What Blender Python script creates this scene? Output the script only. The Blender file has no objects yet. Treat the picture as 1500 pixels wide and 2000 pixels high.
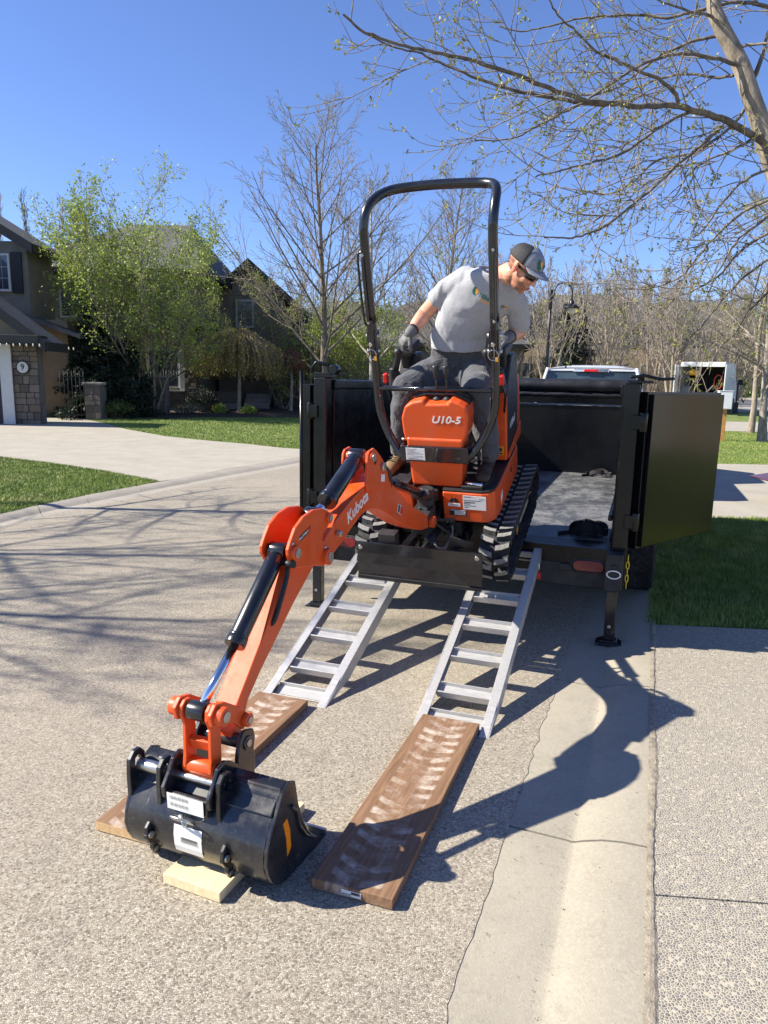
import bpy, bmesh, math, random
import numpy as np
from mathutils import Vector, Matrix

S = bpy.context.scene
COL = S.collection
R_ = math.radians

# ------------------------------------------------------------------ camera, sky, sun, exposure
cam = bpy.data.cameras.new('camera')
cam_ob = bpy.data.objects.new('camera', cam)
COL.objects.link(cam_ob)
cam.sensor_fit = 'VERTICAL'
cam.sensor_height = 36.0
cam.lens = 1400.0 / 2000.0 * 36.0
cam.clip_end = 2000.0
cam.clip_start = 0.05
PITCH, ROLL = R_(10.4), R_(1.1)
fwd = Vector((0, math.cos(PITCH), -math.sin(PITCH)))
r0 = Vector((1, 0, 0)); u0 = Vector((0, math.sin(PITCH), math.cos(PITCH)))
rt = math.cos(ROLL) * r0 + math.sin(ROLL) * u0
up = -math.sin(ROLL) * r0 + math.cos(ROLL) * u0
mw = Matrix.Identity(4)
for i in range(3):
    mw[i][0] = rt[i]; mw[i][1] = up[i]; mw[i][2] = -fwd[i]
mw[2][3] = 1.7
cam_ob.matrix_world = mw
S.camera = cam_ob

SUN_EL = R_(38.3)
SHADOW_AZ = R_(1.5)                       # shadows run to +X, turned this much towards +Y
w = bpy.data.worlds.new('World'); S.world = w; w.use_nodes = True
nt = w.node_tree; nt.nodes.clear()
sky = nt.nodes.new('ShaderNodeTexSky'); sky.sky_type = 'NISHITA'; sky.sun_disc = False
sky.sun_elevation = SUN_EL
sky.sun_rotation = R_(270) - SHADOW_AZ    # rotation runs clockwise from +Y: the sun stands at -X
sky.altitude = 1100.0; sky.air_density = 1.0; sky.dust_density = 0.1; sky.ozone_density = 5.0
bg = nt.nodes.new('ShaderNodeBackground'); bg.inputs[1].default_value = 0.086
wo = nt.nodes.new('ShaderNodeOutputWorld')
tint = nt.nodes.new('ShaderNodeMix'); tint.data_type = 'RGBA'; tint.blend_type = 'MULTIPLY'; tint.inputs[0].default_value = 1.0; tint.inputs[7].default_value = (.95, .94, 1.14, 1)
nt.links.new(sky.outputs[0], tint.inputs[6]); nt.links.new(tint.outputs[2], bg.inputs[0]); nt.links.new(bg.outputs[0], wo.inputs[0])
sl = bpy.data.lights.new('sun', 'SUN'); sl.energy = 5.0; sl.angle = R_(0.53); sl.color = (1.0, 0.935, 0.80)
so = bpy.data.objects.new('sun', sl); COL.objects.link(so)
sdir = Vector((-math.cos(SHADOW_AZ) * math.cos(SUN_EL), -math.sin(SHADOW_AZ) * math.cos(SUN_EL), math.sin(SUN_EL)))
so.rotation_euler = sdir.to_track_quat('Z', 'Y').to_euler()
so.location = sdir * 60
S.view_settings.view_transform = 'Standard'; S.view_settings.look = 'None'
S.view_settings.exposure = 1.1; S.view_settings.gamma = 1.0
S.render.engine = 'CYCLES'

# ------------------------------------------------------------------ materials
def srgb(*c):
    c = [x / 255.0 for x in c]
    return tuple(x / 12.92 if x <= 0.04045 else ((x + 0.055) / 1.055) ** 2.4 for x in c)
class N:
    def __init__(s, name):
        s.m = bpy.data.materials.new(name); s.m.use_nodes = True
        s.t = s.m.node_tree; s.b = s.t.nodes['Principled BSDF']
        s.tc = s.t.nodes.new('ShaderNodeTexCoord')
    def new(s, typ, **kw):
        n = s.t.nodes.new(typ)
        for k, v in kw.items(): setattr(n, k, v)
        return n
    def link(s, a, b): s.t.links.new(a, b)
    def coord(s, scale=(1, 1, 1), src='Object', rot=(0, 0, 0)):
        mp = s.new('ShaderNodeMapping'); mp.inputs['Scale'].default_value = scale; mp.inputs['Rotation'].default_value = rot
        s.link(s.tc.outputs[src], mp.inputs[0]); return mp.outputs[0]
    def noise(s, scale, detail=4, rough=.55, vec=None, dist=0):
        n = s.new('ShaderNodeTexNoise'); n.inputs['Scale'].default_value = scale; n.inputs['Detail'].default_value = detail
        n.inputs['Roughness'].default_value = rough; n.inputs['Distortion'].default_value = dist
        s.link(vec if vec is not None else s.tc.outputs['Object'], n.inputs['Vector']); return n.outputs['Fac']
    def voro(s, scale, feature='F1', vec=None, out='Distance', rnd=1, dim='3D'):
        n = s.new('ShaderNodeTexVoronoi'); n.voronoi_dimensions = dim; n.feature = feature; n.inputs['Scale'].default_value = scale
        n.inputs['Randomness'].default_value = rnd
        s.link(vec if vec is not None else s.tc.outputs['Object'], n.inputs['Vector']); return n.outputs[out]
    def ramp(s, fac, stops, interp='LINEAR'):
        n = s.new('ShaderNodeValToRGB'); e = n.color_ramp.elements; n.color_ramp.interpolation = interp
        while len(e) < len(stops): e.new(0.5)
        for i, (p, c) in enumerate(stops):
            e[i].position = p; e[i].color = (*c, 1) if len(c) == 3 else c
        s.link(fac, n.inputs[0]); return n.outputs[0]
    def val(s, fac, a, b, lo=0.0, hi=1.0):
        n = s.new('ShaderNodeMapRange'); n.inputs[1].default_value = lo; n.inputs[2].default_value = hi
        n.inputs[3].default_value = a; n.inputs[4].default_value = b
        s.link(fac, n.inputs[0]); return n.outputs[0]
    def mix(s, fac, a, b, mode='MIX'):
        n = s.new('ShaderNodeMix', data_type='RGBA', blend_type=mode)
        for sock, v in ((n.inputs[0], fac), (n.inputs[6], a), (n.inputs[7], b)):
            if isinstance(v, (int, float)): sock.default_value = v
            elif isinstance(v, tuple): sock.default_value = (*v, 1) if len(v) == 3 else v
            else: s.link(v, sock)
        return n.outputs[2]
    def math(s, op, a, b=0.0):
        n = s.new('ShaderNodeMath', operation=op)
        for sock, v in ((n.inputs[0], a), (n.inputs[1], b)):
            if isinstance(v, (int, float)): sock.default_value = v
            else: s.link(v, sock)
        return n.outputs[0]
    def bump(s, h, strength=.3, dist=.01, prev=None):
        n = s.new('ShaderNodeBump'); n.inputs['Strength'].default_value = strength; n.inputs['Distance'].default_value = dist
        s.link(h, n.inputs['Height'])
        if prev is not None: s.link(prev, n.inputs['Normal'])
        s.link(n.outputs[0], s.b.inputs['Normal']); return n.outputs[0]
    def set(s, col=None, rough=None, metal=None, **kw):
        for k, v in (('Base Color', col), ('Roughness', rough), ('Metallic', metal)):
            if v is None: continue
            if isinstance(v, tuple): s.b.inputs[k].default_value = (*v, 1)
            elif isinstance(v, (int, float)): s.b.inputs[k].default_value = v
            else: s.link(v, s.b.inputs[k])
        for k, v in kw.items(): s.b.inputs[k.replace('_', ' ')].default_value = v
        return s
MATS = {}
def simple(name, col, rough=.5, metal=0., var=.12, scale=9., bump=0., bscale=120., coat=0., dirt=None, dirt_amt=.35, dscale=6., spec=.5):
    n = N(name)
    f = n.noise(scale, 5)
    c = n.mix(n.val(f, 0, 1, .3, .7), tuple(x * (1 - var) for x in col), tuple(min(1, x * (1 + var)) for x in col))
    if dirt is not None:
        g = n.noise(dscale, 8, .7)
        c = n.mix(n.val(g, 0, dirt_amt, .48, .72), c, dirt)
    r = n.val(n.noise(scale * 2.3, 4), max(0.02, rough * .8), min(1, rough * 1.25), .3, .7)
    n.set(c, r, metal)
    n.b.inputs['Specular IOR Level'].default_value = spec
    if coat: n.b.inputs['Coat Weight'].default_value = coat; n.b.inputs['Coat Roughness'].default_value = .08
    if bump: n.bump(n.noise(bscale, 3), bump, .004)
    MATS[name] = n.m
    return n.m

DUST = (.30, .27, .22)
def worn_paint(name, col, rough, coat, dust, dust_amt, scratch):
    n = N(name); f = n.noise(4, 5)
    c = n.mix(n.val(f, 0, 1, .3, .7), tuple(x * .93 for x in col), tuple(min(1, x * 1.06) for x in col))
    d1 = n.noise(5, 9, .75); c = n.mix(n.val(d1, 0, dust_amt, .45, .75), c, dust)
    spk = n.noise(60, 5, .8); c = n.mix(n.val(spk, 0, dust_amt, .58, .7), c, dust)
    scr = n.noise(7, 3, .6, n.coord((22, 1, 2.5), rot=(.4, .3, .8))); scr2 = n.noise(9, 3, .6, n.coord((2, 1.5, 26), rot=(.2, .7, .3)))
    sm = n.math('MAXIMUM', n.val(scr, 0, 1, .70, .74), n.val(scr2, 0, 1, .70, .74)); c = n.mix(n.math('MULTIPLY', sm, scratch), c, (.42, .40, .37))
    r = n.val(d1, rough * .8, min(1, rough * 1.9), .4, .75)
    n.set(c, r, 0.0); n.b.inputs['Coat Weight'].default_value = coat; n.b.inputs['Coat Roughness'].default_value = .12
    n.bump(n.noise(180, 3), .04, .002); MATS[name] = n.m
worn_paint('orange_paint', srgb(220, 80, 22), .38, .12, (.32, .20, .12), .22, .22)
worn_paint('bucket_paint', (.009, .0095, .013), .30, .4, (.13, .12, .105), .30, .55)
simple('black_paint', (.007, .0075, .011), .26, 0, .2, 5, .04, 200, .4, (.05, .05, .048), .22, 5)
simple('trailer_black', (.003, .0034, .005), .26, 0, .2, 3, .02, 90, .08, (.010, .010, .010), .3, 4, .28)
simple('matte_black', (.014, .014, .016), .55, 0, .25, 7, .1, 160, 0, (.08, .075, .07), .35, 6)
simple('plastic_black', (.018, .018, .02), .5, 0, .2, 9, .1, 260)
simple('rubber', (.018, .018, .02), .75, 0, .25, 12, .2, 150, 0, (.16, .15, .135), .4, 9)
simple('hose_rubber', (.02, .02, .022), .5, 0, .2, 12, .1, 200)
simple('hose_grey', (.2, .2, .2), .5, .2, .1, 12)
simple('chrome', (.75, .75, .78), .12, 1, .03, 9)
simple('zinc', (.55, .54, .5), .35, 1, .12, 14)
simple('bolt_steel', (.5, .5, .48), .4, 1, .15, 30)
simple('red_plastic', srgb(205, 30, 28), .4, 0, .08, 9)
simple('white_sticker', (.74, .74, .72), .45, 0, .05, 30)
simple('yellow_sticker', srgb(235, 165, 15), .45, 0, .05, 30)
simple('orange_reflector', srgb(240, 140, 20), .3, 0, .06, 60)
simple('ink', (.02, .02, .025), .5)
simple('ink_grey', (.14, .14, .15), .5)
simple('white_vinyl', (.78, .77, .74), .4)
simple('dust_rubber', (.20, .195, .18), .9, 0, .25, 40, .3, 200)
simple('grey_cloth_band', (.045, .045, .05), .6, 0, .2, 15, .3, 60)
simple('tail_red', srgb(120, 12, 14), .25, 0, .15, 40, .3, 500, .6)
simple('tarp', (.012, .012, .015), .42, 0, .2, 6, .6, 18)
simple('webbing', (.015, .015, .017), .7, 0, .2, 40, .4, 400)
simple('yellow_chain', srgb(215, 190, 60), .4, .5, .1, 40)
simple('car_white', (.72, .73, .75), .25, 0, .02, 3, 0, 100, .6)
simple('van_white', (.62, .63, .62), .4, 0, .05, 3, 0, 100, .2, (.25, .24, .22), .5, 2.5)
simple('van_dark', (.012, .012, .014), .7)
simple('lamp_black', (.01, .01, .012), .4)
simple('lamp_glass', (.6, .55, .42), .3)
simple('post_wood', srgb(196, 140, 78), .7, 0, .15, 14, .2, 60)
simple('box_white', (.75, .76, .78), .45, 0, .03, 5)
simple('red_car_paint', srgb(84, 8, 16), .25, 0, .05, 3, 0, 100, .8)
simple('fascia', (.014, .013, .013), .55, 0, .2, 3)
simple('soffit', (.05, .045, .04), .6)
simple('trim_white', (.50, .50, .50), .5, 0, .06, 6)
simple('door_dark', (.012, .014, .022), .5, 0, .2, 5)
simple('stucco', srgb(150, 132, 108), .9, 0, .12, 3, .4, 60)
simple('stucco_dark', srgb(118, 114, 108), .9, 0, .12, 3, .4, 60)
simple('stucco_grey', srgb(120, 116, 110), .9, 0, .1, 3, .4, 60)
simple('mulch', (.045, .03, .022), .95, 0, .5, 22, .8, 40)
simple('iron', (.01, .01, .011), .45)
simple('planter', (.22, .2, .18), .8, 0, .2, 9)
simple('step_concrete', (.22, .21, .2), .85, 0, .15, 6)
simple('bulb', (.7, .7, .66), .3)
simple('stone_cap', (.3, .28, .25), .8, 0, .15, 7)
simple('terracotta', srgb(170, 62, 40), .7)

def glass(name, col=(.02, .025, .03), rough=.05):
    n = N(name); n.set(n.mix(n.val(n.noise(1.5), 0, 1, .35, .65), tuple(x * .7 for x in col), tuple(x * 1.5 for x in col)), rough, 0.0)
    n.b.inputs['Specular IOR Level'].default_value = .9
    MATS[name] = n.m
glass('window_glass', (.05, .065, .09), .06)
glass('truck_glass', (.03, .045, .05), .05)
glass('shades', (.008, .008, .009), .08)

def shingle():
    n = N('shingle'); v = n.coord((1, 1, 1))
    br = n.new('ShaderNodeTexBrick'); br.inputs['Scale'].default_value = 3.2
    br.inputs['Color1'].default_value = (.06, .06, .062, 1); br.inputs['Color2'].default_value = (.10, .10, .104, 1)
    br.inputs['Mortar'].default_value = (.03, .03, .03, 1); br.inputs['Mortar Size'].default_value = .02
    n.link(v, br.inputs[0])
    c = n.mix(n.val(n.noise(1.3, 5), 0, .6, .35, .65), br.outputs[0], (.125, .125, .125))
    n.set(c, .9); n.bump(n.noise(40, 3), .5, .01); MATS['shingle'] = n.m
shingle()
def stone_wall():
    for nm, base in (('stone', srgb(112, 104, 96)), ('stone_light', srgb(176, 168, 160))):
        n = N(nm)
        oi = n.new('ShaderNodeObjectInfo')
        c = n.ramp(oi.outputs['Random'], [(0, tuple(x * .6 for x in base)), (.35, base), (.7, tuple(x * 1.25 for x in base)), (1, (base[0] * 1.15, base[1] * .98, base[2] * .8))])
        c = n.mix(n.val(n.noise(7, 6), 0, .55, .35, .7), c, tuple(x * .45 for x in base))
        n.set(c, .9); n.bump(n.noise(26, 6, .7), .8, .02); MATS[nm] = n.m
    simple('mortar', (.11, .10, .09), .95, 0, .2, 8, .3, 60)
stone_wall()

def aluminium():
    n = N('aluminium')
    v = n.coord((3, 60, 60))
    f = n.noise(4, 6, .65, v)
    c = n.mix(n.val(f, 0, 1, .3, .7), (.44, .43, .415), (.66, .65, .63))
    c = n.mix(n.val(n.noise(9, 8, .75), 0, .5, .55, .72), c, (.38, .36, .33))
    n.set(c, n.val(f, .38, .55, .3, .7), .5); n.bump(f, .12, .002)
    MATS['aluminium'] = n.m
aluminium()

def road():
    n = N('asphalt_aggregate')
    wob = n.new('ShaderNodeVectorMath', operation='ADD'); ns = n.new('ShaderNodeTexNoise'); ns.inputs['Scale'].default_value = 70; ns.inputs['Detail'].default_value = 3; n.link(n.tc.outputs['Object'], ns.inputs['Vector'])
    sc = n.new('ShaderNodeVectorMath', operation='SCALE'); n.link(ns.outputs['Color'], sc.inputs[0]); sc.inputs[3].default_value = .010
    n.link(n.tc.outputs['Object'], wob.inputs[0]); n.link(sc.outputs[0], wob.inputs[1]); V = wob.outputs[0]
    cell = n.voro(165, 'F1', V, 'Color', dim='2D'); sep = n.new('ShaderNodeSeparateColor'); n.link(cell, sep.inputs[0])
    c = n.ramp(sep.outputs[0], [(0, (.14, .115, .085)), (.12, (.27, .23, .175)), (.42, (.375, .325, .25)), (.72, (.455, .40, .315)), (1, (.58, .53, .44))])
    edge = n.voro(165, 'DISTANCE_TO_EDGE', V, dim='2D')
    c = n.mix(n.math('MULTIPLY', n.val(edge, 1, 0, 0.0, .13), n.val(n.noise(55, 3, .7), .15, .95, .38, .6)), c, (.10, .088, .075))
    big = n.noise(.9, 5, .6)
    c = n.mix(n.val(big, 0, .22, .35, .7), c, (.24, .21, .175))
    fine = n.noise(28, 4, .7)
    c = n.mix(n.val(fine, 0, .30, .52, .75), c, (.20, .175, .15))
    blot = n.noise(4.5, 7, .7); c = n.mix(n.val(blot, 0, .28, .56, .68), c, (.19, .165, .14))
    warm = n.noise(.35, 3); c = n.mix(n.val(warm, 0, .22, .45, .7), c, (.52, .44, .34))
    # sealed, slightly paler wheel paths and a few dark drips with a shape of their own
    sp = n.voro(1.1, 'F1'); spm = n.math('MULTIPLY', n.val(sp, 1, 0, .02, .05), n.val(n.noise(14, 3), 0, 1, .4, .6))
    c = n.mix(n.math('MULTIPLY', spm, .5), c, (.06, .055, .05))
    n.set(c, .88)
    h = n.math('MINIMUM', edge, .12)
    b1 = n.bump(h, .7, .03); n.bump(fine, .25, .006, b1)
    MATS['asphalt_aggregate'] = n.m
road()
def aggregate():
    n = N('exposed_aggregate')
    v = n.coord((1, 1, 1))
    wob = n.new('ShaderNodeVectorMath', operation='ADD')
    ns = n.new('ShaderNodeTexNoise'); ns.inputs['Scale'].default_value = 40; n.link(v, ns.inputs['Vector'])
    sc = n.new('ShaderNodeVectorMath', operation='SCALE'); n.link(ns.outputs['Color'], sc.inputs[0]); sc.inputs[3].default_value = .005
    n.link(v, wob.inputs[0]); n.link(sc.outputs[0], wob.inputs[1])
    V = wob.outputs[0]
    d = n.voro(100, 'F1', V, dim='2D'); col = n.voro(100, 'F1', V, 'Color', dim='2D'); sep = n.new('ShaderNodeSeparateColor'); n.link(col, sep.inputs[0])
    stone = n.ramp(sep.outputs[0], [(0, (.11, .10, .095)), (.2, (.21, .195, .18)), (.42, (.14, .13, .125)), (.58, (.27, .24, .19)), (.74, (.17, .16, .155)), (.88, (.34, .295, .23)), (1, (.12, .115, .11))])
    cem = n.mix(n.noise(120, 3), (.34, .30, .23), (.54, .485, .385))
    thr = n.math('ADD', n.math('MULTIPLY', sep.outputs[1], .20), .24)
    ed = n.voro(100, 'DISTANCE_TO_EDGE', V, dim='2D')
    mask = n.val(n.math('SUBTRACT', ed, n.math('ADD', n.math('MULTIPLY', sep.outputs[1], .13), .045)), 0, 1, 0.0, .03)
    mask = n.math('MULTIPLY', mask, n.math('GREATER_THAN', sep.outputs[2], .06))
    c = n.mix(mask, cem, stone)
    c = n.mix(n.val(n.noise(1.2, 5), 0, .2, .35, .7), c, (.25, .23, .2))
    n.set(c, .8); n.bump(n.math('MULTIPLY', mask, n.math('MINIMUM', ed, .3)), .6, .010)
    MATS['exposed_aggregate'] = n.m
aggregate()
def concrete(name, tint, joints=False):
    n = N(name)
    v = n.coord((120, 6, 1), rot=(0, 0, R_(70)))
    brush = n.noise(2.2, 4, .6, v)
    c = n.mix(n.val(brush, 0, 1, .3, .7), tuple(x * .95 for x in tint), tuple(x * 1.04 for x in tint))
    c = n.mix(n.val(n.noise(1.7, 7, .65), 0, .6, .4, .72), c, tuple(x * .66 for x in tint)); c = n.mix(n.val(n.noise(11, 6, .75), 0, .5, .55, .72), c, tuple(x * .55 for x in tint))
    pits = n.voro(55, 'F1'); pm = n.math('MULTIPLY', n.val(pits, 1, 0, .06, .14), n.val(n.noise(6, 3), 0, .8, .45, .6))
    c = n.mix(pm, c, (.13, .11, .09))
    grit = n.noise(170, 3, .7)
    c = n.mix(n.val(grit, 0, .35, .55, .75), c, (.16, .145, .125))
    sp2 = n.voro(150, 'F1'); c = n.mix(n.math('MULTIPLY', n.val(sp2, 1, 0, .10, .22), n.val(n.noise(40, 3), 0, .75, .45, .6)), c, (.17, .15, .125))
    c = n.mix(n.val(n.noise(75, 4, .8), 0, .35, .48, .62), c, tuple(x * 1.25 for x in tint))
    n.set(c, .9); b1 = n.bump(grit, .35, .004); n.bump(brush, .08, .003, b1)
    MATS[name] = n.m
concrete('kerb_concrete', (.35, .315, .25)); concrete('drive_concrete', (.35, .32, .27)); concrete('old_concrete', (.31, .28, .24))
def grassmats():
    n = N('lawn')
    c = n.ramp(n.noise(3.2, 9, .7), [(.3, (.07, .12, .018)), (.5, (.15, .21, .035)), (.7, (.27, .31, .075))])
    c = n.mix(n.val(n.noise(60, 4, .8), 0, .6, .45, .7), c, (.02, .04, .01))
    c = n.mix(n.val(n.noise(1.1, 6, .7), 0, .6, .52, .7), c, (.30, .26, .12))
    n.set(c, .9); n.bump(n.noise(90, 4, .8), .9, .03); MATS['lawn'] = n.m
    n = N('grass_blade')
    c = n.ramp(n.noise(5, 6, .7), [(.3, (.10, .16, .022)), (.5, (.19, .27, .04)), (.62, (.30, .34, .08)), (.78, (.42, .38, .16))])
    c = n.mix(n.val(n.noise(.9, 6, .7), 0, .55, .5, .68), c, (.34, .33, .13)); c = n.mix(n.val(n.noise(2.3, 4, .7), 0, .5, .52, .7), c, (.06, .12, .02))
    n.set(c, .6); MATS['grass_blade'] = n.m
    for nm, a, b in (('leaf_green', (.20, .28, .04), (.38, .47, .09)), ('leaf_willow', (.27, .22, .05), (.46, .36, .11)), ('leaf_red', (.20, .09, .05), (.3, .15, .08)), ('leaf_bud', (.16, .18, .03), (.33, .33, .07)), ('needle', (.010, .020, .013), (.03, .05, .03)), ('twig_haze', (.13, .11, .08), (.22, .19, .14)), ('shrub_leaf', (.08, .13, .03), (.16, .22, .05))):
        n = N(nm); c = n.mix(n.val(n.noise(9, 4), 0, 1, .35, .65), a, b); n.set(c, .55)
        tr = n.new('ShaderNodeBsdfTranslucent'); n.link(c, tr.inputs[0])
        ms = n.new('ShaderNodeMixShader'); ms.inputs[0].default_value = .35
        n.link(n.b.outputs[0], ms.inputs[1]); n.link(tr.outputs[0], ms.inputs[2])
        n.link(ms.outputs[0], n.t.nodes['Material Output'].inputs[0]); MATS[nm] = n.m
grassmats()
def bark(name, a, b, bands=False):
    n = N(name); v = n.coord((1, 1, .35 if not bands else 4))
    f = n.noise(14, 8, .7, v)
    c = n.mix(n.val(f, 0, 1, .35, .65), a, b)
    n.set(c, .85); n.bump(f, .6, .02); MATS[name] = n.m
bark('bark_tan', (.15, .12, .09), (.38, .32, .25)); bark('bark_grey', (.12, .105, .09), (.32, .285, .24)); bark('bark_dark', (.035, .03, .025), (.10, .085, .07))
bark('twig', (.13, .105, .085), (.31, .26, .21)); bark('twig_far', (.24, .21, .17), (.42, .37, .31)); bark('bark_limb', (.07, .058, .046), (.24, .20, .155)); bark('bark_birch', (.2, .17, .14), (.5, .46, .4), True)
def wood(name, a, b, dark, prints):
    n = N(name); v = n.coord((1, 14, 10))
    f = n.noise(5, 6, .6, v, .6)
    c = n.mix(n.val(f, 0, 1, .3, .7), a, b)
    kn = n.voro(1.6, 'F1', n.coord((1, 2.2, 1))); c = n.mix(n.val(kn, .7, 0, .03, .09), c, dark)
    if prints:
        # pale scuffed prints the track lugs left on the board: slanted bars on either side, smeared down the middle
        sp = n.new('ShaderNodeSeparateXYZ'); n.link(n.tc.outputs['Object'], sp.inputs[0])
        x, y = sp.outputs[0], sp.outputs[1]
        ay = n.math('ABSOLUTE', y)
        ph = n.math('ADD', n.math('MULTIPLY', x, 1 / .078), n.math('MULTIPLY', ay, -5.5))
        w_ = n.noise(7, 4); ph = n.math('ADD', ph, n.math('MULTIPLY', w_, .9))
        fr = n.math('FRACT', ph)
        bar = n.math('MULTIPLY', n.val(fr, 0, 1, .08, .2), n.val(fr, 1, 0, .52, .68))
        side = n.math('MULTIPLY', n.val(ay, 0, 1, .012, .03), n.val(ay, 1, 0, .088, .1))
        m1 = n.math('MULTIPLY', bar, side)
        smear = n.math('MULTIPLY', n.val(n.noise(7, 6, .7, n.coord((3.5, 1.5, 1))), 0, 1, .46, .62), n.val(ay, 1, 0, .05, .085))
        m = n.math('MAXIMUM', m1, n.math('MULTIPLY', smear, .8))
        m = n.math('MULTIPLY', m, n.val(n.noise(38, 4, .8), .35, 1, .35, .6))
        m = n.math('MULTIPLY', m, n.val(n.noise(3.5, 5, .7), .05, 1, .40, .58))
        c = n.mix(n.math('MULTIPLY', m, .85), c, (.58, .50, .42))
    n.set(c, .72); n.bump(f, .25, .004); MATS[name] = n.m
wood('plank_brown', (.145, .078, .042), (.28, .16, .088), (.05, .028, .016), True)
wood('plank_end', (.42, .26, .12), (.62, .43, .22), (.3, .17, .08), False)
wood('pine_pale', (.60, .47, .27), (.76, .63, .40), (.35, .2, .09), False)
def deck():
    n = N('worn_deck'); v = n.coord((1, 9, 1)); v2 = n.coord((5, 1, 1))
    f = n.noise(2.6, 10, .8, n.coord((1.6, 1, 1)), .25); g = n.noise(2.2, 6, .7)
    c = n.ramp(f, [(.36, (.05, .052, .058)), (.48, (.13, .135, .145)), (.58, (.28, .28, .285)), (.70, (.13, .13, .14))])
    scr = n.noise(6, 4, .6, n.coord((14, 1.2, 1), rot=(0, 0, .35))); c = n.mix(n.val(scr, 0, .6, .62, .68), c, (.42, .42, .42)); scr2 = n.noise(5, 4, .6, n.coord((1.2, 16, 1))); c = n.mix(n.val(scr2, 0, .6, .6, .7), c, (.07, .07, .075))
    c = n.mix(n.val(g, 0, .6, .4, .7), c, (.10, .10, .11))
    n.set(c, n.val(f, .35, .6, .35, .65), .35); n.bump(f, .35, .01); MATS['worn_deck'] = n.m
deck()
def cloths():
    n = N('shirt_grey')
    f = n.noise(5, 2.5, .5, n.coord((1, 1, .4), rot=(0, .7, 0)), .8)
    h = n.noise(260, 2, .6)
    c = n.mix(n.val(h, 0, 1, .35, .65), (.29, .295, .32), (.42, .425, .455))
    n.set(c, .9); b1 = n.bump(f, .85, .05); n.bump(h, .15, .002, b1); n.b.inputs['Sheen Weight'].default_value = .15; MATS['shirt_grey'] = n.m
    n = N('trousers'); f = n.noise(8, 4, .6, n.coord((1, .6, 1)), 1.6)
    c = n.mix(n.val(f, 0, 1, .3, .7), (.045, .047, .058), (.075, .078, .092))
    n.set(c, .85); n.bump(f, .6, .03); n.b.inputs['Sheen Weight'].default_value = .2; MATS['trousers'] = n.m
    n = N('skin'); f = n.noise(14, 5)
    c = n.mix(n.val(f, 0, 1, .3, .7), srgb(206, 146, 118), srgb(226, 172, 146))
    n.set(c, .5); n.b.inputs['Subsurface Weight'].default_value = .12; n.b.inputs['Subsurface Radius'].default_value = (.02, .008, .004)
    n.bump(n.noise(220, 2), .08, .002); MATS['skin'] = n.m
    simple('beard', srgb(128, 84, 58), .8, 0, .25, 90, .6, 380)
    simple('hair', srgb(70, 46, 32), .8, 0, .25, 90, .5, 300)
    simple('glove_grey', (.12, .12, .122), .6, 0, .2, 30, .4, 160)
    simple('cap_grey', (.24, .25, .29), .8, 0, .08, 40, .2, 500)
    n = N('cap_mesh'); v = n.voro(330, 'F1', rnd=0.0)
    c = n.mix(n.val(v, 1, 0, .2, .4), (.015, .015, .017), (.11, .11, .12)); n.set(c, .8); MATS['cap_mesh'] = n.m
    simple('boot', srgb(118, 94, 64), .8, 0, .25, 14, .3, 90); simple('boot_dark', srgb(58, 44, 38), .8, 0, .25, 14, .3, 90)
    simple('logo_green', srgb(20, 105, 80), .7); simple('logo_orange', srgb(240, 170, 70), .7); simple('lip', srgb(176, 96, 88), .5)
cloths()

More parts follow.
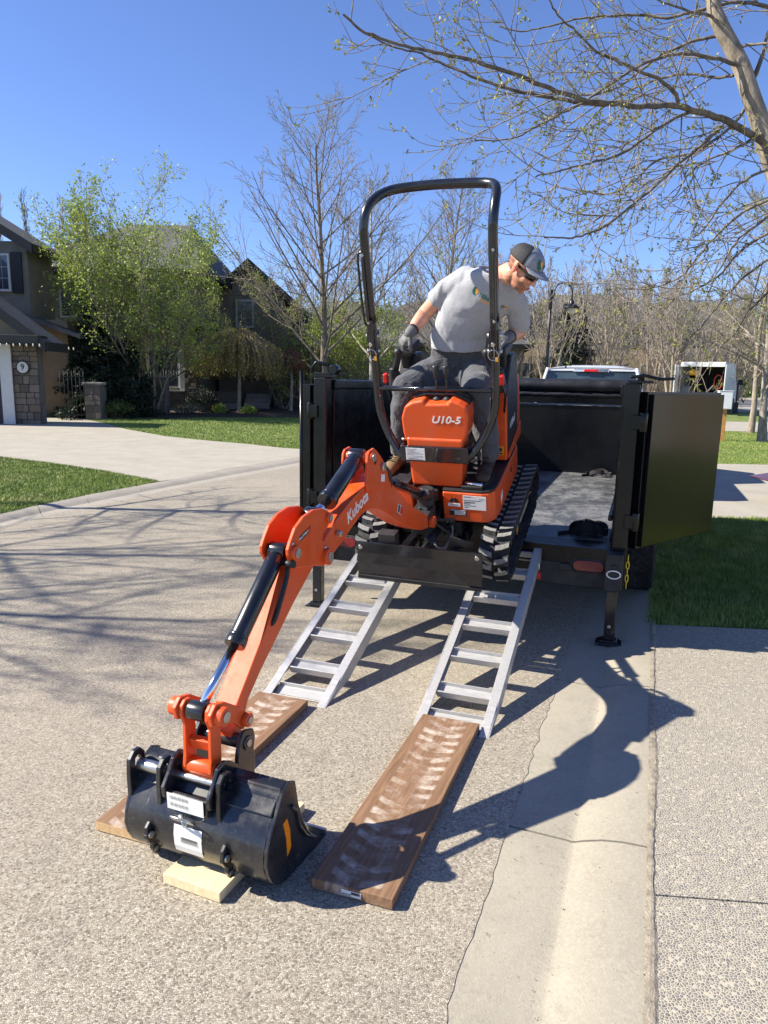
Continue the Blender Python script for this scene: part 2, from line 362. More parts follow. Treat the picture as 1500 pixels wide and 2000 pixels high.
# ------------------------------------------------------------------ mesh building
class MB:
    def __init__(s): s.v = []; s.f = []; s.s = []
    def add(s, vs, fs, smooth=False):
        o = len(s.v); s.v += [tuple(v) for v in vs]
        for f in fs: s.f.append(tuple(i + o for i in f)); s.s.append(smooth)
        return s
    def box(s, x0, x1, y0, y1, z0, z1, M=None):
        vs = [Vector((x, y, z)) for z in (z0, z1) for x, y in ((x0, y0), (x1, y0), (x1, y1), (x0, y1))]
        if M is not None: vs = [M @ v for v in vs]
        return s.add(vs, [(3, 2, 1, 0), (4, 5, 6, 7), (0, 1, 5, 4), (1, 2, 6, 5), (2, 3, 7, 6), (3, 0, 4, 7)])
    def bar(s, a, b, wd, ht, upv=(0, 0, 1)):
        a, b = Vector(a), Vector(b); d = (b - a).normalized(); u = Vector(upv); x = d.cross(u).normalized(); y = x.cross(d)
        vs = [p + x * sx * wd / 2 + y * sy * ht / 2 for p in (a, b) for sx, sy in ((-1, -1), (1, -1), (1, 1), (-1, 1))]
        return s.add(vs, [(3, 2, 1, 0), (4, 5, 6, 7), (0, 1, 5, 4), (1, 2, 6, 5), (2, 3, 7, 6), (3, 0, 4, 7)])
    def prism(s, poly, d0, d1, fn, smooth=False):
        n = len(poly)
        vs = [fn(a, b, d0) for a, b in poly] + [fn(a, b, d1) for a, b in poly]
        s.add(vs, [tuple(range(n - 1, -1, -1)), tuple(range(n, 2 * n))])
        o = len(s.v) - 2 * n
        for i in range(n):
            j = (i + 1) % n; s.f.append((o + i, o + j, o + n + j, o + n + i)); s.s.append(smooth)
        return s
    def tube(s, path, r, n=12, caps=True, flat=1.0):
        P = [Vector(p) for p in path]; m = len(P)
        rs = r if isinstance(r, (list, tuple)) else [r] * m
        ref = None; rings = []
        for i in range(m):
            d = (P[min(i + 1, m - 1)] - P[max(i - 1, 0)])
            if d.length < 1e-9: d = Vector((0, 0, 1))
            d.normalize()
            if ref is None:
                ref = Vector((0, 0, 1)) if abs(d.z) < .9 else Vector((1, 0, 0))
                ref = (ref - d * ref.dot(d)).normalized()
            else:
                ref = ref - d * ref.dot(d)
                ref = ref.normalized() if ref.length > 1e-6 else d.orthogonal().normalized()
            y = d.cross(ref)
            rings.append([P[i] + (ref * math.cos(2 * math.pi * k / n) + y * math.sin(2 * math.pi * k / n) * flat) * rs[i] for k in range(n)])
        o = len(s.v)
        for rg in rings: s.v += [tuple(v) for v in rg]
        for i in range(m - 1):
            for k in range(n):
                k2 = (k + 1) % n
                s.f.append((o + i * n + k, o + i * n + k2, o + (i + 1) * n + k2, o + (i + 1) * n + k)); s.s.append(True)
        if caps:
            s.f.append(tuple(o + k for k in range(n - 1, -1, -1))); s.s.append(False)
            s.f.append(tuple(o + (m - 1) * n + k for k in range(n))); s.s.append(False)
        return s
    def cyl(s, a, b, r, n=16, r2=None): return s.tube([a, b], [r, r if r2 is None else r2], n)
    def lathe(s, prof, c, axis=(0, 0, 1), n=20):
        ax = Vector(axis).normalized(); c = Vector(c)
        return s.tube([c + ax * (z + i * 1e-6) for i, (rr, z) in enumerate(prof)], [rr for rr, z in prof], n)
    def ell(s, c, r, M=None, n=14, m=9):
        vs = []; fs = []
        for i in range(m + 1):
            t = math.pi * i / m
            for k in range(n):
                p = Vector((math.sin(t) * math.cos(2 * math.pi * k / n) * r[0], math.sin(t) * math.sin(2 * math.pi * k / n) * r[1], math.cos(t) * r[2]))
                if M is not None: p = M @ p
                vs.append(p + Vector(c))
        for i in range(m):
            for k in range(n): fs.append((i * n + k, i * n + (k + 1) % n, (i + 1) * n + (k + 1) % n, (i + 1) * n + k))
        return s.add(vs, fs, True)
    def build(s, name, mat, parent=None, bevel=0, seg=2, smooth=None, fix=True):
        me = bpy.data.meshes.new(name); me.from_pydata(s.v, [], s.f)
        sm = s.s if smooth is None else [smooth] * len(s.f)
        me.polygons.foreach_set('use_smooth', sm)
        if mat is not None: me.materials.append(MATS[mat] if isinstance(mat, str) else mat)
        if fix:
            bm = bmesh.new(); bm.from_mesh(me); bmesh.ops.remove_doubles(bm, verts=bm.verts, dist=1e-5)
            bmesh.ops.recalc_face_normals(bm, faces=bm.faces); bm.to_mesh(me); bm.free()
        me.update()
        o = bpy.data.objects.new(name, me); COL.objects.link(o)
        if parent is not None: o.parent = parent
        if bevel:
            b = o.modifiers.new('bevel', 'BEVEL'); b.width = bevel; b.segments = seg; b.limit_method = 'ANGLE'; b.angle_limit = R_(35); b.harden_normals = False
        return o
def smooth_path(pts, k=6):
    P = [Vector(p) for p in pts]; out = []
    for i in range(len(P) - 1):
        p0, p1, p2, p3 = P[max(i - 1, 0)], P[i], P[i + 1], P[min(i + 2, len(P) - 1)]
        for j in range(k):
            t = j / k
            out.append(.5 * ((2 * p1) + (-p0 + p2) * t + (2 * p0 - 5 * p1 + 4 * p2 - p3) * t * t + (-p0 + 3 * p1 - 3 * p2 + p3) * t ** 3))
    out.append(P[-1]); return out
def tag(o, label=None, cat=None, group=None, kind=None):
    if label: o['label'] = label
    if cat: o['category'] = cat
    if group: o['group'] = group
    if kind: o['kind'] = kind
    return o
def thing(name, label, cat, loc=(0, 0, 0), rz=0.0, group=None, M=None):
    o = bpy.data.objects.new(name, None); COL.objects.link(o); o.empty_display_size = .1
    if M is not None: o.matrix_world = M
    else: o.location = loc; o.rotation_euler = (0, 0, rz)
    return tag(o, label, cat, group)
def copy_tree(o, parent=None):
    c = o.copy(); COL.objects.link(c)
    if parent is not None: c.parent = parent
    for ch in list(o.children): copy_tree(ch, c)
    return c
def frame(X, Y, Z, O):
    m = Matrix.Identity(4)
    for i in range(3): m[i][0] = X[i]; m[i][1] = Y[i]; m[i][2] = Z[i]; m[i][3] = O[i]
    return m
def text(name, body, size, mat, M, parent, ext=.0006, shear=0.0, bold=0.0, sx=1.0, align='CENTER'):
    cu = bpy.data.curves.new(name + '_c', 'FONT'); cu.body = body; cu.size = size; cu.extrude = ext; cu.shear = shear; cu.offset = bold
    cu.align_x = align; cu.align_y = 'CENTER'; cu.resolution_u = 3
    t = bpy.data.objects.new(name + '_c', cu); COL.objects.link(t)
    dg = bpy.context.evaluated_depsgraph_get(); dg.update()
    me = bpy.data.meshes.new_from_object(t.evaluated_get(dg))
    bpy.data.objects.remove(t); bpy.data.curves.remove(cu)
    me.name = name; me.materials.clear(); me.materials.append(MATS[mat])
    me.transform(M @ Matrix.Diagonal((sx, 1, 1, 1)))
    o = bpy.data.objects.new(name, me); COL.objects.link(o)
    if parent is not None: o.parent = parent
    return o
def quads_mesh(name, V, F, mat, parent=None, smooth=False):
    """fast mesh from numpy arrays; F is (n,k)"""
    V = np.asarray(V, np.float32); F = np.asarray(F, np.int32); k = F.shape[1]
    me = bpy.data.meshes.new(name); me.vertices.add(len(V)); me.vertices.foreach_set('co', V.ravel())
    me.loops.add(F.size); me.loops.foreach_set('vertex_index', F.ravel())
    me.polygons.add(len(F)); me.polygons.foreach_set('loop_start', np.arange(0, F.size, k, dtype=np.int32))
    me.polygons.foreach_set('loop_total', np.full(len(F), k, np.int32))
    me.polygons.foreach_set('use_smooth', np.full(len(F), smooth))
    me.update(calc_edges=True)
    me.materials.append(MATS[mat])
    o = bpy.data.objects.new(name, me); COL.objects.link(o)
    if parent is not None: o.parent = parent
    return o
def hz(y): return .028 * max(0.0, y - 17.0)
# ------------------------------------------------------------------ the ground
def hz(y): return .028 * min(max(0.0, y - 17.0), 53.0)
KD = Vector((.347, .938, 0)); KR = Vector((.938, -.347, 0)); KE = Vector((.72, 1.61, 0))
def kp(t, off, z=0.0):
    p = KE + KD * t + KR * off; return Vector((p.x, p.y, z + hz(p.y)))
def lerp_rows(pts, y):
    if y <= pts[0][1]: return pts[0][0]
    for (x0, y0), (x1, y1) in zip(pts, pts[1:]):
        if y <= y1: return x0 + (x1 - x0) * (y - y0) / max(1e-6, (y1 - y0))
    return pts[-1][0]
def ribbon(name, left, right, y0, y1, step, mat, off, nx=6, jag=0, seed=1, skirt=.06):
    rng = random.Random(seed); ys = [y0]
    while ys[-1] < y1 - 1e-6: ys.append(min(y1, ys[-1] + step * max(1, (ys[-1] - 6) / 8)))
    m = MB(); vs = []; fs = []
    for y in ys:
        a, b = lerp_rows(left, y), lerp_rows(right, y) + ((rng.uniform(-jag, jag) + .35 * jag * math.sin(y * 9.1) + .4 * jag * math.sin(y * 23.7 + 1)) * .6 if y < 12 else 0)
        if b < a + .002: b = a + .002
        vs.append((a, y, hz(y) + off - skirt))
        for i in range(nx + 1): vs.append((a + (b - a) * i / nx, y, hz(y) + off))
        vs.append((b, y, hz(y) + off - skirt))
    c = nx + 3
    for r in range(len(ys) - 1):
        for i in range(c - 1): fs.append((r * c + i, r * c + i + 1, (r + 1) * c + i + 1, (r + 1) * c + i))
    m.add(vs, fs); o = m.build(name, mat, fix=False); return o
ST = dict(kind='structure')
g = MB()
ys = [-40, 0, 10, 17, 70, 120, 300, 900]
vs = [(x, y, hz(y) - .03) for y in ys for x in (-600, 0, 600)]
g.add(vs, [(r * 3 + i, r * 3 + i + 1, r * 3 + 4 + i, r * 3 + 3 + i) for r in range(len(ys) - 1) for i in (0, 1)])
tag(g.build('ground', 'lawn', fix=False), **ST)

roadL = [(-7, -12), (-5.2, 2), (-4.5, 6), (-4.28, 7.83), (-4.02, 8.76), (-3.6, 9.74), (-3.22, 10.83), (-2.44, 12.49), (-1.7, 14.15), (-.4, 17), (1.2, 21), (4.2, 29), (8.5, 41), (9, 60)]
kupL = [(-7.4, -12), (-5.6, 2), (-4.9, 6), (-4.66, 8.0), (-4.46, 8.9), (-4.12, 9.98), (-3.75, 10.9), (-3.5, 11.4), (-2.9, 13.0), (-2.1, 14.65), (-.95, 17.3), (.75, 21.4), (3.7, 29.3), (8, 41), (8.4, 60)]
gutL = [(kp(t, -.513).x, kp(t, -.513).y) for t in (-14, 0, 60)]
tag(ribbon('road', roadL, gutL, -10, 34.9, .05, 'asphalt_aggregate', .010, 10, .012), **ST)
cross = ribbon('cross_street', [(4.5, 30), (9.5, 35), (9.5, 60)], [(60, 30), (60, 60)], 35.0, 52, 2, 'drive_concrete', .012); tag(cross, **ST)

# kerbs, cast in sections with open joints
def kerb_run(pair_fn, ts, name='kerb', mat='kerb_concrete'):
    root = tag(bpy.data.objects.new(name, None), kind='structure'); COL.objects.link(root)
    prof = [(0, .050), (.03, .050), (.10, .047), (.17, .036), (.235, .016), (.262, .005), (.275, .002), (.30, .004), (.42, .006), (.52, .008), (.60, .002)]
    for a, b in zip(ts, ts[1:]):
        m = MB(); rows = []
        n = 6; g_ = .006
        for i in range(n + 1):
            t = a + g_ + (b - a - 2 * g_) * i / n
            inner, outer, y = pair_fn(t)
            rows.append([inner + (outer - inner) * (q / .52) + Vector((0, 0, z)) for q, z in prof])
        k = len(prof); vs = []; fs = []
        for r in rows: vs += r
        for r in rows: vs += [r[0] - Vector((0, 0, .12)), r[-1] - Vector((0, 0, .08))]
        base = len(rows) * k
        for r in range(n):
            for j in range(k - 1): fs.append((r * k + j, r * k + j + 1, (r + 1) * k + j + 1, (r + 1) * k + j))
            fs.append((r * k, (r + 1) * k, base + (r + 1) * 2, base + r * 2)); fs.append((r * k + k - 1, (r + 1) * k + k - 1, base + (r + 1) * 2 + 1, base + r * 2 + 1))
        for r in (0, n): fs.append(tuple([r * k + j for j in range(k)] + [base + r * 2 + 1, base + r * 2]))
        m.add(vs, fs, True)
        m.s[-2:] = [False, False]
        o = m.build('kerb_section', mat, root, fix=False)
        md = o.modifiers.new('split', 'EDGE_SPLIT'); md.split_angle = R_(35)
    return root
def right_pair(t):
    i, o = kp(t, 0), kp(t, -.52); return i, o, i.y
kerb_run(right_pair, [-3.72, -2.22, -.72, .78, 2.28, 3.78, 5.28, 6.78, 8.28, 9.78, 11.28, 14.28, 17.28, 20.28, 26, 33])
def left_pair(y):
    a, b = lerp_rows(kupL, y), lerp_rows(roadL, y - .55)
    return Vector((a, y, hz(y))), Vector((b + .02, y - .55, hz(y))), y
kerb_run(left_pair, [4, 5.5, 6.6, 7.4, 8.2, 9.0, 9.8, 10.8, 11.8, 12.9, 14.2, 15.8, 17.5, 20, 24, 29], 'kerb_opposite', 'old_concrete')

# right hand side: pebble driveway, lawn, second driveway, lawn, path
kr = [(kp(t, .004).x, kp(t, .004).y) for t in (-8, 0, 10, 33)]
def right_ribbon(name, y0, y1, mat, off, far=40, tilt=0.0, step=.5):
    ys = np.linspace(y0, y1, max(3, int((y1 - y0) / step))); m = MB(); vs = []
    for y in ys:
        x0 = lerp_rows(kr, y); 
        for i in range(7):
            x = x0 + (far - x0) * (i / 6) ** 2; yy = y + tilt * (x - x0); vs.append((x, yy, hz(yy) + off))
    fs = [(r * 7 + i, r * 7 + i + 1, (r + 1) * 7 + i + 1, (r + 1) * 7 + i) for r in range(len(ys) - 1) for i in range(6)]
    # skirts so that each slab has an edge of its own
    o = len(vs); 
    for r in range(len(ys)): vs.append((vs[r * 7][0], vs[r * 7][1], vs[r * 7][2] - .08))
    fs += [(r * 7, (r + 1) * 7, o + r + 1, o + r) for r in range(len(ys) - 1)]
    o = len(vs)
    for r in (0, len(ys) - 1):
        for i in range(7): v = vs[r * 7 + i]; vs.append((v[0], v[1], v[2] - .08))
        fs += [(r * 7 + i, r * 7 + i + 1, o + i + 1, o + i) for i in range(6)]; o = len(vs)
    return m.add(vs, fs).build(name, mat, fix=False)
dr = tag(bpy.data.objects.new('driveway', None), kind='structure'); COL.objects.link(dr)
for a, b in ((-8, -1.9), (-1.892, 2.095), (2.103, 4.82)):
    right_ribbon('driveway_slab', a, b, 'exposed_aggregate', .050, 40, -.085).parent = dr
tag(right_ribbon('lawn', 4.828, 9.03, 'lawn', .045, 40, -.02), **ST)
dr2 = tag(bpy.data.objects.new('neighbour_driveway', None), kind='structure'); COL.objects.link(dr2)
m2 = right_ribbon('driveway_slab', 9.04, 15.6, 'drive_concrete', .050, 8.05, 0.0); m2.parent = dr2
kr_save = kr; kr = [(8.062, -8), (8.062, 60)]
m3 = right_ribbon('driveway_slab', 9.04, 15.6, 'drive_concrete', .050, 40, 0.0); m3.parent = dr2
kr = kr_save
tag(right_ribbon('verge', 15.61, 24.0, 'lawn', .045, 40, 0.0, 1), **ST)
kr = [(9.3, -8), (9.3, 60)]
pth = tag(bpy.data.objects.new('footpath', None), kind='structure'); COL.objects.link(pth)
for a, b in ((0, 2.9), (2.92, 60)):
    kr = [(9.3 + a, -8), (9.3 + a, 60)]; right_ribbon('path_slab', 24.01, 28.3, 'drive_concrete', .050, 9.3 + b, .04, 1).parent = pth
kr = kr_save
tag(right_ribbon('far_verge', 28.31 + .0, 34.9, 'lawn', .040, 60, .04, 1), **ST)

# left hand side
l1back = [(-60, 40), (-7.67, 14.22)]
def left_lawn():
    R = [(x, y) for x, y in kupL if y <= 11.4]
    R = R[:-1] + [(-3.62, 11.33), (-4.93, 12.43), (-6.27, 13.39), (-7.67, 14.22), (-12, 16.9), (-20, 21.5)]
    return R
LR = left_lawn()
tag(ribbon('front_lawn', [(-60, -10), (-60, 40)], LR, -10, 21.5, .25, 'lawn', .045, 12), **ST)
dl = [(-3.60, 11.345), (-4.92, 12.45), (-6.26, 13.41), (-7.66, 14.24), (-12, 16.95), (-20, 21.55), (-20, 27)]
drr = [(-3.58, 11.345), (-3.42, 11.6), (-2.92, 13.0), (-2.12, 14.65), (-1.2, 16.8), (-2.5, 17.25), (-3.45, 17.91), (-4.66, 18.51), (-5.91, 19.29), (-7.6, 21.0), (-8.8, 22.6), (-10.2, 24.2)]
d3 = tag(bpy.data.objects.new('left_driveway', None), kind='structure'); COL.objects.link(d3)
for a, b in ((11.35, 14.3), (14.31, 17.8), (17.81, 24.2)):
    ribbon('driveway_slab', dl, drr, a, b, .1, 'drive_concrete', .050, 8).parent = d3
l2 = [(-1.15, 16.85), (-2.45, 17.28), (-3.42, 17.94), (-4.64, 18.54), (-5.88, 19.32), (-7.58, 21.03), (-8.78, 22.63), (-10.1, 24.2), (-40, 24.3), (-40, 60)]
tag(ribbon('middle_lawn', l2, [(x - .0, y) for x, y in kupL if y > 13], 16.85, 26.6, .1, 'lawn', .045, 10), **ST)
tag(ribbon('mulch_bed', [(-9.9, 24.5), (-10.2, 27), (-14, 31)], [(-7.5, 24.5), (-6, 26.2), (2.2, 26.7), (4.4, 33)], 24.5, 33, .4, 'mulch', .085, 10), **ST)

# sand and fines that have gathered along the seam between kerb and driveway
def seam():
    rng = random.Random(9); m = MB(); vs = []; n_ = 260
    for i in range(n_ + 1):
        t = -3.5 + 7 * i / n_; w2 = .003 + .008 * max(0, math.sin(i * .11) + math.sin(i * .043 + 1)) + rng.uniform(0, .008)
        vs += [kp(t, -.010 - rng.uniform(0, .006), .0545), kp(t, .002, .0555), kp(t, .006 + w2 * .5, .0545), kp(t, .008 + w2, .0502)]
    m.add(vs, [(i * 4 + j, i * 4 + j + 1, i * 4 + 5 + j, i * 4 + 4 + j) for i in range(n_) for j in range(3)])
    tag(m.build('seam_sand', 'seam_dirt', fix=False), kind='stuff')
simple('seam_dirt', (.32, .275, .21), .95, 0, .4, 60, .9, 150, 0, (.06, .05, .04), .9, 30)
seam()
# grass blades
def grass(name, n, sampler, hmin, hmax, seed):
    rng = np.random.default_rng(seed); P = sampler(rng, n); n = len(P)
    a = rng.uniform(0, 2 * np.pi, n); h = rng.uniform(hmin, hmax, n); wd = rng.uniform(.002, .004, n) * (1 + P[:, 1] * .035)
    lean = rng.normal(0, .45, (n, 2)) * h[:, None]
    V = np.zeros((n, 3, 3)); V[:, 0] = P; V[:, 1] = P; V[:, 2] = P
    V[:, 0, 0] -= np.cos(a) * wd; V[:, 0, 1] -= np.sin(a) * wd; V[:, 1, 0] += np.cos(a) * wd; V[:, 1, 1] += np.sin(a) * wd
    V[:, 2, :2] += lean; V[:, 2, 2] += h
    return tag(quads_mesh(name, V.reshape(-1, 3), np.arange(n * 3).reshape(n, 3), 'grass_blade'), kind='stuff')
def in_right(y0, y1, far, p=1.0):
    def f(rng, n):
        y = y0 + (y1 - y0) * rng.uniform(0, 1, n) ** p
        xs = np.interp(y, [kr[1][1], kr[2][1], kr[3][1]], [kr[1][0], kr[2][0], kr[3][0]])
        x = xs + rng.uniform(-.012, 1, n) * far
        return np.stack([x, y - .02 * (x - xs) * (y1 < 10), .045 + .028 * np.maximum(0, y - 17)], 1)
    return f
grass('grass', 90000, in_right(4.80, 9.06, 3.6), .02, .055, 1)
grass('grass', 60000, in_right(15.58, 24.0, 9), .025, .045, 2)
def in_left(rng, n):
    y = rng.uniform(7.3, 14.6, n); xr = np.interp(y, [q[1] for q in LR], [q[0] for q in LR])
    x = xr + .012 - rng.uniform(0, 1, n) ** 1.3 * 5.5; return np.stack([x, y, np.full(n, .045)], 1)
grass('grass', 130000, in_left, .02, .045, 3)
def in_mid(rng, n):
    y = rng.uniform(16.9, 26.6, n); xl = np.interp(y, [q[1] for q in l2[:8]] + [24.3, 27], [q[0] for q in l2[:8]] + [-9.5, -9.5])
    x = xl + rng.uniform(0, 1, n) * (1.5 - xl); return np.stack([x, y, .045 + .028 * np.maximum(0, y - 17)], 1)
grass('grass', 90000, in_mid, .025, .045, 4)
# crumbs of soil and grit lying in the gutter
def crumbs():
    rng = random.Random(5); m = MB()
    for i in range(2600):
        t = rng.uniform(-1.2, 6); off = rng.gauss(-.275, .022) if rng.random() < .45 else rng.gauss(-.40, .07) if rng.random() < .4 else rng.uniform(-.5, -.02)
        if rng.random() < .3: off = .006 + rng.gauss(0, .012)
        p = kp(t, off, .012 if off > -.2 else .007); r = rng.uniform(.0008, .0030) * (1.6 if rng.random() < .05 else 1)
        if off > -.2: p.z = .03 + (.26 + min(0, off)) * .1
        p.z = {True: .053, False: p.z}[off > -.1]
        vs = [p + Vector((rng.uniform(-1, 1), rng.uniform(-1, 1), rng.uniform(0, 1))) * r for _ in range(5)]
        m.add(vs, [(0, 1, 2), (0, 2, 3), (0, 3, 1), (1, 2, 4), (2, 3, 4), (3, 1, 4)])
    for i in range(12):
        t = rng.uniform(-1, 5); p = kp(t, rng.uniform(-.48, -.3), .012); d = Vector((rng.uniform(-1, 1), rng.uniform(-1, 1), 0)) * rng.uniform(.01, .03)
        m.tube([p, p + d * .5 + Vector((.003, 0, .002)), p + d], .0009, 4)
    tag(m.build('gutter_grit', 'mulch', fix=False), kind='stuff')
crumbs()
# ------------------------------------------------------------------ the dump trailer
TA = R_(-19.6)
TU = Vector((math.cos(TA), math.sin(TA), 0)); TV = Vector((-math.sin(TA), math.cos(TA), 0)); TO = Vector((.54, 4.96, 0))
TM = frame(TU, TV, Vector((0, 0, 1)), TO)
tr = thing('dump_trailer', 'black dump trailer with both rear doors swung open, parked behind the white pickup', 'trailer', M=TM)
BED, TOP, LEN = .62, 1.70, 4.3
MB().box(-1.0, 1.0, .005, LEN, BED - .06, BED).build('bed_floor', 'worn_deck', tr, .004)
MB().box(-1.06, 1.06, -.03, .0, BED - .10, BED + .012).box(-1.06, 1.06, 0, .26, BED + .0015, BED + .005).build('floor_sill', 'trailer_black', tr, .004)
for s in (-1, 1):
    m = MB(); m.box(s * 1.03 - .015, s * 1.03 + .015, .09, LEN, BED - .05, TOP - .07)
    for i in range(7): m.box(*sorted((s * 1.045, s * 1.10)), .5 + i * .6, .56 + i * .6, BED - .05, TOP - .07)
    m.build('side_wall', 'trailer_black', tr, .004)
    MB().box(s * 1.05 - .05, s * 1.05 + .05, .09, LEN, TOP - .07, TOP).build('top_rail', 'trailer_black', tr, .01)
    m = MB(); m.box(s * 1.075 - .05, s * 1.075 + .05, -.03, .088, .38, TOP + .012); m.build('corner_post', 'trailer_black', tr, .008)
    # low swage line along the inside of the wall
    m = MB(); m.box(*sorted((s * 1.014, s * .985)), .1, LEN - .01, .80, .84); m.build('wall_rib', 'trailer_black', tr, .008)
m = MB(); m.box(-1.0, 1.0, LEN - .03, LEN, BED, 1.44); m.build('front_panel', 'trailer_black', tr, .004)
MB().box(-1.02, 1.02, LEN - .05, LEN + .01, 1.44, 1.462).build('panel_lip', 'hose_grey', tr, .004)
MB().box(-1.02, 1.02, LEN - .005, LEN + .03, 1.464, 1.66).build('upper_panel', 'trailer_black', tr, .004)
rng = random.Random(3)
p = [(-1.0 + 2.0 * i / 30, LEN - .06, 1.685 + rng.uniform(-.004, .004)) for i in range(31)]
roll = MB().tube(p, [.075 + rng.uniform(-.004, .005) for _ in p], 18).build('rolled_tarp', 'tarp', tr)
p = [(-1.0 + 2.0 * i / 30, LEN - .075, 1.575 + rng.uniform(-.005, .005)) for i in range(31)]
MB().tube(p, [.032 + rng.uniform(-.004, .004) for _ in p], 12).build('tarp_flap', 'tarp', tr)
MB().cyl((-1.1, LEN - .06, 1.685), (1.12, LEN - .06, 1.685), .02).build('tarp_shaft', 'zinc', tr)
# rear beam, lights, ramp bar
MB().box(-1.03, 1.03, -.02, .06, .36, BED - .102).build('rear_beam', 'matte_black', tr, .006)
MB().box(.70, 1.03, -.034, -.021, BED - .155, BED - .11).build('wiring_cover', 'matte_black', tr, .003)
def oval(m, cx, cz, a, b, y0, y1, n=24):
    pts = []
    for i in range(n):
        t = 2 * math.pi * i / n; c, s_ = math.cos(t), math.sin(t)
        pts.append((cx + (a - b) * (1 if c > 0 else -1) + b * c, cz + b * s_))
    return m.prism(pts, y0, y1, lambda p, q, d: Vector((p, d, q)))
for cx in (.89, -.88):
    lt = oval(MB(), cx, .51, .125, .052, -.034, -.021).build('tail_light_rim', 'rubber', tr, .004)
    oval(MB(), cx, .51, .10, .036, -.042, -.0345).build('tail_light', 'tail_red', tr, .006, 3)
for s in (-1, 1):
    jk = MB().box(s * 1.055 - .055, s * 1.055 + .055, -.145, -.032, .385, .63).build('jack_housing', 'matte_black', tr, .006)
    MB().box(s * 1.055 - .035, s * 1.055 + .035, -.125, -.055, .045, .384).build('jack_leg', 'black_paint', tr, .006)
    MB().cyl((s * 1.055 - .004, -.128, .14), (s * 1.055 - .004, -.126, .14), .011).build('pin_hole', 'zinc', jk)
    zf = .020 if s > 0 else .006
    m = MB(); m.prism([(-.085, -.06), (.085, -.06), (.085, .03), (.06, .07), (-.06, .07), (-.085, .03)], zf, zf + .012, lambda a, b, d, s=s: Vector((s * 1.055 + a, -.09 + b, d)))
    m.box(s * 1.055 - .05, s * 1.055 + .05, -.14, -.04, zf + .012, .046)
    m.build('jack_foot', 'black_paint', tr, .003)
    ring = [(s * 1.055 + .042 * math.cos(t), -.158 - .01 * math.sin(t), .50 + .028 * math.sin(t)) for t in [2 * math.pi * i / 20 for i in range(21)]]
    MB().tube(ring, .0045, 8, False).build('pull_ring', 'white_vinyl', tr)
    MB().box(s * 1.055 - .02, s * 1.055 + .02, -.155, -.146, .53, .56).build('pin_bracket', 'matte_black', tr, .003)
# safety chain links hanging beside the right jack
for i in range(5):
    z = .60 - i * .043
    a = 0 if i % 2 else math.pi / 2
    ring = [(1.135 + .009 * math.cos(t) * math.cos(a), -.10 + .009 * math.cos(t) * math.sin(a), z + .027 * math.sin(t)) for t in [2 * math.pi * k / 14 for k in range(15)]]
    MB().tube(ring, .0035, 6, False).build('chain_link', 'yellow_chain', tr)
# crank handle with red grip under the beam
MB().tube([(.40, -.10, .53), (.55, -.12, .53), (.575, -.12, .52), (.58, -.12, .45)], .007, 8).build('crank_handle', 'zinc', tr)
MB().cyl((.58, -.12, .455), (.58, -.12, .41), .013).build('crank_grip', 'red_plastic', tr, .003)
# hinges and doors
def door(hx, hy, ang, name_side):
    Dm = Matrix.Translation((hx, hy, 0)) @ Matrix.Rotation(ang, 4, 'Z')
    d = bpy.data.objects.new('rear_door', None); COL.objects.link(d); d.parent = tr
    d.matrix_local = Dm
    W = .975
    MB().box(.03, W, -.012, .012, .655, 1.645).build('door_panel', 'door_gloss', d, .003)
    for x0, x1, z0, z1 in ((0.0, .05, .64, 1.66), (W - .04, W, .64, 1.66), (.05, W - .04, .64, .68), (.05, W - .04, 1.62, 1.66), (.05, W - .04, 1.12, 1.17)):
        MB().box(x0, x1, .013, .075, z0, z1).build('door_frame', 'trailer_black', d, .003)
    m = MB().tube([(.015, .09, .45), (.015, .09, 1.76)], .017, 12); m.build('lock_rod', 'trailer_black', d)
    return d
n = N('door_gloss'); n.set((.005, .0052, .006), n.val(n.noise(3, 5), .12, .18, .3, .7)); n.b.inputs['Specular IOR Level'].default_value = .16
n.b.inputs['Coat Weight'].default_value = .08; n.b.inputs['Coat Roughness'].default_value = .14; MATS['door_gloss'] = n.m
door(1.185, .02, R_(59.5), 'r')
door(-1.165, .02, R_(90), 'l')
for s in (-1, 1):
    for z in (.83, 1.47):
        m = MB().cyl((s * 1.155, -.02, z - .06), (s * 1.155, -.02, z + .06), .028, 14).box(*sorted((s * 1.09, s * 1.15)), -.045, .0, z - .045, z + .045)
        m.build('door_hinge', 'trailer_black', tr, .004)
m = MB().box(-1.13, -1.0, -.02, .10, TOP + .013, TOP + .05).cyl((-1.1, .03, TOP + .05), (-1.1, .03, TOP + .13), .012).tube([(-1.16, 0, TOP + .07), (-1.12, 0, TOP + .12), (-1.02, .02, TOP + .1), (-.95, .04, TOP + .03)], .014).cyl((-.98, -.02, TOP + .07), (-.98, .06, TOP + .07), .035)
m.build('door_latch', 'trailer_black', tr, .004)
m = MB().box(1.07, 1.2, -.01, .10, TOP + .013, TOP + .03).cyl((1.13, .03, TOP + .03), (1.13, .03, TOP + .075), .014).tube([(1.06, .0, TOP + .05), (1.15, .0, TOP + .06), (1.24, .05, TOP + .04), (1.32, .1, TOP + .045)], .01)
m.build('door_latch', 'trailer_black', tr, .003)
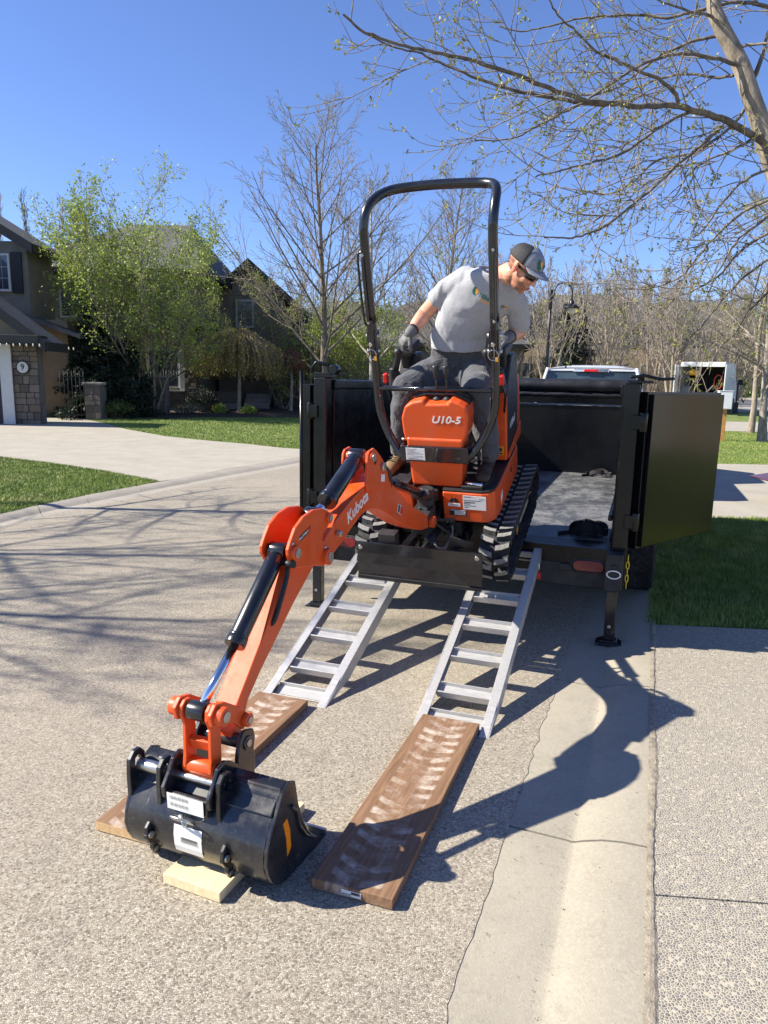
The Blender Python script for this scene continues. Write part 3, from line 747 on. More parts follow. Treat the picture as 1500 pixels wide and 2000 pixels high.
# fenders, wheels, frame and tongue
for s in (-1, 1):
    m = MB(); m.box(*sorted((s * 1.11, s * 1.36)), .95, 2.95, .80, .815); m.box(*sorted((s * 1.345, s * 1.36)), .95, 2.95, .70, .80)
    m.box(*sorted((s * 1.11, s * 1.36)), .935, .95, .55, .815); m.build('fender', 'trailer_black', tr, .004)
    for v in (1.42, 2.35):
        wz = .375
        ty = MB(); prof = [(.22, -.11), (.34, -.118), (.368, -.09), (.375, -.06), (.375, .06), (.368, .09), (.34, .118), (.22, .11)]
        ty.lathe(prof, (s * 1.215, v, wz), (1, 0, 0), 36)
        t = ty.build('tyre', 'rubber', tr)
        MB().lathe([(.0, -.03), (.2, -.05), (.222, -.105), (.222, .105), (.2, .05), (.0, .03)], (s * 1.215, v, wz), (1, 0, 0), 24).build('wheel_rim', 'zinc', t)
        tb = MB()
        for k in range(44):
            a = 2 * math.pi * k / 44
            for j, off in enumerate((-.088, -.052, -.016, .02, .056, .09)):
                aa = a + (j % 2) * math.pi / 44
                Mx = Matrix.Translation((s * 1.215 + off, v, wz)) @ Matrix.Rotation(aa, 4, 'X')
                tb.box(-.0145, .0145, -.021, .021, .371, .383, Mx)
        tb = tb.build('tread_blocks', 'rubber', t, fix=False); tb['kind'] = 'stuff'
    MB().box(s * .5 - .04, s * .5 + .04, .07, 5.4, .40, BED - .062).build('chassis_rail', 'matte_black', tr, .005)
    MB().bar((s * .5, 5.3, .48), (0, 6.3, .50), .08, .12).build('tongue_bar', 'matte_black', tr, .005)
for v in (1.42, 2.35): MB().cyl((-1.1, v, .375), (1.1, v, .375), .04).build('axle', 'matte_black', tr)

# two heaps of tie-down webbing on the bed
def strap(label, c, seed, k):
    rng = random.Random(seed)
    t = thing('tie_down_strap', label, 'strap', M=TM @ Matrix.Translation((*c, BED + .002)), group='tie-down straps on the trailer bed')
    m = MB()
    for j in range(k):
        cx, cy, r = rng.uniform(-.05, .05), rng.uniform(-.10, .10), rng.uniform(.04, .085)
        a0 = rng.uniform(0, 6.28); pts = []
        for i in range(78):
            a = a0 + i * .11; pts.append((cx + math.cos(a) * (r + i * .0007), cy + math.sin(a) * (r + i * .0007) * .8, .03 + .022 * math.sin(i * .23 + j) + j * .012))
        for p, q in zip(pts, pts[1:]): m.bar(p, q, .003, .045, (0, 0, 1))
    m.build('webbing', 'webbing', t, fix=False)
    m = MB().tube(smooth_path([(-.22, -.15, .008), (-.12, -.02, .01), (-.05, .06, .05), (.06, .12, .02), (.08, .25, .01)], 5), .022, 6, flat=.12); m.build('loose_end', 'webbing', t)
    MB().box(-.045, .045, -.03, .03, .0, .03, Matrix.Translation((.05, -.08, .01)) @ Matrix.Rotation(.5, 4, 'Z')).cyl((-.02, -.09, .05), (.11, -.06, .05), .012).build('ratchet', 'bolt_steel', t, .003)
strap('black ratchet strap coiled high beside the right corner post, nearest the open end', (.86, .50), 4, 4)
strap('black webbing strap lying at the far end of the bed under the front panel', (.74, 4.05), 8, 2)

# ------------------------------------------------------------------ loading ramps
RL = 1.77; RA = math.asin(.60 / RL)
def ramp(u, label, src=None):
    Mr = TM @ Matrix.Translation((u, -1.675, .008)) @ Matrix.Rotation(RA, 4, 'X')
    if src is not None:
        c = copy_tree(src); c.matrix_world = Mr; c['label'] = label; return c
    t = thing('loading_ramp', label, 'ramp', M=Mr, group='loading ramps leaning on the trailer')
    h = .085
    for s in (-1, 1):
        x0, x1 = s * .192, s * .148
        prof = [(0.0, .0), (.05, -.01), (RL, -.0 - h + .01), (RL, .0 + .012), (.23, .012), (.17, .004), (.02, -.0)]
        m = MB()
        # web of the channel, cut down to a toe at the foot
        web = [(0.0, -.002), (RL - .02, -h + .02), (RL, -h + .03), (RL, .0), (.24, .0), (.20, -.004)]
        web = [(-.005, -.012), (.03, -.012), (.34, -h), (RL, -h), (RL, 0), (.27, 0), (.22, -.006), (.0, -.004)]
        m.prism(web, s * .192, s * .186, lambda a, b, d: Vector((d, a, b)))
        # top and bottom flanges
        m.box(*sorted((s * .186, s * .142)), .27, RL, -.005, .0); m.box(*sorted((s * .186, s * .15)), .34, RL, -h, -h + .005)
        m.prism([(0, -.004), (.27, .0), (.27, -.005), (0, -.009)], s * .186, s * .142, lambda a, b, d: Vector((d, a, b)))
        m.build('side_rail', 'aluminium', t, .0015)
    rungs = [.055] + [.28, .565, .85, 1.135, 1.42, 1.69]
    for i, y in enumerate(rungs):
        m = MB(); wdt = .10 if i == 0 else .075
        m.box(-.141, .141, y, y + wdt, -.034, -.029); m.box(-.141, .141, y, y + .004, -.0285, -.006); m.box(-.141, .141, y + wdt - .004, y + wdt, -.0285, -.006)
        m.box(-.141, .141, y - .0045, y - .0005, -.045, -.006) if i else None
        m.build('rung', 'aluminium', t, .001)
        if i:
            for sx in (-.143, .143): MB().ell((sx, y, -.02), (.006, .006, .018), n=7, m=5).build('weld', 'zinc', t)
    MB().box(-.185, .185, RL, RL + .06, -.01, -.004).box(-.185, .185, RL + .052, RL + .06, -.05, -.01).build('hook_plate', 'aluminium', t, .001)
    return t
ra = ramp(-.48, 'bare aluminium ramp with its foot above the plank that runs under the bucket')
ramp(.385, 'bare aluminium ramp nearer the kerb, its foot against the long brown plank', ra)

# ------------------------------------------------------------------ planks and the pale board
def plank(u0, v0, v1, wd, ang, label, name='brown_plank', th=.038, z=.013):
    L = v1 - v0; c = (v0 + v1) / 2
    Mp = TM @ Matrix.Translation((u0, c, z)) @ Matrix.Rotation(R_(90) + ang, 4, 'Z')
    t = thing(name, label, 'plank', M=Mp, group='planks under the ramps')
    MB().box(-L / 2 + .0015, L / 2 - .0015, -wd / 2, wd / 2, 0, th).build('board', 'plank_brown', t, .003)
    e = MB().box(-L / 2, -L / 2 + .0014, -wd / 2 + .002, wd / 2 - .002, .002, th - .002); e.build('end_grain', 'plank_end' if u0 < 0 else 'plank_brown', t)
    return t
pk = plank(.372, -2.905, -1.60, .29, R_(0), 'long brown plank with pale track prints and a barcode tag on its near end')
tg = MB().box(-.6535 - .001, -.6535, -.035, .035, .009, .029).build('barcode_tag', 'white_sticker', pk)
m = MB()
for i in range(14): m.box(-.6556, -.6546, -.002 - i * .0022, -.0008 - i * .0022 + (.0006 if i % 3 else 0), .018, .027)
m.build('barcode', 'ink', tg)
text('tag_print', '2x12-12', .010, 'ink', frame(Vector((0, -1, 0)), Vector((0, 0, 1)), Vector((-1, 0, 0)), Vector((-.6556, .017, .0145))), tg)
plank(-.52, -2.915, -1.68, .29, R_(0), 'brown plank lying half under the excavator bucket, pale cut end to the left')
# ------------------------------------------------------------------ the mini excavator
MP = R_(18.0); U0 = -.04
MY = TV * math.cos(MP) + Vector((0, 0, math.sin(MP))); MZ = -TV * math.sin(MP) + Vector((0, 0, math.cos(MP)))
MO = TO + U0 * TU + Vector((0, 0, .62))
MM = frame(TU, MY, MZ, MO)
ex = thing('mini_excavator', 'orange mini excavator with black roll bar and tracks backing down two ramps', 'excavator', M=MM)
def xz(y0=0):
    return lambda a, b, d: Vector((a, d, b))
def yz(a, b, d): return Vector((d, a, b))
def xy(a, b, d): return Vector((a, b, d))

# ---- tracks
def make_track(sx):
    tk = bpy.data.objects.new('track', None); COL.objects.link(tk); tk.parent = ex; tk.location = (sx * .405, 0, 0)
    yf, yr, zc, r = -.455, .50, .176, .142
    path = []
    def arc(cy, a0, a1, n):
        for i in range(n + 1):
            a = a0 + (a1 - a0) * i / n; path.append((cy + r * math.cos(a), zc + r * math.sin(a)))
    arc(yf, math.pi * 1.5, math.pi * .5, 12)
    n = 10
    for i in range(1, n): path.append((yf + (yr - yf) * i / n, zc + r - .010 * math.sin(math.pi * i / n)))
    arc(yr, math.pi * .5, -math.pi * .5, 12)
    for i in range(1, n): path.append((yr + (yf - yr) * i / n, zc - r))
    P = [Vector((0, a, b)) for a, b in path]; k = len(P); hw = .088
    nor = []
    for i in range(k):
        d = (P[(i + 1) % k] - P[i - 1]).normalized(); nor.append(Vector((0, d.z, -d.y)) * 1)
    cen = Vector((0, (yf + yr) / 2, zc)); 
    nor = [nn if nn.dot(p - cen) > 0 else -nn for nn, p in zip(nor, P)]
    m = MB(); vs = []
    for p, nn in zip(P, nor):
        for x, q in ((-hw, 0), (hw, 0), (hw, -.020), (.03, -.022), (.02, -.045), (-.02, -.045), (-.03, -.022), (-hw, -.020)): vs.append(p + nn * q + Vector((x, 0, 0)))
    fs = [(i * 8 + j, i * 8 + (j + 1) % 8, ((i + 1) % k) * 8 + (j + 1) % 8, ((i + 1) % k) * 8 + j) for i in range(k) for j in range(8)]
    m.add(vs, fs); m.build('track_belt', 'rubber', tk)
    # lugs laid along the belt, two staggered rows of slanted bars
    L = [0]
    for i in range(k): L.append(L[-1] + (P[(i + 1) % k] - P[i]).length)
    tot = L[-1]; cnt = 38
    for i in range(cnt):
        for side in (-1, 1):
            s_ = ((i + (.5 if side > 0 else 0)) / cnt * tot) % tot
            j = max(q for q in range(k) if L[q] <= s_)
            t = (s_ - L[j]) / (L[j + 1] - L[j]); p = P[j].lerp(P[(j + 1) % k], t); nn = nor[j].lerp(nor[(j + 1) % k], t).normalized()
            tg_ = Vector((1, 0, 0)).cross(nn)
            key = ('lug', side)
            if key not in LUG:
                b = MB(); x0, x1 = side * .008, side * .093
                lo = [(x0, -.030), (x0, .014), (side * .05, .024), (x1, .042), (x1, .000), (side * .05, -.020)]
                hi = [(x0, -.024), (x0, .008), (side * .05, .018), (side * .089, .035), (side * .089, .005), (side * .05, -.014)]
                vs2 = [Vector((a, b_, -.004)) for a, b_ in lo] + [Vector((a, b_, .030)) for a, b_ in hi]
                b.add(vs2, [tuple(range(5, -1, -1)), tuple(range(6, 12))] + [(q, (q + 1) % 6, 6 + (q + 1) % 6, 6 + q) for q in range(6)])
                o = b.build('track_lug', 'rubber', tk); LUG[key] = o.data
                o.data.materials.append(MATS['dust_rubber'])
                for pl in o.data.polygons:
                    if pl.center.z > .028: pl.material_index = 1
            else:
                o = bpy.data.objects.new('track_lug', LUG[key]); COL.objects.link(o); o.parent = tk
            o.matrix_local = frame(Vector((1, 0, 0)), -tg_ if nn.cross(Vector((1, 0, 0))).dot(tg_) < 0 else tg_, nn, p)
    for cy, nm, rr in ((yf, 'idler_wheel', .112), (yr, 'sprocket', .112)):
        MB().lathe([(.03, -.045), (rr, -.04), (rr, .04), (.05, .045), (.03, .06)], (0, cy, zc), (1, 0, 0), 24).build(nm, 'black_paint', tk, .003)
    for cy in (-.22, .0, .24): MB().cyl((-.045, cy, .09), (.045, cy, .09), .052, 18).build('track_roller', 'black_paint', tk, .003)
    MB().box(-.045, .045, -.36, .40, .10, .23).box(-.06, .06, -.30, .34, .14, .19).build('track_frame', 'black_paint', tk, .006)
    if sx > 0: MB().prism([(-.14, .16), (-.11, .20), (-.08, .16), (-.11, .12)], .0605, .0615, yz).build('warning_label', 'yellow_sticker', tk)
    return tk
LUG = {}
make_track(-1); make_track(1)
# ---- undercarriage, blade
MB().box(-.31, .31, -.22, .26, .13, .25).box(-.19, .19, -.34, -.22, .16, .24).cyl((0, .03, .25), (0, .03, .335), .21, 30).build('undercarriage', 'matte_black', ex, .008)
for x in (-.15, .15): MB().bar((x, -.30, .20), (x * 1.1, -.84, .25), .05, .06).build('blade_arm', 'black_paint', ex, .005)
MB().cyl((0, -.36, .27), (0, -.62, .30), .03).cyl((0, -.62, .30), (0, -.82, .33), .016).build('blade_cylinder', 'matte_black', ex)
bp = [(-.872, .165), (-.868, .20), (-.852, .26), (-.846, .33), (-.852, .405), (-.840, .405), (-.834, .33), (-.840, .26), (-.852, .20), (-.85, .165)]
bl = MB().prism(bp, -.378, .392, yz, False).build('dozer_blade', 'blade_paint' if 'blade_paint' in MATS else 'black_paint', ex, .002)
MB().box(-.378, .392, -.879, -.869, .162, .188).build('cutting_edge', 'matte_black', ex, .002)
for x in (-.35, .365): MB().cyl((x, -.858, .372), (x, -.850, .372), .014, 16).build('bolt', 'bolt_steel', ex, .002)
MB().box(-.24, -.13, -.83, -.76, .37, .46).build('blade_bracket', 'matte_black', ex, .004)
MB().prism([(.18, .405), (.33, .405), (.33, .44), (.20, .47)], -.80, -.79, lambda a, b, d: Vector((a, d, b))).build('blade_gusset', 'matte_black', ex, .003)
# ---- swing post and its hoses
MB().cyl((-.04, -.47, .30), (-.04, -.47, .60), .055, 20).box(-.10, .02, -.62, -.46, .36, .50).box(-.10, .02, -.44, -.20, .33, .39).box(-.10, .02, -.44, -.20, .50, .56).build('swing_post', 'matte_black', ex, .008)
MB().cyl((-.115, -.575, .44), (.035, -.575, .44), .03, 18).build('boom_foot_pin', 'orange_paint', ex, .004)
MB().cyl((-.10, -.56, .60), (.02, -.56, .60), .022, 16).bar((-.04, -.50, .56), (-.04, -.56, .62), .10, .05).build('cylinder_bracket', 'matte_black', ex, .004)
MB().cyl((-.04, -.56, .615), (-.04, -.56, .64), .016, 8).build('bolt', 'bolt_steel', ex, .002)
rng = random.Random(11)
for i in range(9):
    x = -.12 + i * .028; z0 = .30 + rng.uniform(-.02, .12)
    MB().tube(smooth_path([(x, -.30, .42 + rng.uniform(-.04, .08)), (x + rng.uniform(-.03, .03), -.42, .36 + rng.uniform(-.05, .03)), (x + rng.uniform(-.05, .05), -.50, z0), (x * .6 - .02, -.56, .42 + rng.uniform(-.06, .1))], 5), .009, 8).build('hose', 'hose_rubber', ex)
MB().tube(smooth_path([(.10, -.42, .37), (.11, -.46, .28), (.08, -.52, .22), (.02, -.50, .215), (-.02, -.45, .27)], 6), .010, 8).build('hose', 'hose_grey', ex)
MB().tube(smooth_path([(.09, -.40, .40), (.115, -.45, .33), (.115, -.47, .26)], 6), .008, 8).build('hose', 'hose_grey', ex)
m = MB()
for i in range(6):
    x = -.14 + i * .05; m.cyl((x, -.40, .27), (x, -.45, .27 + .01 * (i % 2)), .013, 10)
m.box(-.17, .16, -.40, -.30, .24, .34); m.build('valve_block', 'matte_black', ex, .004, fix=False)
for x in (-.12, -.06, .0, .08): MB().cyl((x, -.42, .345), (x, -.42, .372), .010, 6).build('fitting', 'zinc', ex)

# ---- upper body: skirt, floor, column, cover, band
sk = [(.055, -.425), (.30, -.425), (.345, -.41), (.375, -.365), (.385, -.28), (.385, .36), (.34, .50), (.15, .56), (-.15, .56), (-.34, .50), (-.385, .36), (-.385, -.28), (-.375, -.365), (-.345, -.41), (-.30, -.425), (-.14, -.425), (-.14, -.19), (.055, -.19)]
MB().prism(sk, .365, .565, xy).build('base_skirt', 'orange_paint', ex, .010, 3)
MB().prism([(a * .98, b * .985) for a, b in sk[:6]] + [(.37, .1), (-.37, .1)] + [(a * .98, b * .985) for a, b in sk[11:]], .566, .578, xy).build('floor_mat', 'plastic_black', ex, .004)
col = [(-.150, .58), (.168, .58), (.185, .80), (.19, .90), (-.17, .90), (-.165, .80)]
MB().prism(col, -.385, -.23, xz()).build('front_column', 'orange_paint', ex, .016, 3)
cov = [(-.178, .868), (.188, .868), (.212, .93), (.222, 1.02), (.214, 1.10), (.17, 1.125), (.115, 1.145), (.10, 1.12), (-.035, 1.115), (-.05, 1.14), (-.12, 1.125), (-.17, 1.095), (-.195, 1.02), (-.19, .93)]
MB().prism(cov, -.375, -.20, xz()).build('front_cover', 'orange_paint', ex, .022, 4)
MB().prism([(-.12, 1.128), (-.05, 1.145), (.115, 1.150), (.20, 1.115), (.215, 1.09), (.225, 1.10), (.205, 1.13), (.118, 1.165), (-.055, 1.158), (-.125, 1.14)], -.30, -.20, xz()).build('cover_trim', 'plastic_black', ex, .003)
MB().box(-.205, .222, -.405, -.385, .750, .852).box(-.205, -.190, -.385, -.25, .750, .852).box(.207, .222, -.385, -.25, .750, .852).build('front_band', 'black_paint', ex, .006, 3)
stk = MB().box(-.170, -.048, -.4075, -.4055, .762, .842).build('document_sticker', 'white_sticker', ex, .0008)
m = MB()
for i, (a, b) in enumerate([(0, .6), (0, .45), (.1, .5), (0, .75), (0, .95), (0, .4), (.35, .95), (0, .9), (.1, .6)]):
    z = .834 - i * .0075; m.box(-.163 + .11 * a, -.163 + .11 * b, -.4079, -.4076, z - .0012, z + .0008)
m.build('sticker_print', 'ink_grey', stk, fix=False)['kind'] = 'stuff'
FX, FZ, FN = Vector((1, 0, 0)), Vector((0, 0, 1)), Vector((0, -1, 0))
text('maker_print', 'KUBOTA Corporation', .0105, 'ink_grey', frame(FX, FZ, FN, Vector((-.108, -.4080, .7675))), stk)
text('model_lettering', 'U10-5', .062, 'white_vinyl', frame(FX, FZ, FN, Vector((.085, -.3765, 1.018))), ex, .0008, .25, .0014, 1.15)
text('small_print', 'U10-5', .012, 'ink_grey', frame(FX, FZ, FN, Vector((.16, -.4065, .785))), ex)
for x, y, z, s_ in ((-.195, -.33, .865, .01), (.222, -.30, .76, .012), (.222, -.30, .80, .010), (-.215, -.33, .77, .012)): MB().cyl((x, y, z), (x + (.02 if x > 0 else -.02), y, z), s_, 6).build('bolt', 'bolt_steel', ex)
# stickers on the base skirt
s1 = MB().box(.185, .330, -.4275, -.4258, .455, .55).build('serial_sticker', 'white_sticker', ex, .0006)
m = MB()
for i, (a, b) in enumerate([(0, .35), (.7, .95), (0, .8), (0, .35), (0, .3), (0, .55), (0, .2)]):
    z = .542 - i * .012; m.box(.190 + .135 * a, .190 + .135 * b, -.4279, -.4276, z - .002, z + .0015)
for i in range(16): m.box(.191 + i * .0045, .1925 + i * .0045 + (.001 if i % 3 == 0 else 0), -.4279, -.4276, .500, .509)
m.build('sticker_print', 'ink', s1, fix=False)['kind'] = 'stuff'
s2 = MB().box(.088, .168, -.4275, -.4258, .470, .492).build('weight_sticker', 'white_sticker', ex, .0006)
text('sticker_print', 'WEIGHT', .012, 'ink_grey', frame(FX, FZ, FN, Vector((.128, -.4278, .481))), s2)
m = MB().cyl((.112, -.4275, .508), (.112, -.4262, .508), .012, 16).cyl((.142, -.4275, .508), (.142, -.4262, .508), .012, 16)
m.prism([(.100, .512), (.118, .532), (.128, .520), (.138, .532), (.154, .512)], -.4275, -.4262, xz()); m.build('machine_symbol', 'ink', ex, fix=False)
s3 = MB().box(.098, .206, -.4275, -.4258, .408, .450).build('serial_plate', 'ink', ex, .003)
m = MB().box(.104, .200, -.4280, -.4276, .442, .4465)
for i in range(3): m.box(.128, .198, -.4280, -.4276, .413 + i * .009, .4195 + i * .009)
m.build('plate_print', 'white_sticker', s3, fix=False)['kind'] = 'stuff'
# side: reflector, consoles, engine cover
MB().prism([(-.25, .46), (-.20, .50), (-.19, .45), (-.235, .41)], .3855, .3870, yz).build('reflector', 'white_vinyl', ex)
MB().cyl((.385, .10, .50), (.3905, .10, .50), .016, 14).build('plug', 'ink', ex)
for s in (-1, 1):
    x0, x1 = sorted((s * .265, s * .375))
    prof = [(x0, .60), (x1, .60), (x1, 1.02), (x1 - s * .012, 1.07), (x0 + .02, 1.05), (x0, .98)] if s > 0 else [(x0, .60), (x1, .60), (x1, .98), (x1 - .02, 1.05), (x0 + .012, 1.07), (x0, 1.02)]
    MB().prism(prof, .02, .06, xz()).build('console_front', 'orange_paint' if s > 0 else 'plastic_black', ex, .010, 3)
    MB().prism([(.061, .60), (.40, .60), (.44, .95), (.40, 1.22), (.22, 1.25), (.10, 1.10), (.061, 1.0)], x0, x1, yz).build('console', 'plastic_black', ex, .012, 3)
    MB().prism([(.061, .60), (.5, .60), (.5, .70), (.061, .64)], *sorted((s * .376, s * .384)), yz).build('console_skirt', 'orange_paint', ex, .003)
    # bellows, grip and arm pad
    bx = s * .33; by = -.015; gx = .29 if s < 0 else .275
    rings = []
    prof = []
    for i in range(9): prof += [(.058 - i * .0035, i * .016), (.048 - i * .0035, i * .016 + .008)]
    MB().lathe(prof, (bx, by, 1.10), (s * .10, -.12, 1), 18).build('joystick_boot', 'plastic_black', ex)
    MB().tube([(bx, by - .016, 1.215), (s * (gx + .02), by - .03, 1.27), (s * gx, by - .045, 1.32), (s * gx, by - .05, 1.35), (s * gx, by - .05, 1.368)], [.020, .022, .021, .032, .012], 14).build('joystick', 'plastic_black', ex)
    MB().box(*sorted((s * .265, s * .36)), .10, .34, 1.26, 1.325).bar((s * .32, .20, 1.1), (s * .32, .16, 1.27), .06, .05).build('arm_pad', 'plastic_black', ex, .014, 3)
    MB().tube([(s * .37, -.02, .95), (s * .385, -.06, 1.08), (s * .375, -.10, 1.16)], .008, 8).build('lock_lever', 'black_paint', ex)
    MB().box(s * .372 - .014, s * .372 + .014, -.122, -.085, 1.155, 1.215).build('lock_knob', 'red_plastic', ex, .007, 3)
ys_ = MB().prism([(.275, .645), (.355, .64), (.355, .70), (.275, .70)], .0175, .0195, lambda a, b, d: Vector((a, d, b))).build('warning_sticker', 'yellow_sticker', ex)
m = MB().box(.283, .308, .0168, .0172, .662, .690).box(.320, .345, .0168, .0172, .662, .690).box(.278, .350, .0168, .0172, .647, .656)
m.build('sticker_print', 'ink', ys_, fix=False)['kind'] = 'stuff'
text('side_lettering', 'U10-5', .07, 'white_vinyl', frame(Vector((0, 1, 0)), Vector((0, 0, 1)), Vector((1, 0, 0)), Vector((.3765, .22, .80))), ex, .0006, .25, .001)
MB().prism([(.40, .58), (.60, .58), (.62, .80), (.58, 1.02), (.44, 1.08)], -.36, .36, yz).build('engine_cover', 'orange_paint', ex, .02, 3)
MB().box(-.22, .22, .12, .46, 1.00, 1.09).build('seat', 'plastic_black', ex, .03, 4)
MB().prism([(.40, 1.07), (.47, 1.07), (.55, 1.48), (.50, 1.50)], -.20, .20, yz).build('seat_back', 'plastic_black', ex, .025, 4)
MB().box(-.25, .25, .10, .45, .58, .995).build('seat_box', 'plastic_black', ex, .01)
# levers in front
for x in (.015, .078):
    l = MB().tube([(x, -.28, 1.10), (x + .002, -.30, 1.20), (x + .004, -.31, 1.27)], .0055, 8).build('travel_lever', 'black_paint', ex)
    MB().tube([(x + .004, -.308, 1.255), (x + .004, -.31, 1.262), (x + .005, -.312, 1.325), (x + .005, -.312, 1.335)], [.009, .012, .020, .014], 16).build('lever_knob', 'plastic_black', l)
    MB().lathe([(.030, 0), (.028, .008), (.012, .02), (.008, .03)], (x, -.285, 1.118), (0, 0, 1), 16).build('lever_gaiter', 'plastic_black', ex)
MB().tube(smooth_path([(-.19, -.24, 1.02), (-.17, -.25, 1.13), (-.11, -.26, 1.16), (-.085, -.26, 1.20), (-.085, -.26, 1.225)], 5), .0055, 8).ell((-.085, -.26, 1.228), (.013, .013, .013)).build('blade_lever', 'black_paint', ex)
for s in (-1, 1):
    MB().box(*sorted((s * .30, s * .17)), -.40, -.27, .58, .60).build('foot_pedal', 'plastic_black', ex, .004)
MB().cyl((.19, -.37, .61), (.30, -.38, .605), .011).build('pedal_pin', 'chrome', ex)
for i in range(3): MB().cyl((.235, -.33, .70 + i * .035), (.26, -.34, .70 + i * .035), .009, 6).build('bolt', 'bolt_steel', ex)
# ---- roll bar
rb = []
for s in (-1, 1):
    pts = [(s * .20, -.375, .77), (s * .235, -.36, .80), (s * .305, -.32, .90), (s * .352, -.295, 1.02), (s * .366, -.28, 1.12), (s * .367, -.27, 1.30), (s * .368, -.268, 1.60)]
    MB().tube(smooth_path(pts, 5), .0255, 16).build('roll_bar_leg', 'black_paint', ex)
    # hinge plates at the fold
    MB().box(s * .368 - .030, s * .368 + .030, -.300, -.236, 1.385, 1.53).box(s * .368 - .018, s * .368 + .018, -.312, -.300, 1.39, 1.60).build('fold_hinge', 'black_paint', ex, .005)
    for z in (1.41, 1.50): MB().cyl((s * .368 - .042, -.275, z), (s * .368 + .042, -.275, z), .012, 6).build('hinge_bolt', 'bolt_steel', ex)
    MB().cyl((s * .368, -.313, 1.46), (s * .368, -.330, 1.46), .011, 10).build('lock_pin', 'zinc', ex)
    ring = [(s * .368 + .030 * math.cos(t), -.325, 1.40 + .030 * math.sin(t)) for t in [2 * math.pi * i / 18 for i in range(19)]]
    MB().tube(ring, .0018, 6, False).build('pin_ring', 'chrome', ex)
    MB().tube(smooth_path([(s * .368, -.32, 1.46), (s * .375, -.328, 1.43), (s * .372, -.325, 1.38)], 4), .0016, 5).build('pin_cable', 'zinc', ex)
    MB().box(s * .368 + .01, s * .368 + .026, -.3145, -.3125, 1.36, 1.385).build('warning_tag', 'yellow_sticker', ex)
    # flat guard strip and folding stay up the post
    MB().tube(smooth_path([(s * .374, -.298, 1.56), (s * .376, -.306, 1.60), (s * .377, -.306, 1.90), (s * .374, -.298, 1.97)], 4), .009, 8).build('fold_stay', 'black_paint', ex)
    if s < 0: MB().tube(smooth_path([(-.385, -.27, 1.56), (-.412, -.275, 1.60), (-.416, -.275, 1.93), (-.400, -.27, 1.975), (-.375, -.27, 1.98)], 5), .007, 8).build('grab_rail', 'black_paint', ex)
    for z in (1.585, 1.965): MB().cyl((s * .374, -.292, z), (s * .374, -.315, z), .008, 8).build('stay_bolt', 'bolt_steel', ex)
    # cable with a red stripe along the lower leg
    MB().tube(smooth_path([(s * .345, -.30, 1.14), (s * .335, -.31, 1.02), (s * .285, -.335, .90), (s * .22, -.37, .81)], 5), .005, 6).build('wiring_loom', 'hose_rubber', ex)
top = [(-.367, -.268, 1.58), (-.367, -.27, 2.02), (-.364, -.262, 2.12), (-.350, -.225, 2.20), (-.315, -.15, 2.250), (-.255, -.075, 2.275), (-.15, -.04, 2.283), (.0, -.035, 2.286), (.15, -.04, 2.283), (.27, -.055, 2.278), (.335, -.09, 2.270), (.364, -.15, 2.245), (.370, -.22, 2.19), (.368, -.262, 2.11), (.367, -.27, 2.02), (.367, -.268, 1.58)]
MB().tube(smooth_path(top, 6), .027, 18).build('roll_bar_hoop', 'black_paint', ex)
MB().cyl((-.35, -.285, 1.178), (.35, -.285, 1.182), .0165, 16).build('cross_bar', 'black_paint', ex)

# ---- boom, arm and bucket, drawn in their own upright plane
SW = R_(2.2)
def B(s, h, l): return Vector((-.04 - s * math.sin(SW) + l * math.cos(SW), -.55 - s * math.cos(SW) - l * math.sin(SW), h))
def Bp(a, b, d): return B(a, b, d)
boom = bpy.data.objects.new('boom', None); COL.objects.link(boom); boom.parent = ex
bp = [(.636, 1.013), (.509, .883), (.384, .742), (.20, .596), (.053, .487), (.012, .452), (.022, .418), (.067, .41), (.181, .455), (.33, .552), (.471, .652), (.60, .76), (.669, .822), (.735, .875), (.805, .92), (.89, .957), (.978, .970), (1.10, .962), (1.193, .95), (1.325, .945), (1.37, .95), (1.412, .975), (1.418, 1.01), (1.39, 1.035), (1.315, 1.06), (1.22, 1.078), (1.09, 1.09), (.915, 1.09), (.80, 1.09), (.70, 1.06)]
MB().prism(bp, -.055, .055, Bp).build('boom_body', 'orange_paint', boom, .005, 2)
ear = [(.815, 1.238), (.785, 1.235), (.757, 1.212), (.715, 1.165), (.679, 1.118), (.648, 1.05), (.640, .995), (.72, .99), (.82, 1.03), (.90, 1.06), (.915, 1.10), (.89, 1.14), (.875, 1.20), (.855, 1.232), (.835, 1.243)]
for l0, l1 in ((-.068, -.0555), (.0555, .070)): MB().prism(ear, l0, l1, Bp).build('boom_ear', 'orange_paint', boom, .004, 2)
MB().cyl(B(.835, 1.208, -.072), B(.835, 1.208, .084), .024, 20).build('boom_pin', 'orange_paint', boom, .003)
MB().cyl(B(.835, 1.208, .0845), B(.835, 1.208, .090), .020, 20).cyl(B(.715, 1.108, .0705), B(.715, 1.108, .088), .021, 20).build('pin_cap', 'bolt_steel', boom, .003)
MB().cyl(B(.79, 1.165, .0702), B(.79, 1.165, .073), .012, 14).build('ear_hole', 'matte_black', boom)
MB().cyl(B(1.244, 1.022, .056), B(1.244, 1.022, .082), .014, 14).build('stop_pin', 'bolt_steel', boom, .003)
for l0, l1 in ((-.09, -.058), (.058, .09)): MB().cyl(B(.04, .44, l0), B(.04, .44, l1), .036, 20).build('foot_boss', 'orange_paint', boom, .004)
BX = (B(0, 0, 0) - B(1, 0, 0)).normalized(); BZ = Vector((0, 0, 1)); BN = (B(0, 0, 1) - B(0, 0, 0)).normalized()
def Brot(s, h, l, ang): 
    x = BX * math.cos(ang) + BZ * math.sin(ang); y = -BX * math.sin(ang) + BZ * math.cos(ang); return frame(x, y, BN, B(s, h, l))
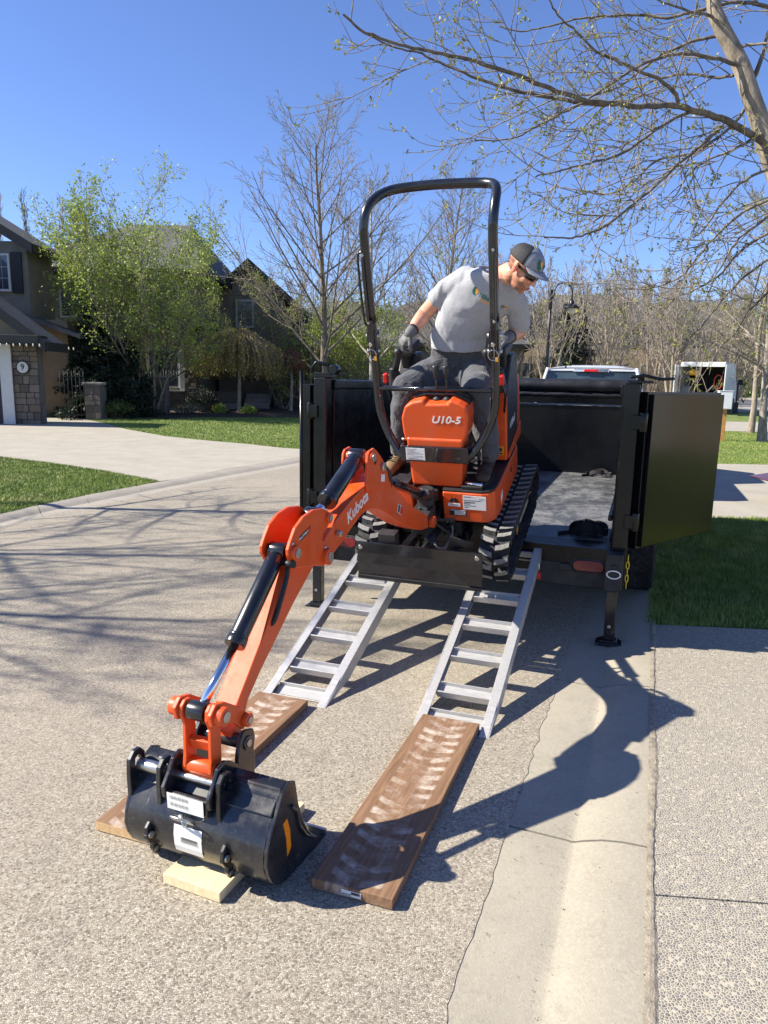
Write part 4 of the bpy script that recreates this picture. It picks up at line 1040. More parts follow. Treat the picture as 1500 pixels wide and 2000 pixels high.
text('maker_lettering', 'Kubota', .082, 'white_vinyl', Brot(1.005, 1.030, .0555, R_(2)), boom, .0008, .12, .0012, 1.02)
lb = MB().prism([(.512, .800), (.455, .752), (.480, .712), (.540, .762)], .0556, .0564, Bp).build('warning_sticker', 'white_sticker', boom)
MB().prism([(.483, .772), (.457, .750), (.480, .715), (.506, .737)], .0566, .0572, Bp).build('sticker_print', 'logo_print' if 'logo_print' in MATS else 'red_plastic', lb)
MB().prism([(.508, .793), (.490, .777), (.512, .743), (.532, .760)], .0566, .0572, Bp).build('sticker_print', 'ink', lb)
MB().prism([(.735, 1.075), (.69, 1.055), (.70, 1.02), (.745, 1.04)], .0702, .071, Bp).build('warning_sticker', 'white_sticker', boom)
# boom lift cylinder, on the inside of the elbow
def ram(a, mid, b, r, rr, l, parent, name, eye=True, matb='black_paint', over=.03):
    A, M_, Bb = B(*a, l), B(*mid, l), B(*b, l)
    d = (M_ - A).normalized()
    o = bpy.data.objects.new(name, None); COL.objects.link(o); o.parent = parent
    MB().cyl(A + d * over, M_, r, 24).build('cylinder_barrel', matb, o, .003)
    MB().cyl(M_ - d * .0, M_ + d * .03, r * 1.13, 24).cyl(M_ - d * .012, M_, r * 1.08, 24).build('cylinder_gland', matb, o, .003)
    MB().cyl(M_ + d * .03, Bb, rr, 18).build('piston_rod', 'chrome', o)
    if eye:
        MB().cyl(B(a[0], a[1], l - .035), B(a[0], a[1], l + .035), r * .95, 22).build('cylinder_eye', matb, o, .003)
        MB().cyl(B(b[0], b[1], l - .033), B(b[0], b[1], l + .033), rr * 2.0, 22).build('rod_eye', matb, o, .003)
    return o
ram((.0, .60), (.40, .86), (.66, 1.03), .027, .014, 0.0, ex, 'boom_cylinder')
c1 = ram((.835, 1.208), (1.165, 1.150), (1.327, 1.143), .040, .020, 0.0, ex, 'arm_cylinder')
c2_ = ram((1.628, 1.148), (1.985, .988), (2.262, .892), .035, .0165, -.0, ex, 'bucket_cylinder')
MB().tube(smooth_path([B(1.64, 1.10, .03), B(1.66, 1.105, .05), B(1.70, 1.06, .055), B(1.78, .99, .055), B(1.82, .955, .05), B(1.83, .94, .03)], 5), .010, 8).build('hose_guard', 'matte_black', c2_)
MB().cyl(B(1.665, 1.118, .035), B(1.665, 1.118, .085), .014, 12).build('hose_fitting', 'matte_black', c2_)
MB().tube(smooth_path([B(.69, 1.09, .03), B(.65, 1.08, .05), B(.60, 1.02, .055), B(.58, .95, .05), B(.60, .90, .03)], 6), .011, 10).build('boom_hose', 'hose_rubber', ex)
# arm
arm = bpy.data.objects.new('arm', None); COL.objects.link(arm); arm.parent = ex
ab = [(1.62, 1.082), (1.66, 1.075), (1.84, .970), (2.02, .866), (2.125, .806), (2.185, .735), (2.20, .695), (2.185, .665), (2.150, .668), (2.115, .715), (2.055, .775), (1.95, .822), (1.836, .862), (1.66, .925), (1.45, .982), (1.40, .992), (1.375, 1.02), (1.39, 1.055), (1.42, 1.085)]
MB().prism(ab, -.045, .045, Bp).build('arm_body', 'orange_paint', arm, .005, 2)
ae = [(1.672, 1.160), (1.660, 1.12), (1.64, 1.085), (1.58, 1.05), (1.50, 1.01), (1.43, .965), (1.395, .955), (1.362, .968), (1.352, 1.0), (1.365, 1.035), (1.40, 1.075), (1.385, 1.098), (1.345, 1.103), (1.310, 1.115), (1.303, 1.145), (1.318, 1.172), (1.353, 1.200), (1.434, 1.236), (1.517, 1.248), (1.591, 1.236), (1.640, 1.205), (1.668, 1.182)]
for l0, l1 in ((-.060, -.046), (.056, .070)): MB().prism(ae, l0, l1, Bp).build('arm_plate', 'orange_paint', arm, .003, 2)
MB().prism([(1.60, 1.06), (1.43, .99), (1.40, 1.05), (1.50, 1.12)], .046, .0555, Bp).build('arm_gusset', 'orange_paint', arm, .002)
for (s_, h_), r_, w_ in (((1.632, 1.150), .031, .088), ((1.327, 1.143), .024, .084), ((1.392, .992), .036, .092)):
    for l0, l1 in ((-w_ + .022, -.045), (.050, w_)): MB().cyl(B(s_, h_, l0), B(s_, h_, l1), r_, 22).build('pin_boss', 'orange_paint', arm, .004)
    MB().cyl(B(s_, h_, w_ + .0005), B(s_, h_, w_ + .004), r_ * .62, 20).build('pin_cap', 'bolt_steel', arm, .002)
    MB().cyl(B(s_, h_ + r_ + .001, w_ - .02), B(s_ - .004, h_ + r_ + .014, w_ - .02), .007, 6).build('bolt', 'bolt_steel', arm)
tb_ = MB().prism([(1.575, 1.190), (1.482, 1.188), (1.486, 1.166), (1.578, 1.168)], .0702, .071, Bp).build('arm_decal', 'ink', arm)
text('arm_lettering', 'TRACTORLAND', .0135, 'white_vinyl', Brot(1.535, 1.1785, .0712, R_(1)), tb_, .0003, .1, .0003)
MB().prism([(1.503, 1.186), (1.485, 1.186), (1.488, 1.168), (1.506, 1.168)], .0711, .0716, Bp).build('decal_mark', 'red_plastic', tb_)
# wing nuts on the far side of the knuckle
for s_, h_ in ((1.50, 1.20), (1.60, 1.14)):
    MB().cyl(B(s_, h_, -.061), B(s_, h_, -.085), .008, 8).cyl(B(s_ - .02, h_ + .012, -.078), B(s_ - .02, h_ + .012, -.088), .014, 12).cyl(B(s_ + .02, h_ - .012, -.078), B(s_ + .02, h_ - .012, -.088), .014, 12).bar(B(s_ - .02, h_ + .012, -.083), B(s_ + .02, h_ - .012, -.083), .012, .018).build('hose_clamp', 'plastic_black', arm, .002, fix=False)
# bucket links
lk = bpy.data.objects.new('bucket_link', None); COL.objects.link(lk); lk.parent = ex
for l0, l1 in ((-.058, -.044), (.044, .058)):
    MB().prism([(2.262, .930), (2.285, .92), (2.297, .89), (2.292, .85), (2.308, .80), (2.325, .745), (2.345, .70), (2.338, .668), (2.312, .66), (2.288, .675), (2.272, .72), (2.255, .78), (2.236, .85), (2.228, .89), (2.238, .92)], l0, l1, Bp).build('link_plate', 'orange_paint', lk, .003, 2)
MB().box(-.0435, .0435, -.012, .012, -.02, .02, Matrix.Translation(B(2.285, .77, 0))).build('link_bridge', 'orange_paint', lk, .002)
for l0, l1 in ((-.108, -.06), (.06, .108)): MB().cyl(B(2.262, .892, l0), B(2.262, .892, l1), .032, 22).build('pin_boss', 'orange_paint', lk, .004)
MB().cyl(B(2.262, .892, .1085), B(2.262, .892, .112), .019, 20).build('pin_cap', 'bolt_steel', lk, .002)
MB().cyl(B(2.315, .690, -.062), B(2.315, .690, .062), .030, 22).build('lower_boss', 'orange_paint', lk, .004)
for l0, l1 in ((-.078, -.062), (.062, .078)):
    MB().prism([(2.262, .938), (2.300, .92), (2.303, .875), (2.272, .85), (2.20, .80), (2.160, .735), (2.125, .73), (2.112, .765), (2.15, .83), (2.215, .91)], l0, l1, Bp).build('rocker_plate', 'orange_paint', lk, .003, 2)
for l0, l1 in ((-.10, -.079), (.079, .10)): MB().cyl(B(2.14, .765, l0), B(2.14, .765, l1), .025, 18).build('rocker_boss', 'orange_paint', lk, .003)
MB().cyl(B(2.14, .765, .1005), B(2.14, .765, .104), .014, 16).build('pin_cap', 'bolt_steel', lk, .002)
# quick coupler
qc = bpy.data.objects.new('quick_coupler', None); COL.objects.link(qc); qc.parent = ex
qp = [(2.155, .735), (2.128, .715), (2.128, .68), (2.150, .64), (2.155, .60), (2.175, .545), (2.23, .535), (2.31, .575), (2.395, .60), (2.43, .635), (2.425, .675), (2.38, .705), (2.345, .735), (2.305, .735), (2.275, .705), (2.25, .665), (2.235, .70), (2.205, .735), (2.18, .75)]
for l0, l1 in ((-.098, -.082), (.082, .098)): MB().prism(qp, l0, l1, Bp).build('coupler_plate', 'bucket_paint', qc, .004, 2)
MB().cyl(B(2.178, .695, -.10), B(2.178, .695, .104), .026, 20).cyl(B(2.315, .690, -.085), B(2.315, .690, .085), .02, 16).build('coupler_pin', 'bucket_paint', qc, .003, fix=False)
MB().cyl(B(2.178, .695, .1045), B(2.178, .695, .108), .014, 16).build('pin_cap', 'bolt_steel', qc, .002)
MB().prism([(2.42, .655), (2.435, .60), (2.39, .56), (2.20, .52), (2.20, .535), (2.38, .575), (2.415, .61), (2.405, .655)], -.081, .081, Bp).build('coupler_plate_front', 'bucket_paint', qc, .004)
ct = MB().prism([(2.424, .661), (2.439, .603), (2.4405, .604), (2.4255, .662)], -.075, .070, Bp).build('barcode_label', 'white_sticker', qc)
m = MB()
def on_face(t, l): return B(2.4262 + .0147 * t, .6615 - .058 * t, l)
for row, (a, b) in enumerate(((.12, .32), (.55, .75))):
    for i in range(15):
        l0 = -.062 + i * .005; w2 = .0012 + (.0012 if i % 3 == 1 else 0)
        vs = [on_face(a, l0), on_face(a, l0 + w2), on_face(b, l0 + w2), on_face(b, l0)]
        m.add([v + Vector((0, -.0012, .0006)) for v in vs], [(0, 1, 2, 3)])
m.build('barcode_print', 'ink', ct, fix=False)['kind'] = 'stuff'
# locking pin with a ring
MB().cyl(B(2.452, .60, -.018), B(2.475, .583, .015), .007, 12).build('coupler_lock_pin', 'zinc', qc, .002)
ring = [B(2.462 + .016 * math.sin(t), .59 + .030 * math.sin(t), -.005 + .042 * math.cos(t)) for t in [2 * math.pi * i / 22 for i in range(23)]]
MB().tube(ring, .004, 8, False).build('linchpin_ring', 'zinc', qc)
# bucket
bk = bpy.data.objects.new('bucket', None); COL.objects.link(bk); bk.parent = ex
side = [(2.238, .640), (2.268, .668), (2.316, .663), (2.35, .640), (2.385, .615), (2.425, .585), (2.458, .548), (2.476, .505), (2.478, .46), (2.468, .415), (2.445, .372), (2.400, .338), (2.33, .308), (2.24, .272), (2.17, .236), (2.106, .204), (2.110, .222), (2.155, .262), (2.195, .315), (2.222, .38), (2.238, .45), (2.245, .54)]
LB, RB = -.262, .312
for l0, l1 in ((LB, LB + .014), (RB - .014, RB)): MB().prism(side, l0, l1, Bp).build('side_plate', 'bucket_paint', bk, .003, 2)
shell = [Vector((a, b, 0)) for a, b in side[1:16]]
sp_ = smooth_path(shell, 4); inner = []
for i, p_ in enumerate(sp_):
    d = (sp_[min(i + 1, len(sp_) - 1)] - sp_[max(i - 1, 0)]).normalized(); nn = Vector((d.y, -d.x, 0)); inner.append(p_ + nn * .010)
cx_ = Vector((2.33, .45, 0))
if (inner[len(inner) // 2] - cx_).length > (sp_[len(sp_) // 2] - cx_).length: inner = [p_ * 2 - q for p_, q in zip(sp_, inner)]
m = MB(); k = len(sp_); vs = []
for l_ in (LB + .0145, RB - .0145):
    for p_, q in zip(sp_, inner): pp = p_.lerp(q, .08); vs += [B(pp.x, pp.y, l_), B(q.x, q.y, l_)]
fs = []
for i in range(k - 1):
    a, b = i * 2, (i + 1) * 2; o2 = 2 * k
    fs += [(a, b, b + o2, a + o2), (a + 1, a + 1 + o2, b + 1 + o2, b + 1)]
m.add(vs, fs, True); m.add([B(p_.x, p_.y, l_) for l_ in (LB + .0145, RB - .0145) for p_ in (sp_[-1], inner[-1])], [(0, 1, 3, 2)])
m.add([B(p_.x, p_.y, l_) for l_ in (LB + .0145, RB - .0145) for p_ in (sp_[0], inner[0])], [(0, 1, 3, 2)])
m.build('bucket_shell', 'bucket_paint', bk)
MB().bar(B(2.125, .222, LB - .004), B(2.125, .222, RB + .004), .014, .07, (0, .3, 1)).build('cutting_lip', 'zinc', bk, .002)
MB().prism([(2.25, .640), (2.30, .668), (2.385, .625), (2.38, .613), (2.30, .652), (2.258, .628)], -.2, RB - .015, Bp).build('torsion_plate', 'bucket_paint', bk, .004)
def hookp(l0, l1, nm='hook_plate'):
    o_ = [(2.43, .57), (2.405, .66), (2.385, .712), (2.355, .728), (2.325, .718), (2.312, .69), (2.322, .665), (2.335, .672), (2.334, .69), (2.345, .702), (2.362, .698), (2.370, .675), (2.352, .652), (2.33, .64), (2.36, .60)]
    MB().prism(o_, l0, l1, Bp).build(nm, 'bucket_paint', bk, .003, 2)
hookp(-.262, -.244); hookp(-.136, -.118); hookp(.104, .122)
MB().cyl(B(2.352, .668, -.243), B(2.352, .668, -.137), .021, 18).build('hook_pin', 'zinc', bk, .002)
MB().cyl(B(2.352, .668, -.117), B(2.352, .668, .103), .014, 18).build('hook_pin', 'zinc', bk, .002)
for l_ in (-.155, .15):   # lifting eyes on the back of the bucket
    m = MB().prism([(2.468, .545), (2.493, .535), (2.507, .50), (2.500, .47), (2.488, .458), (2.497, .44), (2.49, .405), (2.470, .392), (2.462, .41), (2.472, .45), (2.472, .50)], l_, l_ + .014, Bp)
    m.build('lifting_eye', 'bucket_paint', bk, .003)
    MB().cyl(B(2.488, .505, l_ + .0142), B(2.488, .505, l_ + .024), .012, 12).cyl(B(2.482, .425, l_ + .0142), B(2.482, .425, l_ + .017), .010, 12).build('eye_washer', 'zinc', bk, fix=False)
lbq = MB()
fr = [(.555, 2.4555), (.52, 2.4715), (.48, 2.4800), (.455, 2.4800)]
for (h0, s0), (h1, s1_) in zip(fr, fr[1:]): lbq.add([B(s0 + .0012, h0, -.05), B(s0 + .0012, h0, .062), B(s1_ + .0012, h1, .062), B(s1_ + .0012, h1, -.05)], [(0, 1, 2, 3)])
lo_ = lbq.build('bucket_label', 'white_sticker', bk)
m = MB()
for i in range(22):
    l0 = -.02 + i * .003; m.add([B(2.4738, .52, l0), B(2.4738, .52, l0 + .0015), B(2.4788, .50, l0 + .0015), B(2.4788, .50, l0)], [(0, 1, 2, 3)])
m.build('barcode_print', 'ink', lo_, fix=False)['kind'] = 'stuff'
rf = [(2.375, .560), (2.345, .575), (2.330, .50), (2.345, .435), (2.372, .425), (2.352, .49)]
MB().prism([(2.352, .560), (2.326, .558), (2.322, .50), (2.336, .43), (2.366, .42), (2.352, .49)], RB + .0004, RB + .0012, Bp).build('side_reflector', 'orange_reflector', bk)
MB().tube([B(2.29, .58, RB + .004), B(2.27, .53, RB + .004), B(2.272, .46, RB + .004), B(2.245, .38, RB + .004), B(2.20, .31, RB + .004)], .006, 8).build('weld_bead', 'bucket_paint', bk)

# the pale board under the bucket
def wedge_board():
    a, b, c = Vector((-.728, 2.148, 0)), Vector((-.475, 2.10, 0)), Vector((-.27, 2.60, 0))
    x = Vector((.39, .92, 0)).normalized(); y = Vector((-x.y, x.x, 0))
    cen = (Vector((-.728, 2.148, 0)) + Vector((-.505, 2.077, 0))) / 2 + x * .28
    t = thing('pale_board', 'short pale pine board lying crosswise under the black bucket', 'board', M=frame(x, y, Vector((0, 0, 1)), cen + Vector((0, 0, .0125))))
    MB().box(-.28, .28, -.115, .115, 0, .037).build('board', 'pine_pale', t, .002)
wedge_board()
# ------------------------------------------------------------------ the operator
pe = thing('person', 'man in grey T-shirt, cap and dark trousers sitting in the excavator, leaning to look down', 'person', M=MM)
def caps(m, pts, rs, n=14):
    P = [Vector(p) for p in pts]; m.tube(P, rs, n)
    for p, r in zip(P, rs): m.ell(p, (r, r, r), n=n, m=8)
def loft(m, rings, n=28):
    vs = []
    for c, ac, a, b in rings:
        c = Vector(c); ac = Vector(ac).normalized(); f = Vector((0, 1, 0)); f = (f - ac * f.dot(ac)).normalized()
        for k in range(n):
            t = 2 * math.pi * k / n; q = .85
            cx, sx = math.cos(t), math.sin(t)
            vs.append(c + ac * a * math.copysign(abs(cx) ** q, cx) + f * b * math.copysign(abs(sx) ** q, sx))
    fs = [(i * n + k, i * n + (k + 1) % n, (i + 1) * n + (k + 1) % n, (i + 1) * n + k) for i in range(len(rings) - 1) for k in range(n)]
    fs += [tuple(range(n)), tuple((len(rings) - 1) * n + k for k in range(n))]
    m.add(vs, fs, True)
def organic(m, name, mat, vox, smooth_n=4, folds=0, fsize=.1, seed=0, parent=None):
    o = m.build(name, mat, parent or pe, smooth=True)
    r = o.modifiers.new('remesh', 'REMESH'); r.mode = 'VOXEL'; r.voxel_size = vox; r.use_smooth_shade = True
    s = o.modifiers.new('smooth', 'SMOOTH'); s.iterations = smooth_n; s.factor = .5
    if folds:
        for i, (sz, st) in enumerate(((fsize, folds), (fsize * .42, folds * .5))):
            tx = bpy.data.textures.new(name + '_folds%d' % i, 'MARBLE' if i == 0 else 'CLOUDS')
            tx.noise_scale = sz
            if i == 0: tx.turbulence = 6; tx.noise_basis = 'BLENDER_ORIGINAL'
            d = o.modifiers.new('folds', 'DISPLACE'); d.texture = tx; d.strength = st; d.mid_level = .5; d.texture_coords = 'LOCAL'
    # bake the modifiers so that every part is one plain continuous mesh
    dg = bpy.context.evaluated_depsgraph_get(); dg.update()
    me = bpy.data.meshes.new_from_object(o.evaluated_get(dg)); o.modifiers.clear(); o.data = me
    me.polygons.foreach_set('use_smooth', [True] * len(me.polygons))
    if not me.materials: me.materials.append(MATS[mat])
    return o
M3 = MM.to_3x3(); M3i = M3.inverted()
Fw = Vector((.58, -.46, -.60)).normalized(); Cw = Vector((.38, -.42, .78)); Cw = (Cw - Fw * Cw.dot(Fw)).normalized()
Fm, Cm = M3i @ Fw, M3i @ Cw; Lm = Cm.cross(Fm)
HC = Vector((.498, -.095, 1.832))
HM = frame(Fm, Lm, Cm, HC)
def H(x, y, z): return HM @ Vector((x, y, z))
H3 = HM.to_3x3()
# jaw position drives where the stubble grows
nb = N('skin_face')
f = nb.noise(14, 5); c = nb.mix(nb.val(f, 0, 1, .3, .7), srgb(200, 136, 108), srgb(224, 168, 142))
def around(pt, r0_, r1_):
    d = nb.new('ShaderNodeVectorMath', operation='DISTANCE'); nb.link(nb.tc.outputs['Object'], d.inputs[0]); d.inputs[1].default_value = pt
    return nb.val(d.outputs['Value'], 1, 0, r0_, r1_)
mk = around(H(.035, -.03, -.085), .045, .075)
mk2 = around(H(.115, 0, -.02), .03, .045)
mk = nb.math('MULTIPLY', mk, nb.math('SUBTRACT', 1, mk2))
st = nb.math('MULTIPLY', mk, nb.val(nb.noise(210, 3, .7), .25, .95, .35, .62))
c = nb.mix(st, c, srgb(120, 76, 50))
c = nb.mix(nb.math('MULTIPLY', around(H(-.005, -.08, -.01), .015, .035), .5), c, srgb(214, 96, 78))
nb.set(c, .5); nb.b.inputs['Subsurface Weight'].default_value = .1; nb.b.inputs['Subsurface Radius'].default_value = (.02, .008, .004)
nb.bump(nb.noise(240, 2), .1, .002); MATS['skin_face'] = nb.m
m = MB()
m.ell(H(-.012, 0, .026), (.092, .074, .080), H3, 20, 14); m.ell(H(.028, 0, -.028), (.064, .061, .082), H3, 20, 14)
m.ell(H(.032, 0, -.080), (.052, .050, .036), H3); m.ell(H(.066, 0, -.100), (.022, .024, .020), H3); m.ell(H(.082, 0, .018), (.018, .052, .016), H3)
caps(m, [H(.090, 0, .010), H(.102, 0, -.010), H(.112, 0, -.030)], [.010, .011, .0135], 10)
for s in (-1, 1):
    m.ell(H(.104, s * .011, -.034), (.010, .008, .008), H3, 10, 6); m.ell(H(.058, s * .036, -.032), (.030, .022, .024), H3)
    m.ell(H(-.002, s * .078, -.004), (.017, .009, .032), H3, 12, 8); m.ell(H(-.004, s * .084, .010), (.014, .006, .018), H3, 10, 6)
m.ell(H(.088, 0, -.064), (.014, .024, .008), H3, 10, 6); m.ell(H(.084, 0, -.078), (.013, .02, .007), H3, 10, 6)
caps(m, [(.31, .03, 1.73), (.36, .01, 1.775), (.425, -.03, 1.80), tuple(H(-.035, 0, -.06))], [.070, .064, .060, .060], 18)
# trunk under the clothes and both arms, one continuous figure
loft(m, [((.05, .17, 1.20), (1, 0, 0), .13, .09), ((.07, .11, 1.42), (1, 0, -.05), .14, .09), ((.18, .05, 1.62), (1, 0, -.25), .16, .09), ((.29, .03, 1.735), (1, 0, -.36), .10, .06)], 20)
ELR, WRR = Vector((-.138, .095, 1.555)), Vector((-.195, -.085, 1.468))
caps(m, [(.10, .03, 1.765), (.02, .05, 1.70), tuple(ELR), tuple(ELR.lerp(WRR, .45)), tuple(WRR)], [.050, .052, .047, .044, .029], 18)
ELL, WRL = Vector((.425, .17, 1.405)), Vector((.395, -.010, 1.418))
caps(m, [(.42, .05, 1.62), (.44, .10, 1.52), tuple(ELL), tuple(ELL.lerp(WRL, .45)), tuple(WRL)], [.052, .050, .045, .042, .029], 18)
organic(m, 'body', 'skin_face', .0045, 3)
# lips, sunglasses, hair, cap
MB().ell(H(.1005, -.0, -.0665), (.004, .019, .0035), H3, 12, 6).ell(H(.0975, 0, -.0755), (.004, .016, .004), H3, 12, 6).build('lips', 'lip', pe)
m = MB()
for s in (-1, 1):
    vs = []; n_ = 9
    for i in range(n_):
        t = i / (n_ - 1); yy = s * (.008 + .058 * t); xx = .109 - .036 * t ** 2; hh = .024 * (1 - .25 * t) * (1 - .35 * max(0, .25 - t) / .25)
        vs += [H(xx + .002, yy, .006 + hh * .6), H(xx - .002, yy, .006 - hh)]
    m.add(vs, [(2 * i, 2 * i + 1, 2 * i + 3, 2 * i + 2) for i in range(n_ - 1)], True)
sg = m.build('sunglasses', 'shades', pe, fix=False); sd = sg.modifiers.new('s', 'SOLIDIFY'); sd.thickness = .003
for s in (-1, 1): MB().bar(H(.074, s * .069, .012), H(-.005, s * .080, .016), .004, .011, Cm).build('glasses_arm', 'shades', sg, fix=False)
m = MB()
for i in range(900):
    rng = random.Random(i); a = rng.uniform(.55 * math.pi, 1.45 * math.pi); zz = rng.uniform(-.055, .035)
    rr = math.sqrt(max(.05, 1 - ((zz - .032) / .088) ** 2)); p = H(-.012 + math.cos(a) * .098 * rr, math.sin(a) * .078 * rr, zz); q = p + H3 @ Vector((math.cos(a) * .004 - .004, math.sin(a) * .003, -.010))
    d = H3 @ Vector((-math.sin(a), math.cos(a), 0)) * .0011
    m.add([p - d, p + d, q], [(0, 1, 2)])
m.build('hair', 'hair', pe, fix=False)['kind'] = 'stuff'
def dome(a0, a1, name, mat, rx=.112, ry=.090, rz_=.088, z0=.036, th=None):
    m = MB(); nA, nR = 26, 12; vs = []
    for i in range(nA + 1):
        a = a0 + (a1 - a0) * i / nA
        for j in range(nR + 1):
            t = (math.pi / 2) * j / nR; k = 1 if j else 1.0
            flat_ = 1.0 - .06 * (math.sin(t) ** 6)
            vs.append(H(-.006 + math.cos(a) * rx * math.cos(t) ** .8, math.sin(a) * ry * math.cos(t) ** .8, z0 + rz_ * math.sin(t) * flat_))
    m.add(vs, [(i * (nR + 1) + j, (i + 1) * (nR + 1) + j, (i + 1) * (nR + 1) + j + 1, i * (nR + 1) + j + 1) for i in range(nA) for j in range(nR)], True)
    o = m.build(name, mat, cap, fix=True); s = o.modifiers.new('s', 'SOLIDIFY'); s.thickness = .0025; return o
cap = bpy.data.objects.new('cap', None); COL.objects.link(cap); cap.parent = pe
dome(-R_(68), R_(68), 'cap_front', 'cap_grey', .114, .092, .090)
dome(R_(68), R_(292), 'cap_back', 'cap_mesh')
for a in (-R_(68), R_(68)):
    MB().tube([H(-.006 + math.cos(a) * .114 * math.cos(t) ** .8, math.sin(a) * .092 * math.cos(t) ** .8, .036 + .091 * math.sin(t)) for t in [math.pi / 2 * j / 12 for j in range(12)]], .0016, 6, False).build('cap_seam', 'ink', cap)
MB().ell(H(-.006, 0, .124), (.006, .006, .004), H3, 10, 6).build('cap_button', 'cap_grey', cap)
m = MB(); vs = []
for i in range(17):
    a = -R_(62) + R_(124) * i / 16
    for j in range(7):
        q = j / 6; x = -.006 + math.cos(a) * (.112 + .0); y = math.sin(a) * .090
        ext = .068 * math.cos(a) ** .7 * q
        vs.append(H(x + ext, y * (1 - .05 * q), .046 - .010 * q - .020 * (y / .09) ** 2 * (.4 + q * .6)))
m.add(vs, [(i * 7 + j, (i + 1) * 7 + j, (i + 1) * 7 + j + 1, i * 7 + j + 1) for i in range(16) for j in range(6)], True)
br = m.build('cap_brim', 'cap_grey', cap); sd = br.modifiers.new('s', 'SOLIDIFY'); sd.thickness = .004
def dome_pt(a, t, off): return H(-.006 + math.cos(a) * (.114 + off) * math.cos(t) ** .8, math.sin(a) * (.092 + off) * math.cos(t) ** .8, .036 + (.090 + off) * math.sin(t))
def dome_patch(pts, mat, name, off=.0035):
    c = Vector((sum(p[0] for p in pts) / len(pts), sum(p[1] for p in pts) / len(pts)))
    m = MB(); vs = [dome_pt(c.x, c.y, off)]
    for a, t in pts: vs.append(dome_pt(a, t, off))
    m.add(vs, [(0, i + 1, (i + 1) % len(pts) + 1) for i in range(len(pts))], True); return m.build(name, mat, cap)
D = R_(1)
dome_patch([(-26 * D, 45 * D), (-31 * D, 30 * D), (-26 * D, 15 * D), (-14 * D, 8 * D), (-10 * D, 18 * D), (-18 * D, 24 * D), (-20 * D, 34 * D), (-17 * D, 44 * D)], 'logo_green', 'cap_logo')
dome_patch([(-15 * D, 42 * D), (-17 * D, 30 * D), (-8 * D, 18 * D), (-4 * D, 28 * D), (-7 * D, 38 * D)], 'logo_orange', 'cap_logo')
for i in range(3): dome_patch([((2 + i * 9) * D, 30 * D), ((2 + i * 9) * D, 18 * D), ((7 + i * 9) * D, 18 * D), ((7 + i * 9) * D, 30 * D)], 'logo_green', 'cap_logo')
# shirt
m = MB()
T1 = (1, 0, -.06)
loft(m, [((.052, .115, 1.325), T1, .176, .134), ((.060, .112, 1.40), T1, .176, .130), ((.118, .085, 1.50), (1, 0, -.16), .190, .126), ((.182, .055, 1.60), (1, 0, -.30), .196, .122), ((.232, .035, 1.685), (1, 0, -.40), .190, .112), ((.284, .020, 1.75), (1, 0, -.42), .155, .090), ((.318, .012, 1.79), (1, .1, -.36), .098, .080)], 32)
caps(m, [(.135, .03, 1.755), (.07, .035, 1.725), (.008, .045, 1.695), (-.035, .058, 1.655)], [.078, .073, .068, .064], 18)
m.tube([(-.01, .05, 1.675), (-.068, .066, 1.625)], [.065, .068], 20)
caps(m, [(.375, .03, 1.685), (.43, .07, 1.60), (.437, .11, 1.51)], [.078, .070, .066], 18)
m.tube([(.437, .10, 1.53), (.435, .145, 1.45)], [.066, .068], 20)
shirt = organic(m, 'shirt', 'shirt_grey', .007, 6, .006, .16)
cv = [(.320 + .088 * math.cos(t), .005 + .072 * math.sin(t), 1.795 - .034 * math.cos(t) - .012 * (math.sin(t) < 0) * -math.sin(t) * 1.0) for t in [2 * math.pi * i / 30 for i in range(31)]]
MB().tube(cv, .0065, 8, False).build('collar', 'shirt_grey', pe)
# trousers
m = MB()
loft(m, [((.045, .19, 1.07), (1, 0, 0), .18, .15), ((.045, .185, 1.17), (1, 0, 0), .195, .155), ((.048, .15, 1.28), (1, 0, 0), .176, .140), ((.052, .125, 1.355), T1, .158, .114)], 28)
KR_, AR_ = (-.235, -.115, 1.125), (-.325, -.10, .70)
KL_, AL_ = (.225, -.125, 1.145), (.275, -.09, .70)
caps(m, [(-.05, .18, 1.15), (-.15, .03, 1.14), KR_], [.125, .112, .092], 20); caps(m, [KR_, (-.285, -.105, .92), AR_], [.090, .078, .066], 18)
caps(m, [(.14, .18, 1.15), (.19, .03, 1.15), KL_], [.125, .112, .094], 20); caps(m, [KL_, (.255, -.10, .92), AL_], [.092, .080, .070], 18)
organic(m, 'trousers', 'trousers', .0085, 6, .014, .15)
m = MB(); ringp = [(.052 + .158 * math.cos(t), .122 + .116 * math.sin(t), 1.345 - .01 * math.cos(t)) for t in [2 * math.pi * i / 40 for i in range(41)]]
for a, b in zip(ringp, ringp[1:]): m.bar(a, b, .004, .038, (0, 0, 1))
m.build('waistband', 'trousers', pe, fix=False)
